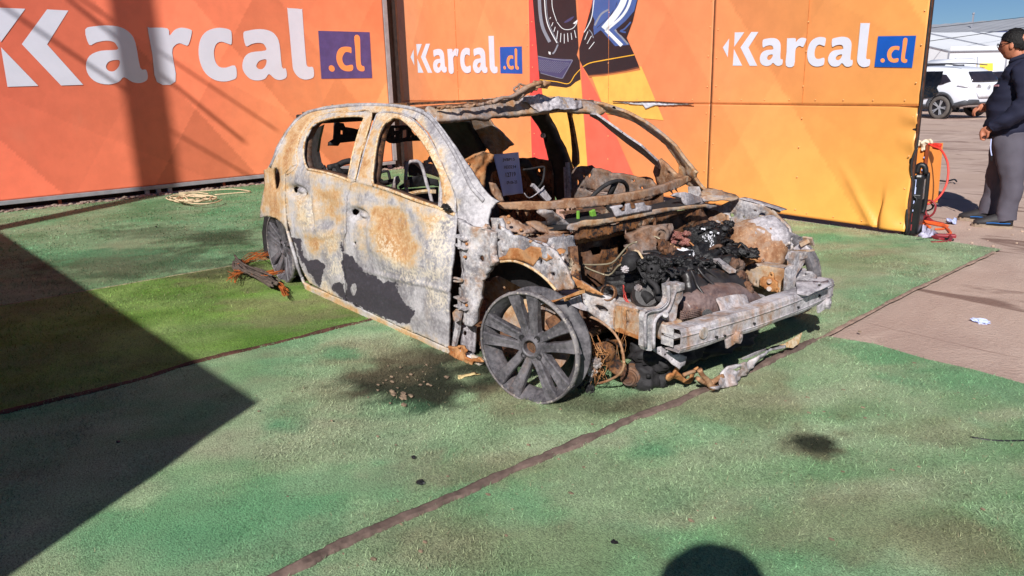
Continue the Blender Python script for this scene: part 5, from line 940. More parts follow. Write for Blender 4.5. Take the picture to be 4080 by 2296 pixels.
# heat shield with its plate, exhaust elbow
sh = MB(); 
for i, (x, y, r) in enumerate(((760, 1100, .055), (850, 1110, .062), (950, 1090, .075), (1080, 1060, .085), (1220, 1040, .082), (1360, 1030, .07), (1480, 1050, .05))): 
    pass
P = [at('R', x, y+6, 'x', .325) for x, y in ((690, 1150), (800, 1110), (920, 1085), (1050, 1060), (1200, 1045), (1350, 1050), (1480, 1080), (1540, 1110))]
sh.tube(P, [.05, .068, .080, .090, .094, .086, .070, .04], 28, 4); shield = sh.build('heat_shield', M['shield'], en, smooth=True)
rbs = MB()
for k in range(9): x = 690+k*26; rbs.tube(pp('R', [(x, 1150+k*1), (x+14, 1200), (x+34, 1255-k*2)], 'x', .395), .0028, 4, 2)
for k in range(5): rbs.tube(pp('R', [(680, 1170+k*20), (800, 1150+k*20), (930, 1130+k*18)], 'x', .40), .0022, 4, 2)
rbs.build('shield_ribs', M['shield'], shield, smooth=True)
spl = plate('shield_plate', 'R', [(1102, 1008), (1180, 985), (1300, 965), (1440, 948), (1480, 980), (1520, 1080), (1540, 1135), (1440, 1140), (1300, 1158), (1200, 1178), (1165, 1170), (1130, 1080)], ('pl', np.array([.412, 0, .375]), np.array([.8, 0, .6])), .006, M['bare'], shield, sm=2, step=16, crumple=.01)
MB().cyl(at('R', 1130, 1030, 'y', -.165), at('R', 1130, 1030, 'y', -.15), .008, 8).cyl(at('R', 1172, 1136, 'y', -.15), at('R', 1172, 1136, 'y', -.13), .008, 8).cyl(at('R', 1465, 1000, 'y', .04), at('R', 1465, 1000, 'y', .06), .008, 8).build('shield_bolt', M['soot_shade'], shield)
MB().cyl(at('R', 1002, 1190, 'x', .424), at('R', 1002, 1190, 'x', .39), .021, 16).cyl(at('R', 1075, 1240, 'x', .424), at('R', 1075, 1240, 'x', .39), .014, 12).build('shield_port', M['char'], shield)
MB().tube(pp('R', [(1540, 970), (1620, 975), (1675, 1000), (1670, 1040), (1600, 1085), (1545, 1120)], 'x', .33), .009, 8).build('coolant_pipe', M['bare'], en, smooth=True)
tm = MB()
for i, (x, y) in enumerate(((1320, 600), (1370, 640), (1350, 690), (1400, 740), (1430, 780), (1440, 830), (1470, 870), (1450, 910), (1410, 900), (1490, 930), (1390, 610))): tm.blob(at('R', x, y, 'y', .05+.03*(i % 3)), (.02, .022, .026), .5, 3, 3, i+40)
tm.tube(pp('R', [(1300, 600), (1330, 570), (1370, 590), (1390, 650)], 'y', .10), .008, 7); tm.build('valve_gear', M['dkrust'], en, smooth=True)
MB().bar(at('R', 1100, 545, 'y', .02), at('R', 1300, 690, 'y', -.02), .035, .012).build('cam_cover', M['grey'], en)
# charred battery, melted fuse box, loom
bt = MB(); c = at('R', 1000, 300, 'y', .37)
bt.box(c, (.17, .22, .12), Matrix.Rotation(.3, 3, 'Z'), ch=.02)
for i in range(110): bt.blob(c+Vector((RNG.uniform(-.09, .09), RNG.uniform(-.14, .13), RNG.uniform(-.055, .075))), (RNG.uniform(.010, .030), RNG.uniform(.010, .03), RNG.uniform(.006, .018)), .6, 3.0, 3, i)
battery = bt.build('charred_battery', M['char'], car, smooth=True)
bw = MB()
for i in range(90): bw.blob(at('R', RNG.choice([900, 960, 1030, 1060, 1010]) + RNG.normal(0, 22), RNG.uniform(250, 420), 'y', .27), (.0022, .0022, RNG.uniform(.003, .008)), .5, 3, 1, i)
for x, y in ((940, 185), (965, 190), (1050, 228), (1130, 235), (1040, 225)): bw.blob(at('R', x, y, 'y', .26), (.006, .005, .005), .6, 3, 2, int(x))
bw.build('ash_flecks', M['white'], battery, kind='stuff')
fz = MB(); c = at('R', 640, 300, 'y', .10)
for i in range(40): fz.blob(at('R', 530+RNG.uniform(0, 250), 240+RNG.uniform(0, 130), 'y', .12+RNG.uniform(-.03, .04)), (.022, .018, .014), .6, 3, 2, i+7)
fz.build('melted_fuse_box', burnt('melted_maroon_residue', rust=.45, ash=.34, g_d=lin(96, 54, 52), g_l=lin(150, 92, 86), tan=lin(150, 90, 76), rst=lin(104, 50, 46), scale=3), car, smooth=True)
lm = MB()
for i in range(30): lm.blob(at('R', 960+RNG.uniform(0, 600), 400+RNG.uniform(20, 110)+.06*i, 'y', .30+.01*i), (RNG.uniform(.018, .04), .025, .018), .7, 3, 3, i+90)
for i in range(16):
    x = 980+RNG.uniform(0, 420); y = 420+RNG.uniform(-30, 90); lm.tube(pp('R', [(x, y), (x+40, y-30-RNG.uniform(0, 20)), (x+90, y+RNG.uniform(-20, 20)), (x+120, y+40)], 'y', .26+.0002*(x-900)), .006, 6)
lm.build('burnt_loom', M['char'], car, smooth=True)
MB().tube(pp('R', [(990, 490), (1030, 440), (1080, 400), (1140, 385), (1165, 400)], 'y', .22), .010, 7).tube(pp('R', [(1060, 480), (1090, 450), (1110, 490)], 'y', .22), .008, 6).build('melted_strap', M['dkrust'], car, smooth=True)
for i, (x, y, s) in enumerate(((720, 455, .020), (770, 465, .018), (800, 480, .014), (690, 465, .014), (470, 280, .018), (440, 275, .014), (460, 420, .016), (430, 390, .014))): MB().blob(at('R', x, y, 'y', .02), (s*1.4, s, s*.8), .75, 3.4, 3, i+3).build('ash_lump', M['white'] if i < 4 else M['grey'], car)
# underbody pieces at the front right
gb = MB(); c = at('D', 590, 1200, 'y', -.46)
gb.blob(c, (.075, .075, .08), .22, 1.8, 4, 4).blob(c+Vector((.05, .06, -.01)), (.05, .06, .05), .3, 2.4, 3, 5).blob(c+Vector((-.02, .06, .07)), (.06, .06, .05), .3, 2.2, 3, 6)
for k in range(6): gb.blob(c+Vector((RNG.uniform(-.05, .07), -.05, RNG.uniform(-.05, .05))), .012, .2, 2, 1)
gearbox = gb.build('gearbox', M['soot_shade'], car, smooth=True)
c = at('D', 505, 1208, 'y', -.53); MB().lathe([(0, .045), (.018, .045), (.022, .040), (.030, .040), (.032, .030), (.036, .028), (.036, .018), (.044, .014), (.046, -.01), (.050, -.03)], c, (.42, -.88, .05), 22).build('driveshaft_flange', M['dkrust'], gearbox, smooth=False)
gb2 = MB(); gb2.blob((.22, -.30, .14), (.12, .2, .08), .3, 2, 4, 11).blob((.15, 0, .12), (.2, .25, .07), .3, 2, 4, 12).blob((.0, .3, .14), (.2, .2, .07), .3, 2, 3, 13); gb2.blob((.16, -.12, .13), (.12, .26, .10), .4, 3.4, 4, 21).blob((.14, .22, .13), (.12, .2, .09), .4, 3.4, 4, 22); gb2.build('undertray_and_shadow_lumps', M['soot_shade'], car, smooth=True)  # lumps stand for black undertray parts plus the shadow below the bumper
plate('brake_dust_shield', 'D', [(350, 1005), (375, 1000), (420, 1060), (460, 1130), (475, 1195), (440, 1210), (390, 1180), (352, 1110), (340, 1040)], A3('D', (350, 1005, -.66), (475, 1195, -.56), (352, 1110, -.66)), .012, M['dkrust'], car, step=18, crumple=.03, sm=2)
cb = MB()
cb.tube(pp('D', [(232, 822), (300, 850), (380, 910), (430, 980), (455, 1060), (460, 1140), (430, 1195), (360, 1235), (290, 1255)], 'y', -.66), .0055, 7).build('bent_cable', M['rust'], car, smooth=True)
wi = MB()
for i in range(34):
    x = RNG.uniform(240, 300); y = RNG.uniform(930, 1160); wi.tube(pp('D', [(x, y), (x+RNG.uniform(-20, 40), y+RNG.uniform(20, 60)), (x+RNG.uniform(0, 80), y+RNG.uniform(10, 90)), (x+RNG.uniform(-10, 60), y+RNG.uniform(60, 130))], 'y', -.68+RNG.uniform(-.03, .05)), .0013, 4)
for i in range(6):
    x = RNG.uniform(400, 470); wi.tube(pp('D', [(x, 760), (x+RNG.uniform(-15, 15), 850), (x+RNG.uniform(-20, 20), 930), (x+RNG.uniform(-30, 30), 1010), (x+RNG.uniform(-30, 30), 1140)], 'y', -.535), .0009, 4)
wi.build('rusty_wires', M['orange'], car, kind='stuff', smooth=True)
for i, (x, y, s, Z_) in enumerate(((250, 1160, .030, 0), (235, 1205, .026, 0), (285, 1120, .022, 0), (165, 1240, .03, 0), (180, 1210, .022, 0), (240, 1290, .024, 1))): 
    o = MB().blob(at('D', x, y, 'y', -.70) if not Z_ else at('D', x, y, 'z', .025), (s*.9, s*.8, s), .6, 2.6, 3, i+31).build('slag_lump', M['grey'] if i % 2 == 0 and i < 5 else M['soot_shade'], car)
MB().bar((-.02, -.80, .20), (-.02, -.50, .22), .03, .03).bar((-.04, -.62, .14), (.10, -.2, .16), .05, .02).bar((-.02, -.62, .24), (-.10, -.58, .60), .035, .035).cyl((-.03, -.62, .28), (-.08, -.59, .52), .028, 12).build('suspension', M['dkrust'], car)
MB().bar((-.05, -.55, .10), (-.10, .55, .10), .12, .04, ch=.01).build('subframe', M['soot_shade'], car)
# ---- cabin
fl = MB(); fl.box((-1.35, 0, .07), (2.1, 1.5, .02)).box((-1.2, 0, .13), (1.8, .2, .12), ch=.03).box((-2.75, 0, .18), (.8, 1.4, .03)); fl.build('floor_pan', M['dkrust'], car)
MB().bar((-3.02, -.5, .30), (-3.02, .5, .30), .04, .06).build('rear_sill', M['dkrust'], car)
MB().bar((-.62, -.74, .56), (-.62, .74, .56), .05, .05, ch=.01).bar((-.62, -.2, .56), (-.60, -.2, .1), .04, .03).bar((-.62, .2, .56), (-.60, .2, .1), .04, .03).build('dash_crossbeam', M['mix'], car)
plate('rear_bulkhead', 'B', [(318, 692), (400, 640), (482, 604), (530, 618), (572, 632), (548, 700), (505, 770), (498, 860), (502, 985), (440, 960), (380, 860), (340, 770)], ('x', -1.25), .012, M['orange'], car, [ngon_hole(374, 728, 16, 22), ngon_hole(450, 882, 12, 20, 7)], step=14, crumple=.03, cfr=8)
plate('tunnel_bracket', 'B', [(560, 870), (600, 880), (650, 960), (665, 1030), (620, 1030), (575, 960)], ('x', -.85), .02, M['rust'], car, step=20, crumple=.02)
wheel_c = Vector((-.82, .36, .60)); Rw = .16
sw = MB(); ax = Vector((-.85, .0, .5)); u = Vector((0, 1, 0)); w = ax.normalized().cross(u)
sw.tube([wheel_c+u*math.cos(a)*Rw+w*math.sin(a)*Rw for a in np.linspace(0, 2*math.pi, 33)], .012, 8, 1); sw.bar(wheel_c-u*Rw, wheel_c+u*Rw, .05, .012).bar(wheel_c, wheel_c-w*Rw, .04, .012).cyl(wheel_c, wheel_c+Vector((.25, 0, -.16)), .02, 10)
sw.build('steering_wheel', M['soot_shade'], car, smooth=True)
hp_ = MB()
hp_.tube(pp('B', [(520, 1020), (500, 900), (510, 800), (545, 740), (600, 728)], 'x', -1.86), .034, 7).build('seat_back_frame', M['soot_shade'], car, smooth=True); hp_ = MB().tube(pp('B', [(780, 700), (840, 705), (880, 770), (930, 860), (990, 960), (1020, 1030)], 'x', -1.86), .032, 7); hp_.build('seat_back_frame', M['soot_shade'], car, smooth=True); hp_ = MB()
hp_.bar(at('B', 500, 960, 'x', -1.80), at('B', 640, 925, 'x', -1.80), .006, .006).build('seat_back_rod', M['soot_shade'], car, smooth=True)
MB().bar(at('B', 895, 890, 'x', -.90), at('B', 1030, 1030, 'x', -.90), .02, .02).bar(at('B', 975, 930, 'x', -.9), at('B', 1040, 1020, 'x', -.9), .015, .03).tube(pp('B', [(830, 960), (870, 1000), (940, 960), (1000, 900)], 'x', -.88), .003, 5).build('seat_runner', M['bare'], car)
MB().tube(pp('B', [(820, 760), (880, 755), (985, 735), (1000, 760), (985, 860), (940, 920)], 'x', -1.3), .007, 6).build('far_seat_loop', M['soot_shade'], car, smooth=True)
# front seat seen through the front window
st = MB(); PX = -1.62
st.tube(pp('T', [(545, 700), (510, 560), (500, 400), (520, 180), (560, 115), (650, 100), (720, 110), (770, 170), (820, 320), (860, 480), (900, 600), (960, 840)], 'x', PX), .011, 8)
seat = st.build('seat_frame', M['bare'], car, smooth=True)
plate('seat_crossmember', 'T', [(500, 360), (620, 350), (800, 352), (900, 380), (1040, 410), (1060, 530), (960, 510), (700, 540), (560, 545), (470, 540), (400, 575), (385, 540), (470, 470)], ('x', PX-.02), .02, M['soot_shade'], seat, step=26, crumple=.02)
plate('seat_side', 'T', [(330, 370), (380, 350), (410, 440), (350, 520), (370, 640), (260, 620), (290, 480)], ('x', PX-.1), .015, M['grey'], seat)
MB().bar(at('T', 520, 420, 'x', PX+.01), at('T', 530, 540, 'x', PX+.01), .02, .02).build('seat_clip', M['rust'], seat)
MB().tube(pp('T', [(0, 350), (80, 290), (190, 270), (215, 330), (230, 400), (260, 460), (150, 490), (95, 430), (10, 370)], 'x', PX-.35), .009, 7).bar(at('T', 100, 460, 'x', PX-.35), at('T', 330, 420, 'x', PX-.2), .03, .02).build('headrest_loop', M['soot_shade'], seat, smooth=True)
MB().tube(pp('T', [(560, 660), (700, 630), (860, 610)], 'x', -1.4), .012, 6).bar(at('T', 930, 615, 'x', -1.4), at('T', 1000, 615, 'x', -1.4), .02, .02).build('seat_rail', M['cream'], seat)
plate('rear_wheelhouse', 'T', [(480, 90), (560, 90), (700, 120), (1040, 150), (1060, 380), (900, 320), (800, 280), (600, 160), (520, 300), (470, 220)], ('x', -2.5), .01, M['bare'], car, step=30, crumple=.03)
plate('rear_wheelhouse', 'T', [(540, 130), (640, 150), (760, 240), (830, 300), (850, 360), (560, 350)], ('x', -2.45), .01, M['soot_shade'], car)
MB().cyl(at('T', 910, 40, 'x', -2.4), at('T', 1000, 110, 'x', -2.4), .02, 8).bar(at('T', 820, 120, 'x', -2.4), at('T', 990, 60, 'x', -2.4), .02, .02).build('rear_damper', M['grey'], car)
plate('cabin_shade_sheet', 'T', [(370, 580), (1060, 540), (1060, 900), (960, 880), (380, 640)], ('x', -1.75), .01, M['soot_shade'], car)  # upright black sheet standing in for shade on the cabin floor
MB().tube(pp('A', [(540, 575), (600, 560), (640, 540), (685, 530)], 'x', -2.3), .02, 7).tube(pp('A', [(590, 550), (610, 590), (640, 620)], 'x', -2.28), .018, 7).bar(at('A', 560, 600, 'x', -2.3), at('A', 690, 610, 'x', -2.3), .04, .05).tube(pp('A', [(500, 585), (515, 560), (525, 580)], 'x', -2.3), .005, 5).build('rear_seat_frame', M['soot_shade'], car, smooth=True)
# tailgate frame hanging in the rear opening
plate('tailgate_frame', 'A', [(590, 275), (640, 282), (650, 306), (700, 314), (745, 325), (760, 330), (870, 350), (900, 325), (960, 300), (1080, 296), (1090, 335), (1110, 360), (1150, 372), (1150, 398), (1050, 402), (980, 415), (955, 412), (930, 395), (880, 410), (860, 388), (740, 398), (620, 412), (608, 432), (548, 430), (552, 405), (582, 384)], ('x', -3.0), .03, M['soot_shade'], car,
      [[(622, 330), (642, 332), (642, 356), (622, 354)], ngon_hole(670, 352, 5), ngon_hole(688, 354, 4), ngon_hole(706, 356, 5), [(975, 315), (1015, 312), (1012, 332), (978, 334)], ngon_hole(910, 368, 5), ngon_hole(930, 372, 5), ngon_hole(950, 368, 5), ngon_hole(985, 366, 7, 10), [(1030, 330), (1062, 322), (1064, 372), (1030, 380)], ngon_hole(1090, 370, 8, 10)], step=14, crumple=.01)
MB().tube(pp('A', [(740, 340), (860, 360)], 'x', -3.0), .03, 6).build('tailgate_bar', M['soot_shade'], car)
# green melted pieces in the scuttle
MB().box(at('D', 262, 172, 'x', -.36), (.02, .028, .05), Matrix.Rotation(.3, 3, 'X'), ch=.003).box(at('D', 166, 172, 'x', -.36), (.012, .012, .04), ch=.002).build('green_plastic_piece', plain('lime_green_plastic', (120, 172, 66), .5, 0, .15, 20, .2), car)
plate('scuttle_inner', 'D', [(95, 165), (150, 150), (240, 140), (300, 160), (260, 205), (120, 222)], ('x', -.40), .02, burnt('dusky_purple_rust', rust=.5, ash=.1, g_d=lin(70, 56, 60), g_l=lin(120, 100, 104), tan=lin(120, 84, 70), rst=lin(90, 56, 50)), car, step=16, crumple=.03)
MB().bar(at('D', 60, 158, 'x', -.38), at('D', 330, 128, 'x', -.38), .03, .01).build('wiper_link', M['dkrust'], car)

# ---- wheels (bare alloy rims)
def rim_parts(parent):
    R = .2425; W = .095
    prof = [(.226, .014), (.229, .020), (.233, .022), (.236, .018), (.239, .012), (.239, .004), (.232, -.002), (.226, -.012), (.208, -.022), (.200, -.050), (.208, -.066), (.226, -.074), (.240, -.078), (.240, -.086), (.230, -.086), (.203, -.070), (.194, -.05), (.200, -.02)]
    b = MB().lathe(prof, (0, 0, 0), (0, -1, 0), 64, True).build('rim_barrel', M['alloy'], parent, local=True, smooth=True)
    MB().lathe([(.228, .020), (.232, .028), (.238, .027), (.2425, .016), (.2425, .006), (.2395, .004), (.2345, .018)], (0, 0, 0), (0, -1, 0), 64, True).build('rim_lip', M['lip'], parent, local=True, smooth=True)
    b.modifiers.new('edge', 'EDGE_SPLIT').split_angle = rad(40)
    for s in range(5):
        a0 = rad(95+72*s)
        sp = MB()
        for sgn in (-1, 1):
            st_ = []
            for r_, off, wd, dep, yy in ((.045, .020, .038, .040, -.004), (.085, .024, .038, .036, .000), (.14, .033, .042, .032, .010), (.185, .040, .050, .028, .018), (.231, .047, .064, .026, .022)):
                st_.append((r_, off*sgn, wd, dep, yy))
            n0 = len(sp.v); rings = []
            for r_, off, wd, dep, yy in st_:
                e = Vector((math.cos(a0), 0, math.sin(a0))); t = Vector((-math.sin(a0), 0, math.cos(a0)))
                base = e*r_+t*off; out = Vector((0, -1, 0))
                # section: flat face with a raised inner edge, chamfers, deep flanks
                q = [(-wd/2, yy-dep), (-wd/2, yy-.006), (-wd/2+.004, yy), (wd*.1*sgn, yy-.003), (wd/2-.004, yy), (wd/2, yy-.006), (wd/2, yy-dep)]
                rings.append([base+t*x_+out*h_ for x_, h_ in q])
            m = len(rings[0]); vv = [p for r_ in rings for p in r_]; ff = []
            for i in range(len(rings)-1):
                for k in range(m-1): ff.append((i*m+k, i*m+k+1, (i+1)*m+k+1, (i+1)*m+k))
                ff.append((i*m+m-1, i*m, (i+1)*m, (i+1)*m+m-1))
            ff.append(tuple(range(m))); ff.append(tuple((len(rings)-1)*m+k for k in range(m))[::-1]); sp.add(vv, ff)
        sp.build('spoke', M['alloy'], parent, local=True)
    h = MB().lathe([(.030, -.028), (.030, .004), (.036, .008), (.044, .004), (.050, -.004), (.068, -.006), (.074, -.012), (.074, -.045), (.030, -.045)], (0, 0, 0), (0, -1, 0), 40, True).build('hub', M['alloy'], parent, local=True, smooth=True)
    h.modifiers.new('edge', 'EDGE_SPLIT').split_angle = rad(35)
    MB().lathe([(0, -.020), (.022, -.020), (.026, -.026), (.031, -.026)], (0, 0, 0), (0, -1, 0), 24).build('hub_centre', M['rust'], parent, local=True, smooth=True)
    nb = MB()
    for k in range(4):
        nb = MB(); a = rad(50+90*k); c = Vector((.053*math.cos(a), .0, .053*math.sin(a))); nb.lathe([(.0, -.004), (.007, -.004), (.009, -.010), (.010, .0005), (.0135, .001), (.0135, -.008)], c, (0, -1, 0), 14)
        nb.build('wheel_bolt', M['soot_shade'], parent, local=True)
    MB().lathe([(.06, -.085), (.135, -.085), (.135, -.105), (.06, -.105)], (0, 0, 0), (0, -1, 0), 40, True).build('brake_disc', M['rust'], parent, local=True)
    MB().box((.10, .10, .08), (.10, .07, .12), Matrix.Rotation(-.6, 3, 'Y'), ch=.01).build('brake_caliper', M['dkrust'], parent, local=True)
def wheel_part(loc, rz, spin, side_=1):
    o = MB().cyl((0, .02, 0), (0, .17, 0), .05, 20).build('wheel', M['dkrust'], None, local=True)
    COL.objects.unlink(o); COL.objects.link(o); o.parent = car
    o.matrix_parent_inverse = Matrix(); o.location = Vector(loc)-Vector((-1.35, 0, 0)); o.rotation_euler = (0, spin if side_ > 0 else -spin, rz+(0 if side_ > 0 else math.pi)); o.rotation_mode = 'YXZ' if False else 'XYZ'
    return o
def add_wheel(loc, rz, spin, side_=1, camber=0.0):
    w = MB().cyl((0, .02, 0), (0, .17, 0), .05, 20).build('wheel', M['dkrust'], None, local=True); w.parent = car
    w.matrix_parent_inverse = car.matrix_basis.inverted()
    w.matrix_basis = Matrix.Translation(Vector(loc)) @ Matrix.Rotation(rz+(0 if side_ > 0 else math.pi), 4, 'Z') @ Matrix.Rotation(camber, 4, 'X') @ Matrix.Rotation(spin, 4, 'Y')
    rim_parts(w); return w
w1 = add_wheel((.0, -.915, .2425), rad(16), 0.0); w1['label'] = 'bare front rim turned slightly outward, its tyre burnt away'
w2 = add_wheel((-2.69, -.855, .243), rad(-2), rad(14))
w3 = add_wheel((0.0, .855, .243), rad(9), rad(30), -1); w4 = add_wheel((-2.69, .855, .243), 0.0, rad(50), -1)
plate('rear_wheelhouse_skin', 'A', [(120, 890), (250, 940), (330, 1180), (400, 1400), (380, 1440), (180, 1340), (125, 1200), (105, 1000)], ('y', -.66), .01, M['soot_shade'], car)
MB().bar((-2.69, -.8, .2), (-2.69, .8, .2), .08, .06).build('rear_axle', M['dkrust'], car)
# ================================================================== paper notice on the windscreen beam
M['paper'] = plain('blue_shade_tinted_paper', (196, 208, 254), .7, 0, .03, 5, .1)  # blue of the sky-lit shade is painted into the white paper
M['inkp'] = plain('printed_black_ink', (40, 38, 60), .7, 0, .05, 10, 0)
PXP = -1.76
pc = at('B', 690, 800, 'x', PXP)
paper = thing('paper_notice', tuple(pc), 'white printed sheet with four lines of black lot numbers hung inside the windscreen opening', 'paper sheet')
PPL = A3('B', (566, 632, -.38), (786, 614, -.28), (650, 985, -.42))
q4 = cast(px('B', [(562, 630), (788, 612), (818, 962), (642, 986)]), ('x', PXP))
nu, nv = 14, 20; v = []; f = []
for j in range(nv+1):
    for i in range(nu+1):
        a, b = i/nu, j/nv; p = (q4[0]*(1-a)+q4[1]*a)*(1-b)+(q4[3]*(1-a)+q4[2]*a)*b; p = p+np.array([1, 0, 0])*(.010*math.sin(a*5+b*2)-.008*b*math.sin(a*9)); v.append(p)
for j in range(nv):
    for i in range(nu): k = j*(nu+1)+i; f.append((k, k+nu+1, k+nu+2, k+1))
ps = mesh('sheet', v, f, M['paper'], paper, smooth=True); ps.modifiers.new('solid', 'SOLIDIFY').thickness = .0006
def text_on(body, t, x0, y0, x1, y1, depth, mat, parent, off, font_w=.0, name='lettering'):
    """text fitted between two measured baseline ends"""
    cu = bpy.data.curves.new(name, 'FONT'); cu.body = body; cu.offset = font_w; o = bpy.data.objects.new(name, cu); COL.objects.link(o)
    dg = bpy.context.evaluated_depsgraph_get(); me = bpy.data.meshes.new_from_object(o.evaluated_get(dg)); bpy.data.objects.remove(o)
    c = np.array([tuple(q.co) for q in me.vertices]); lo, hi = c.min(0), c.max(0); fcs = [tuple(p.vertices) for p in me.polygons]
    A = np.array([x0, y0]); B = np.array([x1, y1]); X = B-A; Yv = np.array([X[1], -X[0]])/np.hypot(*X)
    return c, lo, hi, fcs, A, X, Yv
def put_text(body, t, p0, p1, hgt, depth, mat, parent, nudge, font_w=.0, name='lettering', skew=0.0):
    c, lo, hi, fcs, A, X, Yv = text_on(body, t, *p0, *p1, depth, mat, parent, 0, font_w)
    u = (c[:, 0]-lo[0])/(hi[0]-lo[0]); w = (c[:, 1]-lo[1])/(hi[1]-lo[1])
    q = A[None]+X[None]*u[:, None]+Yv[None]*(w*hgt)[:, None]; P = cast(px(t, q), depth)+np.asarray(nudge)[None]
    return mesh(name, P, fcs, mat, parent)
for s, p0, p1, h in (('JVBP15', (628, 694), (732, 688), 30), ('1033234', (642, 750), (742, 746), 26), ('12719', (656, 822), (740, 814), 38), ('09-06-25', (664, 882), (752, 874), 26)):
    put_text(s, 'B', p0, p1, h, ('x', PXP), M['inkp'], paper, (.022, 0, 0), .012)

# ================================================================== yard things on the right
CB0 = at('Z', 2310, 560, 'z', 0)
M['obox'] = plain('orange_sheet_metal', (240, 148, 66), .45, 0, .06, 6, .05)
cab = thing('orange_cabinet', (-.62, 4.3, 0), 'narrow orange riveted metal panel standing upright behind the hoarding end', 'cabinet')
oc = px('O', [(205, 180), (415, 180), (335, 740), (180, 760)]); 
c4 = [at('O', x, y, 'y', 4.15) for x, y in ((150, 170), (400, 172), (336, 900), (120, 900))]
mb = MB(); n_ = len(c4); dv = Vector((.03, .25, 0)); mb.add([*c4, *[q+dv for q in c4]], [(3, 2, 1, 0), (4, 5, 6, 7), (0, 1, 5, 4), (1, 2, 6, 5), (2, 3, 7, 6), (3, 0, 4, 7)]); mb.build('panel', M['obox'], cab)
rv = MB()
for x, y in ((374, 328), (350, 478), (330, 630)): rv.blob(at('O', x, y, 'y', 4.14), .011, .05, 2, 2)
rv.build('rivet', M['paper'], cab, smooth=True)
MB().bar(at('O', 412, 170, 'y', 4.13), at('O', 346, 900, 'y', 4.13), .02, .02).build('edge_strip', M['post_red'], cab)
gl = plate('work_glove', 'O', [(262, 110), (300, 118), (340, 130), (380, 108), (430, 104), (452, 125), (456, 155), (410, 170), (385, 195), (370, 230), (345, 260), (325, 225), (318, 180), (290, 195), (265, 240), (252, 270), (258, 170)], ('y', 4.12), .02, plain('cream_cotton_cloth', (224, 208, 184), .9, 0, .1, 20, .3), None, step=12, crumple=.05, cfr=14)
tag(gl, 'cream cotton glove draped over the top of the orange panel', 'glove')
M['redc'] = plain('red_cable_rubber', (226, 66, 54), .45, 0, .1, 20, .1); M['dredc'] = plain('dark_red_cable_rubber', (140, 40, 46), .5, 0, .2, 20, .1); M['orc'] = plain('orange_cord', (236, 104, 50), .5, 0, .1, 20, .1); M['blk'] = plain('black_rubber', (26, 26, 28), .45, 0, .3, 20, .1); M['blkm'] = plain('glossy_black_plastic', (24, 24, 26), .3, 0, .3, 9, .15)
bz = lambda pts, y0, y1: [at('O', x, y, 'y', y0+(y1-y0)*i/(len(pts)-1)) for i, (x, y) in enumerate(pts)]
cabl = thing('booster_cable', tuple(at('O', 500, 860, 'z', 0)), 'looped red booster cable hanging in a wide arc beside the orange panel', 'cable')
arc = [(440, 175), (480, 195), (560, 225), (610, 290), (648, 380), (660, 480), (655, 560), (640, 640), (600, 730), (550, 800), (480, 860), (400, 890)]
P = [at('O', x, y, 'y', 4.12-.25*i/11) for i, (x, y) in enumerate(arc)]; MB().tube(P, .0085, 8).build('cable', M['redc'], cabl, smooth=True)
MB().tube([at('O', x, y, 'y', 3.86) for x, y in ((400, 890), (385, 870), (410, 845), (460, 850), (500, 890), (505, 940), (480, 1000), (430, 1035), (395, 1010), (385, 950), (388, 900))], .0085, 8).tube([at('O', x, y, 'y', 3.84) for x, y in ((340, 1040), (400, 1030), (440, 1030))], .008, 6).build('cable', M['dredc'], cabl, smooth=True)
cl_ = MB()
for a, b in (((490, 168), (570, 180)), ((480, 200), (560, 218))): cl_.bar(at('O', *a, 'y', 4.12), at('O', *b, 'y', 4.10), .035, .028, ch=.008)
cl_.tube([at('O', x, y, 'y', 4.12) for x, y in ((420, 165), (460, 168), (500, 172))], .008, 6); cl_.build('clamp', M['redc'], cabl)
G_ = lambda pts, z=.012: [at('O', x, y, 'z', z) for x, y in pts]
o = MB().tube(G_([(345, 1060), (400, 1075), (460, 1100), (520, 1108), (600, 1120)]), [.03, .032, .02, .012, .01], 8).build('cable_clamp', M['dredc'], None, smooth=True); tag(o, 'dark red clamp handle lying on the dirt just behind the black case', 'clamp')
o = MB().tube(G_([(345, 1100), (420, 1115), (520, 1135), (610, 1155), (670, 1205), (685, 1245), (640, 1255)]), .011, 7).tube(G_([(350, 1130), (400, 1145), (440, 1165)]), .011, 7).tube(G_([(500, 1188), (560, 1186), (610, 1182)]), .008, 6).tube(G_([(350, 1085), (430, 1100), (560, 1120), (655, 1150)]), .009, 6).build('extension_cord', M['orc'], None, smooth=True); tag(o, 'bright orange extension cord in loose loops on the dirt behind the case', 'cord')
o = MB().tube(G_([(450, 1355), (560, 1352), (640, 1345), (680, 1320), (690, 1290), (670, 1270)]), .014, 7).bar(G_([(480, 1265)])[0], G_([(750, 1272)])[0], .05, .03, ch=.008).bar(G_([(480, 1285)])[0], G_([(585, 1320)])[0], .05, .035, ch=.01).build('cable_clamp', M['dredc'], None, smooth=False); tag(o, 'dark red jump clamp lying on the dirt nearest the turf edge', 'clamp')
o = MB().tube(G_([(265, 1325), (340, 1318), (420, 1300), (520, 1290), (620, 1300), (720, 1316)]), .009, 6).tube(G_([(330, 1245), (400, 1250), (480, 1270), (560, 1300), (620, 1310)]), .016, 7).tube(G_([(130, 1380-40), (200, 1330), (300, 1322)]), .006, 6).build('black_cable', M['blk'], None, smooth=True); tag(o, 'black cables trailing from the foot of the black case across the dirt', 'cable')
o = plate('plastic_bag', 'O', [(340, 1175), (400, 1165), (460, 1180), (488, 1205), (470, 1230), (400, 1232), (340, 1222)], ('z', .05), .05, plain('pale_lilac_plastic', (178, 174, 196), .35, 0, .2, 20, .3), None, step=12, crumple=.05, cfr=14); tag(o, 'crumpled pale lilac plastic on the dirt between the orange cord and black cable', 'plastic bag')
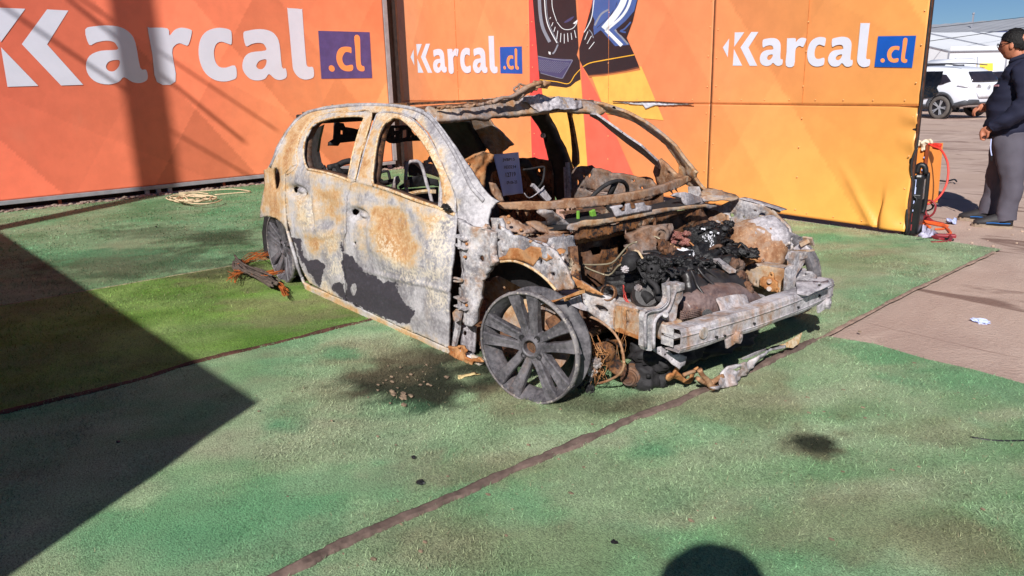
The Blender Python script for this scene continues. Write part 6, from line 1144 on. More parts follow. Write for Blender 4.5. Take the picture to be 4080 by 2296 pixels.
o = MB().tube([at('O', x, y, 'y', 4.45) for x, y in ((415, 290), (418, 350), (400, 420), (385, 480), (395, 560), (405, 640), (400, 700))], .008, 6).tube([at('O', x, y, 'z', .01) for x, y in ((360, 600), (440, 585), (520, 600), (600, 610), (650, 612), (730, 590), (760, 615))], .010, 6).tube([at('O', x, y, 'y', 3.9) for x, y in ((380, 970), (430, 960), (470, 935), (475, 905), (455, 890))], .008, 6).build('thin_black_cable', M['blk'], None, smooth=True); tag(o, 'thin black cable running down the orange panel and out over the dirt', 'cable')
# black jump-starter case
jc = thing('jump_starter', tuple(at('O', 240, 1250, 'z', 0)), 'black upright jump starter case with carry handle and stickers at the hoarding corner', 'case')
a = at('O', 165, 1275, 'z', .0); b = at('O', 285, 1282, 'z', .0); d_ = at('O', 345, 1235, 'z', .0)
ex = (b-a); ey = (d_-b); H_ = .56
def prism(o, p, ex, ey, z0, z1, tx=0.0): 
    v = [p, p+ex, p+ex+ey, p+ey]; vv = [q+Vector((0, 0, z0)) for q in v]+[q+Vector((0, 0, z1)) for q in v]; o.add(vv, [(3, 2, 1, 0), (4, 5, 6, 7), (0, 1, 5, 4), (1, 2, 6, 5), (2, 3, 7, 6), (3, 0, 4, 7)])
mb = MB(); prism(mb, a, ex, ey, .01, .50); jb = mb.build('case_body', M['blkm'], jc, bevel=.02)
mb = MB(); prism(mb, a+ex*.0-ey*.04, ex*.92, ey*.3, .30, .34); prism(mb, a+ex*.05-ey*.04, ex*.2, ey*1.06, .02, .46); mb.build('case_rib', M['blk'], jc, bevel=.006)
hn = MB(); hn.tube([a+ex*.1+ey*.3+Vector((0, 0, .50)), a+ex*.25+ey*.3+Vector((0, 0, .565)), a+ex*.8+ey*.3+Vector((0, 0, .56)), a+ex*.98+ey*.3+Vector((0, 0, .50))], .022, 8).tube([b+ey*.5+Vector((0, 0, .5)), b+ey*.5+ex*.12+Vector((0, 0, .48)), b+ey*.55+ex*.14+Vector((0, 0, .25)), b+ey*.5+Vector((0, 0, .18))], .018, 8).tube([a+ex*.2-ey*.1+Vector((0, 0, .33)), a+ex*.6-ey*.12+Vector((0, 0, .30)), a+ex*.1-ey*.15+Vector((0, 0, .2)), a-ey*.12+Vector((0, 0, .02))], .008, 7)
hn.build('carry_handle', M['blk'], jc, smooth=True)
fr = lambda s0, s1, z0, z1, mat, nm: (lambda m: (prism(m, a+ex*s0-ey*.012, ex*(s1-s0), ey*.01, z0, z1), m.build(nm, mat, jc)))(MB())
fr(.08, .36, .345, .40, M['paper'], 'sticker'); fr(.10, .30, .40, .46, M['paper'], 'sticker'); fr(.06, .34, .265, .292, M['paper'], 'sticker'); fr(.06, .26, .12, .19, M['redc'], 'sticker'); fr(.05, .35, .05, .10, M['dredc'], 'sticker'); fr(.08, .32, .205, .22, M['paper'], 'sticker')
# strip of pale scuffed side
mb = MB(); 
p0 = b+ey*.18+ex*.012; prism(mb, p0, ex*.01, ey*.55, .30, .46); mb.build('worn_side_label', M['grey'], jc)
# litter
o = plate('paper_scrap', 'O', [(640, 1090), (665, 1060), (700, 1062), (730, 1055), (758, 1070), (752, 1095), (700, 1102)], ('z', .03), .01, M['paper'], None, step=9, crumple=.04, cfr=20); tag(o, 'crumpled white paper on the dirt left of the man\'s shoes', 'paper scrap')
o = MB().blob(at('Z', 2466, 808, 'z', .012), (.045, .02, .012), .5, 3, 3, 4).build('paper_scrap', M['paper'], None); tag(o, 'small white scrap on the dirt below the seam band at the right', 'paper scrap')
o = MB().tube([at('Z', x, y, 'z', .022) for x, y in ((2440, 1100), (2490, 1108), (2540, 1110), (2600, 1108))], .004, 6).build('cable_offcut', M['blk'], None, smooth=True); tag(o, 'thin black cable offcut on the turf at the right frame edge', 'cable offcut')
o = plate('dry_leaf', 'Z', [(1152, 944), (1170, 938), (1200, 937), (1210, 940), (1190, 944), (1170, 947), (1153, 951)], ('z', .025), .003, plain('dry_leaf_tan', (206, 182, 130), .8, 0, .1, 20, .1), None, step=4, crumple=.01, cfr=30); tag(o, 'long dry tan leaf on the turf behind the front rim', 'leaf')
lf = MB()
for i in range(110):
    X, Y = (RNG.uniform(950, 1130), RNG.uniform(905, 1030)) if i < 34 else (RNG.uniform(600, 2500), RNG.uniform(760, 1420))
    if i < 8: X, Y = 1010+RNG.uniform(-25, 60), 990+RNG.uniform(-8, 30)
    p = at('Z', X, Y, 'z', .022); s = RNG.uniform(.004, .013) if i > 8 else .018; lf.blob(p, (s, s*.6, s*.35), .5, 3, 1, i)
o = lf.build('turf_litter', plain('tan_debris', (132, 112, 92), .9, 0, .4, 60, .2), None, kind='stuff'); o['label'] = 'small stones and chips scattered on the turf'
bk = MB()
for X, Y, s in ((297, 1112, .010), (1058, 1214, .016), (1040, 1150, .01), (1545, 1365, .014), (2020, 745, .01), (392, 570, .014), (1700, 905, .008)): bk.blob(at('Z', X, Y, 'z', .024), (s, s*.7, s*.5), .5, 3, 2, int(X))
o = bk.build('dark_chips', M['blk'], None, kind='stuff'); o['label'] = 'small dark chips on the turf'
# stones on the dirt
stn = MB()
for i in range(700):
    X = RNG.uniform(1.2, 3.2)if i % 3 else RNG.uniform(-.3, 2.5); Y = RNG.uniform(1.3, 3.4) if i % 3 else RNG.uniform(3.2, 9)
    s = RNG.uniform(.005, .016); p = Vector((X, Y, s*.3))
    stn.blob(p, (s, s*.8, s*.6), .35, 2, 1, i)
gm = plain('dusty_stones', (176, 152, 134), .95, 0, .35, 30, .3)
o = stn.build('stones', gm, None, kind='stuff'); o['label'] = 'small stones scattered over the dirt yard'
# rope coil and rubble strip by the left billboard
rp = MB()
for k in range(9):
    c = np.array([490, 497])+RNG.uniform(-18, 18, 2)*[1.6, .3]; n = 16; rx, ry = RNG.uniform(28, 62), RNG.uniform(5, 11)
    rp.tube([at('Z', c[0]+rx*math.cos(a)+RNG.uniform(-3, 3), c[1]+ry*math.sin(a)+RNG.uniform(-1, 1), 'z', .03+.006*k) for a in np.linspace(0, 5.6, n)], .007, 6, 2)
rp.tube([at('Z', x, y, 'z', .03) for x, y in ((540, 490), (590, 486), (630, 482), (585, 476), (520, 480), (450, 486))], .007, 6)
o = rp.build('rope_coil', plain('cream_rope', (206, 184, 150), .9, 0, .15, 60, .3), None, smooth=True); tag(o, 'loose tangled coil of cream rope on the turf below the red billboard', 'rope')
ru = MB()
for i in range(260):
    t_ = RNG.random(); u = -2.6+t_*6.1; p = pL(u, .015, RNG.uniform(-.02, .16)); s = RNG.uniform(.01, .035); ru.blob(p, (s, s*1.3, s*.6), .5, 3, 1, i)
o = ru.build('rubble', plain('grey_rubble', (140, 122, 110), .95, 0, .4, 20, .3), None, kind='stuff'); o['label'] = 'crumbled rubble strip along the foot of the red billboard'
# burnt tyre-wire bundle by the rear rim
bn = thing('wire_bundle', tuple(at('Z', 650, 700, 'z', 0)), 'charred twisted bundle with bright rusty tyre wires lying beside the rear rim', 'wire bundle')
m1 = MB(); core = [(598, 660), (612, 676), (650, 690), (690, 712), (722, 736)]
for i in range(34):
    o1 = RNG.normal(0, 6, 2); m1.tube([at('Z', x+o1[0]+RNG.uniform(-6, 6), y+o1[1]*.9+RNG.uniform(-4, 4), 'z', .05+RNG.uniform(-.03, .04)) for x, y in core[:4]], RNG.uniform(.004, .011), 5)
m1.build('charred_strands', plain('charred_grey_strands', (88, 76, 68), .85, 0, .4, 30, .5), bn, smooth=True)
m2 = MB()
for i in range(90):
    s = RNG.random()
    if s < .35: pts = [(690, 708), (705+RNG.uniform(-4, 8), 720+RNG.uniform(-6, 6)), (718+RNG.uniform(-8, 10), 734+RNG.uniform(-8, 12))]
    elif s < .6: pts = [(625, 682), (600+RNG.uniform(-10, 6), 684+RNG.uniform(-5, 9)), (575+RNG.uniform(-8, 20), 690+RNG.uniform(-14, 22))]
    elif s < .8: pts = [(640+RNG.uniform(-10, 10), 690), (680, 690+RNG.uniform(-10, 4)), (745, 672+RNG.uniform(-8, 6))]
    else: pts = [(600+RNG.uniform(-10, 20), 665), (630+RNG.uniform(-10, 20), 650+RNG.uniform(-14, 10)), (670+RNG.uniform(-10, 20), 640+RNG.uniform(-16, 14))]
    m2.tube([at('Z', x, y, 'z', .03+RNG.uniform(0, .05)) for x, y in pts], .0022, 4)
m2.build('rusty_strands', plain('bright_rusty_wire', (176, 92, 36), .8, 0, .35, 40, .2), bn, smooth=True)

# ================================================================== distant yard: parked vehicles, tent, warehouse
M['carwhite'] = plain('white_car_paint', (226, 228, 236), .25, 0, .02, 2, 0); M['glass'] = plain('dark_tinted_glass', (46, 42, 50), .12, 0, .2, 2, 0, .6); M['trim'] = plain('grey_plastic_cladding', (74, 76, 82), .6, 0, .1, 8, .1); M['tyre'] = plain('dusty_tyre_rubber', (92, 86, 82), .85, 0, .2, 20, .2); M['alloyc'] = plain('silver_alloy', (188, 190, 196), .3, .5, .1, 8, 0); M['lamp'] = plain('clear_lamp_lens', (214, 214, 220), .15, 0, .1, 30, .2); M['bag'] = plain('crinkled_black_film', (20, 20, 22), .18, 0, .5, 5, 1.0, .8)
def lofted(secs, closed=True):
    """secs: list of rings with equal point counts"""
    m = len(secs[0]); v = [p for s in secs for p in s]; f = []
    for i in range(len(secs)-1):
        for k in range(m if closed else m-1): f.append((i*m+k, i*m+(k+1) % m, (i+1)*m+(k+1) % m, (i+1)*m+k))
    f.append(tuple(range(m))[::-1]); f.append(tuple((len(secs)-1)*m+k for k in range(m))); return v, f
def car_wheel(parent, x, y, r, side_, name='wheel'):
    w = MB().lathe([(r*.64, -.02), (r*.70, .02), (r*.94, .03), (r, 0), (r, -.18), (r*.92, -.2), (r*.6, -.2)], (x, y, r), (0, side_, 0), 28).build(name, M['tyre'], parent, local=True, smooth=True)
    mb = MB().lathe([(r*.7, .01), (r*.66, .02), (r*.62, -.04), (r*.58, -.1), (0, -.1)], (x, y, r), (0, side_, 0), 24); mb.build('rim', M['glass'], w, local=True)
    sp = MB()
    for k in range(5):
        a = rad(90+72*k+20)
        for dd in (-.13, .13):
            sp.bar((x+math.cos(a)*r*.1, y+side_*.0, r+math.sin(a)*r*.1), (x+math.cos(a+dd)*r*.66, y+side_*.012, r+math.sin(a+dd)*r*.66), .03, .03, up=(0, 1, 0))
    sp.cyl((x, y-.02*side_, r), (x, y+.02*side_, r), r*.16, 12); sp.build('spokes', M['alloyc'], w, local=True); return w
def gpt(t, x, y):                                      # where a pixel meets the falling yard
    d = rays(px(t, [(x, y)]))[0]; k = (-.0135*(CAM[1]-5.0)-CAM[2])/(d[2]+.0135*d[1]); return Vector(CAM+d*k)
sv0 = gpt('N', 385, 1305); SR = .36
suv_yaw = rad(167)
suv = thing('white_suv', (0, 0, 0), 'white SUV seen from its rear quarter, black film taped over its rear door window', 'car', suv_yaw)
Rz = Matrix.Rotation(suv_yaw, 3, 'Z'); suv.location = sv0-Rz@Vector((-1.30, .88, 0)); suv.matrix_basis = Matrix.Translation(suv.location)@Matrix.Rotation(suv_yaw, 4, 'Z')
# profile stations: x, bottom z, belt z, roof z, half width low, half width belt, half width roof
stn_ = [(-2.22, .52, .95, 1.02, .70, .66, .60), (-2.18, .42, 1.00, 1.10, .80, .78, .66), (-2.05, .36, 1.04, 1.28, .88, .86, .62), (-1.80, .34, 1.06, 1.56, .91, .90, .60), (-1.45, .34, 1.06, 1.63, .92, .91, .62), (-.8, .30, 1.04, 1.67, .92, .91, .66), (0, .28, 1.01, 1.69, .92, .91, .67), (.6, .28, .99, 1.64, .92, .91, .65), (1.05, .28, .98, 1.42, .91, .90, .62), (1.35, .30, .98, 1.10, .91, .88, .70), (1.9, .34, .92, .98, .88, .84, .66), (2.2, .42, .74, .80, .78, .72, .5)]
secs = []
for x, zb_, zt, zr, wl_, wb, wr in stn_:
    half = [(wl_*.86, zb_), (wl_, zb_+.10), (wl_+.01, (zb_+zt)/2), (wb, zt), (wb*.55+wr*.45, zt*.5+zr*.5), (wr, zr-.05), (wr*.8, zr)]
    secs.append([(x, y, z) for y, z in half]+[(x, -y, z) for y, z in half[::-1]])
v, f = lofted(secs); bo = mesh('body', v, f, M['carwhite'], suv, local=True, smooth=True)
sb_ = bo.modifiers.new('sub', 'SUBSURF'); sb_.levels = 1; sb_.render_levels = 2
def sp_y(x, z, off=.012):                              # left body side y at x, z
    xs = [s[0] for s in stn_]; g = lambda k: np.interp(x, xs, [s[k] for s in stn_]); zb_, zt, zr, wl_, wb, wr = [g(k) for k in range(1, 7)]
    return float(np.interp(z, [zb_, zb_+.1, (zb_+zt)/2, zt, (zt+zr)/2, zr-.05, zr], [wl_*.86, wl_, wl_+.01, wb, wb*.55+wr*.45, wr, wr*.8]))+off
def side_patch(name, pts, mat, parent, off=.012, th=.01, step=.06):
    V, Fc = tri_poly(pts, step=step); P = [(x, sp_y(x, z, off), z) for x, z in V]; P = np.array(P)
    n = np.cross(P[Fc[0][1]]-P[Fc[0][0]], P[Fc[0][2]]-P[Fc[0][0]]); Fc = Fc if n[1] > 0 else Fc[:, ::-1]
    o = mesh(name, P, Fc, mat, parent, local=True, smooth=True); m_ = o.modifiers.new('solid', 'SOLIDIFY'); m_.thickness = th; m_.offset = 1; return o
wg = side_patch('side_window', [(-1.55, 1.18), (-1.25, 1.08), (-.95, 1.07), (-.95, 1.42), (-1.3, 1.38)], M['glass'], suv, .005)
side_patch('side_window', [(-.85, 1.08), (.9, 1.06), (.75, 1.35), (.45, 1.5), (-.85, 1.5)], M['glass'], suv, .005)
arch = [(-1.30+.50*math.cos(a), .36+.50*math.sin(a)) for a in np.linspace(rad(-8), rad(188), 20)]; arch2 = [(-1.30+.40*math.cos(a), .36+.42*math.sin(a)) for a in np.linspace(rad(188), rad(-8), 20)]
side_patch('arch_cladding', arch+arch2, M['trim'], suv, .02, .012, .05)
side_patch('sill_cladding', [(-.82, .30), (1.0, .30), (1.0, .46), (-.82, .46)], M['trim'], suv, .015, .01)
side_patch('bumper_cladding', [(-2.15, .44), (-1.78, .36), (-1.75, .50), (-2.1, .60), (-2.19, .56)], M['trim'], suv, .02, .01)
wa = MB().lathe([(0, 0), (.41, 0)], (-1.30, .93, .36), (0, 1, 0), 26).build('wheel_well', M['blk'], suv, local=True)
for x in (-1.30, 1.35):
    for s_ in (1, -1): car_wheel(suv, x, .95*s_, SR, s_)
side_patch('door_gap', [(-.9, .5), (-.885, .5), (-.885, 1.05), (-.9, 1.05)], M['blk'], suv, .014, .004)
def rear_patch(name, pts, mat, off=.02):               # (y, z) on the tail
    V, Fc = tri_poly(pts, step=.08)
    def tx(y, z):
        b = np.interp(z, [.4, .6, 1.0, 1.1, 1.3, 1.56], [-2.16, -2.235, -2.2, -2.17, -2.03, -1.8]); return b+.10*(y/.85)**4*1.0+.02*(y/.8)**2
    P = np.array([(tx(y, z)-off, y, z) for y, z in V]); n = np.cross(P[Fc[0][1]]-P[Fc[0][0]], P[Fc[0][2]]-P[Fc[0][0]]); Fc = Fc if n[0] < 0 else Fc[:, ::-1]
    o = mesh(name, P, Fc, mat, suv, local=True, smooth=True); m_ = o.modifiers.new('solid', 'SOLIDIFY'); m_.thickness = .02; m_.offset = 0; return o
rear_patch('rear_window', [(-.66, 1.14), (.66, 1.14), (.56, 1.46), (-.56, 1.46)], M['glass'], .035)
rear_patch('tail_lamp', [(.36, .98), (.80, .96), (.82, 1.06), (.62, 1.08), (.36, 1.05)], M['lamp'], .03); rear_patch('tail_lamp', [(-.36, .98), (-.80, .96), (-.82, 1.06), (-.62, 1.08), (-.36, 1.05)], M['lamp'], .03)
side_patch('tail_lamp', [(-2.12, .98), (-1.82, 1.04), (-1.80, 1.06), (-2.1, 1.07)], M['lamp'], suv, .01)
rear_patch('lower_bumper', [(-.86, .44), (.86, .44), (.80, .62), (.45, .60), (.35, .52), (-.35, .52), (-.45, .60), (-.80, .62)], M['trim'], .04)
rear_patch('plate_recess', [(-.42, .66), (.42, .66), (.48, .72), (.6, .9), (-.6, .9), (-.48, .72)], M['carwhite'], .03)
MB().lathe([(.05, 0), (.06, .012), (.035, .012), (.03, 0)], (-2.25, 0, .98), (-1, 0, 0), 16, True).build('badge_ring', M['alloyc'], suv, local=True)
MB().tube([(-1.7, .60, 1.66), (-.9, .64, 1.735), (.3, .64, 1.745), (.7, .60, 1.68)], .02, 6).tube([(-1.7, -.60, 1.66), (-.9, -.64, 1.735), (.3, -.64, 1.745), (.7, -.60, 1.68)], .02, 6).build('roof_rail', M['trim'], suv, local=True, smooth=True)
# black film over the rear door
V, Fc = tri_poly([(-1.16, 1.50), (-1.22, 1.2), (-1.14, .98), (-1.24, .84), (-1.10, .70), (-.62, .62), (-.3, .66), (-.2, 1.0), (-.2, 1.5)], step=.035)
P = np.array([(x, sp_y(x, z, .03)+.05*(fbm([x*2], [z*.8], 6, 4)[0]-.3), z) for x, z in V]); n = np.cross(P[Fc[0][1]]-P[Fc[0][0]], P[Fc[0][2]]-P[Fc[0][0]]); Fc = Fc if n[1] > 0 else Fc[:, ::-1]
mesh('black_film', P, Fc, M['bag'], suv, local=True)
# white light truck behind
tk0 = at('N', 560, 1160, 'z', 0); tk0 = Vector((tk0.x, tk0.y, 0)); tr_loc = CAM + rays(px('N', [(440, 900)]))[0]*31; tyaw = rad(240)
tr = thing('white_truck', (float(tr_loc[0]), float(tr_loc[1]), gz(tr_loc[1])), 'white light truck cab parked behind the white SUV', 'truck', tyaw)
secs = []
for x, zb_, zt, zr, wb, wr in ((1.05, .5, .95, 1.05, .78, .72), (.98, .45, 1.2, 1.28, .86, .80), (.80, .45, 1.25, 1.5, .87, .80), (.45, .45, 1.25, 1.95, .87, .74), (.2, .45, 1.25, 2.04, .87, .72), (-.6, .45, 1.25, 2.06, .87, .72), (-.75, .45, 1.25, 2.02, .86, .70)):
    half = [(wb*.9, zb_), (wb, zb_+.15), (wb, zt), (wb*.5+wr*.5, (zt+zr)/2), (wr, zr-.06), (wr*.85, zr)]; secs.append([(x, y, z) for y, z in half]+[(x, -y, z) for y, z in half[::-1]])
v, f = lofted(secs); o = mesh('cab', v, f, M['carwhite'], tr, local=True, smooth=True); o.modifiers.new('edge', 'EDGE_SPLIT').split_angle = rad(40)
v = [(.87, -.74, 1.36), (.87, .74, 1.36), (.52, .66, 1.88), (.52, -.66, 1.88)]; o = mesh('windscreen', v, [(0, 1, 2, 3)], M['glass'], tr, local=True); o.modifiers.new('solid', 'SOLIDIFY').thickness = .03
for s_ in (1, -1):
    v = [(.55, s_*.88, 1.28), (-.2, s_*.88, 1.28), (-.2, s_*.78, 1.82), (.28, s_*.78, 1.82)]; o = mesh('side_window', v, [(0, 1, 2, 3)], M['glass'], tr, local=True); o.modifiers.new('solid', 'SOLIDIFY').thickness = .02
    MB().bar((-.9, s_*.80, .6), (-.9, s_*.62, 2.1), .08, .06).build('stake_post', M['carwhite'], tr, local=True)
    for x in (.55, -2.4): car_wheel(tr, x, .82*s_, .33, s_)
MB().box((-2.2, 0, .75), (2.8, 1.7, .35)).build('load_bed', M['carwhite'], tr, local=True)
MB().box((.80, -.35, 1.40), (.02, .3, .12)).build('dash_sticker', plain('pale_cyan_sticker', (150, 214, 224), .5, 0, .1, 9, 0), tr, local=True)
# dark blue-grey car behind the man
bpaint = plain('blue_grey_car_paint', (72, 80, 104), .25, .2, .05, 3, 0)
db_loc = CAM + rays(px('M', [(680, 860)]))[0]*30
db = thing('blue_car', (float(db_loc[0]), float(db_loc[1]), gz(db_loc[1])), 'dark blue grey car facing the camera, half hidden behind the man', 'car', rad(262))
secs = []
for x, zb_, zt, zr, wb, wr in ((2.15, .4, .62, .68, .70, .5), (2.0, .3, .80, .86, .86, .66), (1.2, .3, .95, 1.02, .90, .72), (.85, .3, .97, 1.08, .90, .74), (.35, .3, .98, 1.40, .90, .66), (0, .3, .98, 1.52, .90, .62), (-1.2, .3, 1.0, 1.55, .90, .60), (-1.8, .35, 1.0, 1.3, .88, .62), (-2.1, .4, .95, 1.02, .82, .66)):
    half = [(wb*.9, zb_), (wb, zb_+.15), (wb, zt), (wb*.5+wr*.5, (zt+zr)/2), (wr, zr-.05), (wr*.8, zr)]; secs.append([(x, y, z) for y, z in half]+[(x, -y, z) for y, z in half[::-1]])
v, f = lofted(secs); o = mesh('body', v, f, bpaint, db, local=True, smooth=True); o.modifiers.new('sub', 'SUBSURF').render_levels = 2
mesh('windscreen', [(.90, -.70, 1.06), (.90, .70, 1.06), (.16, .58, 1.50), (.16, -.58, 1.50)], [(0, 1, 2, 3)], M['glass'], db, local=True).modifiers.new('solid', 'SOLIDIFY').thickness = .03
mesh('side_window', [(.6, -.905, 1.04), (-1.3, -.905, 1.04), (-1.2, -.70, 1.46), (.1, -.72, 1.46)], [(0, 1, 2, 3)], plain('greenish_glass', (150, 170, 160), .1, 0, .1, 3, 0), db, local=True).modifiers.new('solid', 'SOLIDIFY').thickness = .02
for x in (1.35, -1.35):
    for s_ in (1, -1): car_wheel(db, x, .88*s_, .33, s_)
MB().box((2.08, 0, .55), (.06, 1.1, .2)).build('grille', M['blk'], db, local=True); MB().box((.82, -.1, 1.14), (.02, .24, .18), Matrix.Rotation(-.8, 3, 'Y')).build('red_sticker', M['redc'], db, local=True)
MB().blob((.55, -.98, 1.05), (.08, .12, .07), .1, 2, 2).build('door_mirror', bpaint, db, local=True, smooth=True)
# yellow banner
R_at = lambda t, x, y, d: Vector(CAM + rays(px(t, [(x, y)]))[0]*d)
by = thing('yellow_banner', tuple(R_at('N', 930, 650, 34)*1.0), 'yellow advertising banner with a dark brand word, low between the truck and the tent', 'banner')
q = [R_at('N', x, y, 34) for x, y in ((815, 700), (1060, 700), (1060, 606), (815, 610))]; dv = Vector((-.05, .1, 0)); MB().add(q+[p+dv for p in q], [(0, 1, 2, 3), (7, 6, 5, 4), (0, 3, 7, 4), (1, 5, 6, 2), (3, 2, 6, 7), (0, 4, 5, 1)]).build('banner_sheet', plain('yellow_banner_vinyl', (244, 200, 70), .5, 0, .04, 2, 0), by)
fwd_n = np.array([_fw[0], _fw[1], 0]); nn_ = rays(px('N', [(930, 650)]))[0]; nn_ = nn_/np.linalg.norm(nn_)
put_text('Lipigas', 'N', (838, 672), (958, 676), 28, ('pl', np.array(R_at('N', 930, 650, 33.9)), nn_), M['inkp'], by, (0, 0, 0), .02)
# warehouse and marquee tent (verticals built up from the far ground)
def far_pt(t, x, y, d): return np.array(R_at(t, x, y, d))
M['roofgrey'] = plain('grey_corrugated_roof', (158, 160, 166), .6, 0, .08, .6, 0); M['wallwhite'] = plain('off_white_wall', (214, 216, 216), .7, 0, .03, .5, 0); M['tent'] = plain('white_pvc_tent', (226, 228, 232), .6, 0, .03, .6, .1); M['tentseam'] = plain('grey_tent_seam', (140, 142, 152), .6, 0, .1, 2, 0); M['fascia'] = plain('blue_grey_fascia', (88, 96, 136), .6, 0, .1, 2, 0)
wh = thing('warehouse', tuple(R_at('N', 300, 500, 60)), 'long white warehouse with grey corrugated roof behind the parked vehicles', 'building')
dE = 62; eL = far_pt('N', -260, 300, dE); eR = far_pt('N', 1700, 150, dE+8)
def drop(p, z=-1.5): return Vector((p[0], p[1], z))
ez = float((eL[2]+eR[2])/2); ez = eL[2]
# eave line through two measured points
e0 = far_pt('N', 250, 268, 60); e1 = far_pt('N', 760, 236, 66); e1 = CAM+(e1-CAM)*((e0[2]-CAM[2])/(e1[2]-CAM[2])); ed = (e1-e0); ed[2] = 0; ed /= np.linalg.norm(ed); back = np.array([-ed[1], ed[0], 0]); back = back if back@(e0-CAM) > 0 else -back
EA, EB = e0-ed*14, e0+ed*62
r0_ = far_pt('N', 290, 126, 70); slope_rise = 1.0
rr = rays(px('N', [(500, 112)]))[0]
def hit_plane(d, p, n): return CAM+d*(((p-CAM)@n)/(d@n))
RUN = 9.0; ridge_pt = hit_plane(rr, e0+back*RUN, back); RZ = ridge_pt[2]
rz_ = np.array([0, 0, 1.])
MB().add([drop(EA), drop(EB), EB, EA], [(0, 1, 2, 3)]).build('wall', M['wallwhite'], wh)
n_rib = 150; vv = []; ff = []
for i in range(n_rib+1):
    p = EA+(EB-EA)*i/n_rib; off = .05*(i % 2); a = p-back*.3+rz_*off; b = p+back*RUN+rz_*(RZ-p[2]+off); vv += [a, b]
for i in range(n_rib): ff.append((2*i, 2*i+2, 2*i+3, 2*i+1))
mesh('roof', vv, ff, M['roofgrey'], wh); mesh('roof', [EA+back*RUN+rz_*(RZ-EA[2]), EB+back*RUN+rz_*(RZ-EB[2]), EB+back*2*RUN, EA+back*2*RUN], [(0, 1, 2, 3)], M['roofgrey'], wh)
MB().bar(EA-back*.35-rz_*.08, EB-back*.35-rz_*.08, .08, .2).build('fascia', M['fascia'], wh)
wc = hit_plane(rays(px('N', [(397, 453)]))[0], e0-back*.05, back); MB().bar(wc-ed*.55, wc+ed*.55, .1, 1.7).build('window', M['carwhite'], wh); MB().bar(wc-ed*.42-back*.06, wc+ed*.42-back*.06, .06, 1.45).build('window_pane', M['trim'], wh)
rp_ = hit_plane(rays(px('N', [(797, 150)]))[0], e0+back*4, back); MB().bar(rp_-rz_*1.2, rp_+rz_*1.0, .1, .1, up=(1, 0, 0)).blob(rp_+rz_*1.0, .1, .1, 2, 2).build('roof_vent', M['tentseam'], wh)
tn = thing('marquee_tent', tuple(R_at('N', 700, 600, 42)), 'white marquee tent with sloping roof and grey seams left of the man\'s head', 'tent')
n0 = hit = None
t0 = far_pt('N', 500, 460, 42); t1 = far_pt('N', 1100, 450, 44); t1 = CAM+(t1-CAM)*((t0[2]-CAM[2])/(t1[2]-CAM[2])); td = t1-t0; td[2] = 0; td /= np.linalg.norm(td); tb = np.array([-td[1], td[0], 0]); tb = tb if tb@(t0-CAM) > 0 else -tb
TR = 6.0; tp = hit_plane(rays(px('N', [(795, 212)]))[0], t0+tb*TR, tb); TRZ = tp[2]-t0[2]; W_ = 26.
MB().add([drop(t0), drop(t0+td*W_), t0+td*W_, t0], [(0, 1, 2, 3)]).add([drop(t0), t0, t0+tb*TR+rz_*TRZ, t0+tb*2*TR, drop(t0+tb*2*TR)], [(0, 1, 2, 3, 4)]).build('side_wall', M['tent'], tn)
V = []; Fq = []; NS = 60
for i in range(NS+1):
    for j in range(7):
        u_, w_ = i/NS, j/6; p = t0+td*W_*u_+tb*TR*w_+rz_*(TRZ*w_-.04*math.sin(math.pi*((u_*W_ % 4.6)/4.6))); V.append(p)
for i in range(NS):
    for j in range(6): k = i*7+j; Fq.append((k, k+7, k+8, k+1))
mesh('roof', V, Fq, M['tent'], tn, smooth=True)
s_ = MB()
for k in range(6): a = t0+td*4.6*k; s_.bar(a-tb*.02+rz_*.02, a+tb*TR+rz_*(TRZ+.04), .09, .05); s_.bar(drop(a-tb*.05), a-tb*.05, .06, .06, up=(1, 0, 0))
s_.bar(t0-tb*.06, t0+td*W_-tb*.06, .05, .05); s_.build('seams', M['tentseam'], tn); MB().bar(t0-tb*.1+rz_*.16, t0+td*W_-tb*.1+rz_*.16, .05, .22).build('valance', M['tent'], tn)
# overhead wires
for i, (pa_, pb_, d) in enumerate((((240, 135), (1400, 5), 50), ((240, 290), (1400, 130), 40))):
    a, b = R_at('N', *pa_, d), R_at('N', *pb_, d+8); dd = b-a; a = a-dd*1.5; b = b+dd*1.5
    mid = [a.lerp(b, t_)-Vector((0, 0, 1.2*(1-(2*t_-1)**2)*.15)) for t_ in np.linspace(0, 1, 12)]
    tag(MB().tube(mid, .018, 5, 1).build('overhead_wire', M['blk'], None, smooth=True), ('upper black wire crossing the sky above the warehouse roof', 'lower black wire crossing in front of the warehouse roof and tent')[i], 'wire')

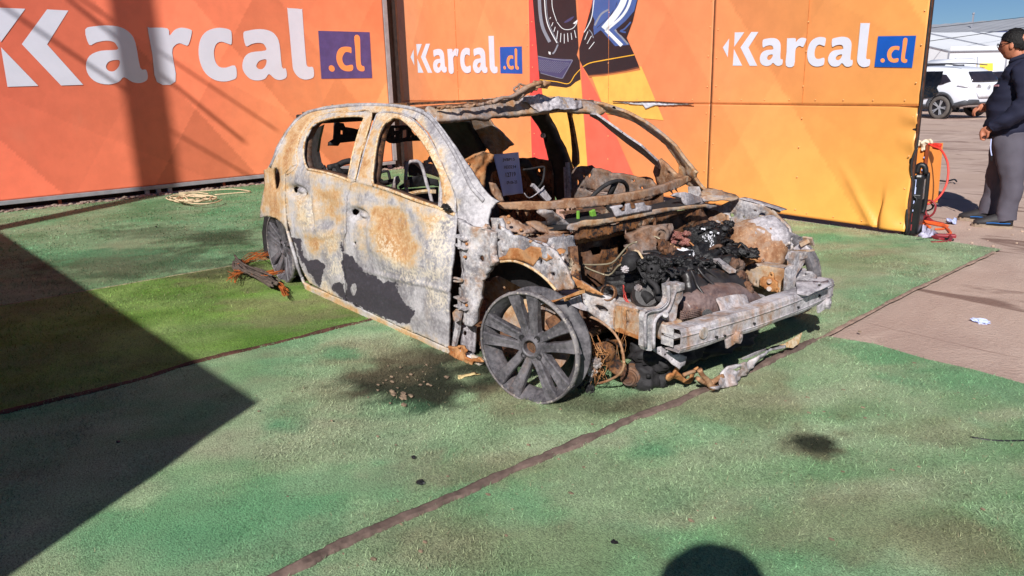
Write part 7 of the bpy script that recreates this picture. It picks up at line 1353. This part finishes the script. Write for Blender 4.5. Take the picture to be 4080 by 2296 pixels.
# ================================================================== the people
skin = plain('tanned_skin', (186, 120, 92), .5, 0, .10, 30, .1, .4)
def skinned(name, joints, edges, mat, parent, root=0, sub=2, local=True):
    me = bpy.data.meshes.new(name); me.from_pydata([j[0] for j in joints], edges, []); me.materials.append(mat); o = bpy.data.objects.new(name, me); put(o, parent, local)
    sk = o.modifiers.new('skin', 'SKIN'); sk.use_smooth_shade = True
    for i, j in enumerate(joints):
        r = j[1]; me.skin_vertices[0].data[i].radius = r if isinstance(r, tuple) else (r, r)
    me.skin_vertices[0].data[root].use_root = True
    o.modifiers.new('sub', 'SUBSURF').levels = sub; o.modifiers[-1].render_levels = sub; return o
def ring_loft(name, rings, mat, parent, wrinkle=0.0, wf=(4, 12), smooth=True, caps=True, n=28, seed=0):
    """rings: (centre, rx, ry, tilt) ellipses in local space, z-ish axis"""
    R = []; 
    cs = np.array([r[0] for r in rings], float); tt = np.linspace(0, 1, len(rings)); m = (len(rings)-1)*6+1; ts = np.linspace(0, 1, m)
    def ip(a):
        a = np.asarray(a, float); s = smooth_poly([np.atleast_1d(q) for q in a], False, 6); return s
    C_ = ip(cs); RX = ip([[r[1]] for r in rings])[:, 0]; RY = ip([[r[2]] for r in rings])[:, 0]; T = np.gradient(C_, axis=0); T /= np.linalg.norm(T, axis=1)[:, None]
    v = []; f = []
    for i in range(len(C_)):
        t_ = T[i]; yv = np.array([0, 1, 0.]); yv = yv-t_*(yv@t_); yv /= np.linalg.norm(yv); xv = np.cross(yv, t_)
        for k in range(n):
            a = 2*math.pi*k/n; p = C_[i]+xv*RX[i]*math.cos(a)+yv*RY[i]*math.sin(a)
            if wrinkle:
                w_ = mnoise.fractal(Vector((p[0]*wf[0]+seed, p[1]*wf[0], p[2]*wf[1])), .7, 2.1, 3); p = p+(xv*math.cos(a)+yv*math.sin(a))*w_*wrinkle
            v.append(p)
    M_ = len(C_)
    for i in range(M_-1):
        for k in range(n): f.append((i*n+k, i*n+(k+1) % n, (i+1)*n+(k+1) % n, (i+1)*n+k))
    if caps: f.append(tuple(range(n))[::-1]); f.append(tuple((M_-1)*n+k for k in range(n)))
    return mesh(name, v, f, mat, parent, local=True, smooth=smooth)
def person(loc, yaw, label, scale=1.0, detailed=True):
    pr = thing('person', tuple(loc), label, 'person', yaw); 
    J = [((0, 0, .86), (.13, .11)), ((0, 0, 1.05), (.15, .13)), ((.0, 0, 1.22), (.14, .15)), ((-.02, 0, 1.36), (.06, .06)), ((.0, 0, 1.44), (.055, .055)),
         ((.02, 0, 1.50), (.080, .070)), ((.015, 0, 1.565), (.085, .075)),
         ((-.02, .17, 1.29), .04), ((-.07, .25, 1.06), .03), ((.10, .225, .86), .022), ((-.02, -.17, 1.29), .04), ((0, -.235, 1.08), .03), ((.16, -.16, .99), .022),
         ((-.01, .09, .80), .07), ((.0, .105, .45), .04), ((-.055, .118, .10), .03), ((.0, -.09, .80), .07), ((.075, -.105, .45), .04), ((.062, -.118, .10), .03)]
    E_ = [(0, 1), (1, 2), (2, 3), (3, 4), (4, 5), (5, 6), (2, 7), (7, 8), (8, 9), (2, 10), (10, 11), (11, 12), (0, 13), (13, 14), (14, 15), (0, 16), (16, 17), (17, 18)]
    skinned('body', J, E_, skin, pr)
    return pr
navy = plain('navy_fleece_jacket', (34, 36, 56), .8, 0, .12, 6, .3, .3); greyt = plain('grey_trousers', (86, 82, 92), .8, 0, .08, 6, .3, .3); shoe = plain('black_trainer_leather', (44, 42, 44), .6, 0, .3, 20, .2); sole = plain('dusty_tan_sole', (150, 132, 114), .8, 0, .15, 20, .2); hairm = plain('short_black_hair', (17, 14, 14), .55, 0, .5, 120, 1.0, .3); bluel = plain('bright_blue_stripe', (30, 100, 170), .5, 0, .05, 5, 0)
mloc = at('Z', 2513, 566, 'z', 0); myaw = rad(197)
man = person(mloc, myaw, 'man in glasses, navy jacket and grey trousers standing at the right, looking left')
# head in local space: x = facing, y = his left (towards the camera)
hb = bmesh.new(); bmesh.ops.create_icosphere(hb, subdivisions=4, radius=1.0); hv = []
for q in hb.verts:
    x, y, z = q.co; X = x*.098; Y = y*.074; Z = z*.118
    if z < -.1: k = (-.1-z)/.9; X = X*(1-.18*k)+.012*k; Y *= (1-.28*k)
    if x > .5: X *= 1-.10*abs(y)
    p = Vector((X, Y, Z))
    # nose, brow, eye socket, mouth, chin
    p.x += .022*math.exp(-((y*.074/.012)**2)-((Z+.018)/.020)**2)*(x > 0) + .006*math.exp(-((Z-.022)/.010)**2)*(x > .6) - .008*math.exp(-((Z-.004)/.010)**2-((abs(Y)-.03)/.012)**2)*(x > .4) + .006*math.exp(-((Z+.055)/.010)**2-(Y/.025)**2)*(x > 0)+.008*math.exp(-((Z+.095)/.016)**2-(Y/.02)**2)*(x > 0)-.004*math.exp(-((Z+.068)/.005)**2-(Y/.03)**2)*(x > 0)
    hv.append(p)
hb.verts.index_update(); hf = [[q.index for q in f.verts] for f in hb.faces]; hb.free()
HC = Vector((.075, .0, 1.478)); HR = Matrix.Rotation(rad(-14), 3, 'Z')@Matrix.Rotation(rad(6), 3, 'Y')
mesh('head', [HC+HR@p for p in hv], hf, skin, man, local=True, smooth=True)
ear = MB().blob(HC+HR@Vector((-.006, .074, -.008)), (.018, .010, .030), .1, 3, 3, 1, HR); ear.blob(HC+HR@Vector((-.006, -.074, -.008)), (.018, .010, .030), .1, 3, 3, 1, HR).build('ears', skin, man, local=True, smooth=True)
hh = bmesh.new(); bmesh.ops.create_icosphere(hh, subdivisions=5, radius=1.0); vv = []; keep = set()
for q in hh.verts:
    x, y, z = q.co; k = 1+.05*mnoise.fractal(q.co*7, .6, 2.1, 3)+.03*mnoise.noise(Vector((x*40, y*40, z*9))); line_z = -.20+.62*max(0, x)**.6 if x > -.05 else -.20-.5*min(1, -x)
    p = Vector((x*.104, y*.080, z*.122))*k; vv.append(p)
    if z > line_z+.04*mnoise.noise(q.co*9): keep.add(q.index)
hh.verts.index_update(); ff = [[q.index for q in f.verts] for f in hh.faces if all(q.index in keep for q in f.verts)]; hh.free()
o = mesh('hair', [HC+HR@(p+Vector((-.006, 0, .006))) for p in vv], ff, hairm, man, local=True, smooth=True); o.modifiers.new('solid', 'SOLIDIFY').thickness = .006
gs = MB(); W = lambda x, y, z: HC+HR@Vector((x, y, z))
for s_ in (1, -1):
    c = W(.102, .032*s_, .006); gs.tube([c+HR@Vector((.0, .024*math.cos(a)*1.0, .016*math.sin(a))) for a in np.linspace(0, 2*math.pi, 17)], .0028, 5, 1); gs.tube([W(.100, .056*s_, .010), W(.06, .076*s_, .012), W(.0, .080*s_, .012), W(-.02, .078*s_, .0)], .0032, 5)
gs.tube([W(.104, -.010, .008), W(.108, 0, .010), W(.104, .010, .008)], .0025, 5).build('glasses', M['blkm'], man, local=True, smooth=True)
ring_loft('neck', [((.0, 0, 1.30), .066, .062), ((.02, 0, 1.36), .062, .058), ((.045, 0, 1.43), .062, .058)], skin, man)
# jacket: torso with belly
ring_loft('jacket', [((.02, 0, .735), .158, .18), ((.022, 0, .78), .165, .19), ((.03, 0, .88), .176, .198), ((.03, 0, .99), .178, .198), ((.015, 0, 1.10), .164, .20), ((-.012, 0, 1.20), .155, .21), ((-.01, 0, 1.28), .130, .185), ((.0, 0, 1.335), .10, .12), ((.012, 0, 1.375), .078, .080), ((.02, 0, 1.395), .074, .076)], navy, man, .020, (6, 15))
ring_loft('sleeve', [((-.02, .14, 1.30), .075, .06), ((-.035, .205, 1.24), .082, .075), ((-.07, .25, 1.10), .074, .068), ((-.06, .265, 1.0), .074, .066), ((.02, .255, .91), .062, .056), ((.12, .225, .845), .048, .045), ((.135, .22, .835), .040, .038)], navy, man, .020, (9, 18), seed=3)
ring_loft('sleeve', [((-.02, -.14, 1.30), .075, .06), ((-.02, -.205, 1.22), .08, .072), ((.0, -.24, 1.09), .07, .064), ((.05, -.225, 1.02), .066, .06), ((.14, -.17, .99), .054, .05), ((.19, -.14, .985), .044, .042)], navy, man, .020, (9, 18), seed=9)
MB().tube([(.075, .05, 1.34), (.06, .075, 1.36), (-.03, .085, 1.385), (-.07, 0, 1.39), (-.03, -.085, 1.385), (.06, -.075, 1.36), (.075, -.05, 1.34)], .018, 8).build('collar', navy, man, local=True, smooth=True)
MB().box((.150, .12, 1.16), (.006, .05, .014), Matrix.Rotation(.7, 3, 'Z')).build('chest_logo', plain('faded_rose_embroidery', (190, 140, 150), .8, 0, .2, 60, .2), man, local=True)
ring_loft('trouser_leg', [((.01, .075, .76), .135, .11), ((-.005, .095, .66), .125, .10), ((-.035, .11, .52), .108, .092), ((-.05, .115, .42), .088, .082), ((-.055, .12, .30), .080, .074), ((-.05, .122, .18), .074, .070), ((-.042, .125, .085), .074, .066), ((-.042, .125, .07), .072, .064)], greyt, man, .013, (9, 7), seed=1)
ring_loft('trouser_leg', [((.01, -.075, .76), .135, .11), ((.025, -.09, .66), .118, .10), ((.05, -.10, .52), .096, .088), ((.065, -.11, .42), .082, .078), ((.08, -.12, .30), .074, .070), ((.092, -.125, .18), .070, .066), ((.10, -.13, .09), .068, .064), ((.10, -.13, .075), .066, .062)], greyt, man, .013, (9, 7), seed=5)
MB().tube([(.135, .155, .735), (.13, .165, .66), (.115, .17, .60)], .004, 5).build('pocket_zip', M['paper'], man, local=True); MB().tube([(.115, .172, .60), (.112, .176, .56)], .007, 6).build('zip_pull', M['blk'], man, local=True)
def shoe_mesh(x, y, rz_):
    m_ = Matrix.Translation((x, y, 0))@Matrix.Rotation(rz_, 4, 'Z')
    rings = [(-.10, .034, .034, .110), (-.07, .044, .038, .130), (-.02, .046, .040, .132), (.04, .047, .034, .112), (.10, .050, .026, .086), (.15, .047, .022, .070), (.185, .032, .016, .052)]
    v = []; n = 16
    for cx, wy, _, top in rings:
        for k in range(n):
            a = 2*math.pi*k/n; zz = max(.02, .02+(top-.02)*(.5+.5*math.sin(a))) if math.sin(a) > -.95 else .02; v.append(m_@Vector((cx, wy*math.cos(a), .022+(top-.022)*max(0, math.sin(a))**.7)))
    f = [(i*n+k, i*n+(k+1) % n, (i+1)*n+(k+1) % n, (i+1)*n+k) for i in range(len(rings)-1) for k in range(n)]; f += [tuple(range(n))[::-1], tuple((len(rings)-1)*n+k for k in range(n))]
    s = mesh('shoe', v, f, shoe, man, local=True, smooth=True)
    pr_ = [(-.108, 0), (-.10, .034), (-.05, .042), (0, .040), (.06, .046), (.12, .052), (.17, .040), (.195, .015), (.198, 0), (.195, -.015), (.17, -.040), (.12, -.052), (.06, -.046), (0, -.040), (-.05, -.042), (-.10, -.034)]
    v = [m_@Vector((a, b, 0)) for a, b in pr_]+[m_@Vector((a, b, .028)) for a, b in pr_]; k = len(pr_); f = [tuple(range(k))[::-1], tuple(range(k, 2*k))]+[(i, (i+1) % k, k+(i+1) % k, k+i) for i in range(k)]
    mesh('sole', v, f, sole, s, local=True)
    t_ = MB().tube([m_@Vector(q) for q in ((-.08, .045, .045), (-.02, .049, .042), (.04, .050, .044), (.09, .050, .040))], .004, 5); t_.build('stripe', bluel, s, local=True)
    l_ = MB()
    for q in range(4): l_.bar(m_@Vector((.02+.022*q, -.02, .095-.009*q)), m_@Vector((.02+.022*q, .02, .095-.009*q)), .006, .006)
    l_.build('laces', M['blk'], s, local=True)
shoe_mesh(.00, .13, rad(4)); shoe_mesh(.13, -.13, rad(-4))
def hand(c, d, up, s=1.0, curl=1.0, name='hand', thumb=1):
    c = Vector(c); d = Vector(d).normalized(); up = Vector(up); sd = d.cross(up).normalized(); up = sd.cross(d)
    P = MB()
    joints = [(c, (.020*s, .028*s)), (c+d*.03*s, (.018*s, .038*s)), (c+d*.075*s, (.015*s, .040*s))]; E_ = [(0, 1), (1, 2)]
    for k, (o_, L_) in enumerate(((-.031, .9), (-.010, 1.02), (.011, 1.0), (.031, .8))):
        b = c+d*.06*s+sd*o_*s; n0 = len(joints); a = 0; p = b; prev = None
        for q, l_ in enumerate((.022, .036*L_, .026*L_, .02*L_)):
            if q: a += curl*(.75, 1.0, .8)[q-1]
            p = p+(d*math.cos(a)-up*math.sin(a))*l_*s; joints.append((p, (.0092-.0007*q)*s)); E_.append((n0+q-1 if q else 2, n0+q))
    n0 = len(joints); p1 = c+d*.03*s-sd*.030*s*thumb-up*.008*s; p2 = p1+(d*.6-sd*.35*thumb-up*.6)*.034*s; p3 = p2+(d*.7-up*.5+sd*.2*thumb)*.028*s
    joints += [(p1, .011*s), (p2, .0095*s), (p3, .008*s)]; E_ += [(1, n0), (n0, n0+1), (n0+1, n0+2)]
    return skinned(name, joints, E_, skin, man, 0, 2)
hand((.145, .218, .828), (.75, -.25, -.55), (.5, .6, .6), 1.0, 1.05, thumb=1)
hand((.195, -.135, .98), (.9, .25, -.12), (.1, .2, 1), 1.0, .75, thumb=-1)
# the photographer, standing behind the camera (only the head's shadow falls into the picture)
pv = _fw[:2]/np.linalg.norm(_fw[:2]); pr_ = np.array([pv[1], -pv[0]]); ploc = Vector((CAM[0]-pv[0]*.50-pr_[0]*.11, CAM[1]-pv[1]*.50-pr_[1]*.11, 0))
ph = person(ploc, math.atan2(pv[1], pv[0]), 'person standing behind the camera holding up a phone, dark clothes', 1.0)
man_save = man; man = ph
ring_loft('coat', [((0, 0, .45), .17, .2), ((0, 0, .9), .16, .2), ((0, 0, 1.2), .14, .2), ((0, 0, 1.35), .08, .12), ((0, 0, 1.40), .07, .07)], navy, ph)
mesh('head', [Vector((.02, 0, 1.56))+p for p in hv], hf, skin, ph, local=True, smooth=True); mesh('hair', [Vector((.015, 0, 1.57))+p*1.03 for p in vv], ff, hairm, ph, local=True, smooth=True)
hd_ = MB(); hd_.blob((.0, 0, 1.55), (.13, .15, .15), .05, 2, 4).build('hood', navy, ph, local=True, smooth=True)
for s_ in (1, -1): ring_loft('sleeve', [((0, .17*s_, 1.32), .07, .07), ((.02, .24*s_, 1.15), .065, .065), ((.16, .20*s_, 1.12), .055, .055), ((.30, .10*s_, 1.24), .045, .045)], navy, ph)
MB().box((.335, 0, 1.25), (.009, .15, .075), ch=.003).build('phone', M['blkm'], ph, local=True)
man = man_save
# ================================================================== what throws the big shadows (all outside the frame, behind and left of the camera)
L2 = np.array([math.cos(SUN_HEAD), math.sin(SUN_HEAD)]); tanE = math.tan(SUN_EL)
cor = cast(px('Z', [(665, 1015)]), ('z', 0))[0][:2]; farp = cast(px('Z', [(0, 582)]), ('z', 0))[0][:2]; wd = (farp-cor)/np.linalg.norm(farp-cor)
Hh = 2.35; base = cor-L2*(Hh/tanE); end = base+wd*9.5
bw_ = thing('site_cabin', (float(base[0]), float(base[1]), 0), 'plain grey site cabin wall standing behind and left of the camera, out of view', 'cabin')
nrm = np.array([-wd[1], wd[0]]); nrm = nrm if nrm@L2 < 0 else -nrm; th = nrm*2.2
P4 = [base, end, end+th, base+th]; vv2 = [Vector((*p, .0)) for p in P4]+[Vector((*p, Hh)) for p in P4]
# only the shadow edge matters: keep the cabin's near end square to the light
MB().add(vv2, [(3, 2, 1, 0), (4, 5, 6, 7), (0, 1, 5, 4), (1, 2, 6, 5), (2, 3, 7, 6), (3, 0, 4, 7)]).build('cabin_shell', M['wallwhite'], bw_)
pb = cast(px('Z', [(436, 484)]), ('z', 0))[0][:2]; pbase = pb-L2*9.0
mast = thing('mast', (float(pbase[0]), float(pbase[1]), 0), 'tall square steel mast standing behind and left of the camera, out of view', 'mast')
MB().box((pbase[0], pbase[1], 6.2), (.30, .30, 12.4), Matrix.Rotation(SUN_HEAD, 3, 'Z')).build('mast_shaft', M['trim'], mast)
wires = MB()
# stay wires: aim their shadows at the faint diagonals seen on the billboard
def shadow_src(t, x, y, s): 
    p = wall_p('L', t, [(x, y)])[0]; d = -np.array(ldir); return Vector(p+d*s)
for (x0, y0, x1, y1, r) in ((0, 30, 840, 600, .022), (440, 0, 1500, 860, .024), (520, 0, 1700, 790, .018), (1120, 850, 1570, 1110, .016)):
    a, b = shadow_src('G', x0, y0, 9.5), shadow_src('G', x1, y1, 8.2); dd = b-a; wires.tube([a-dd*.25, b+dd*.05], r, 6, 1)
o = wires.build('stay_wires', M['trim'], mast)
# cloth / net remnants: far ground litter in the yard shade is left to the dirt material
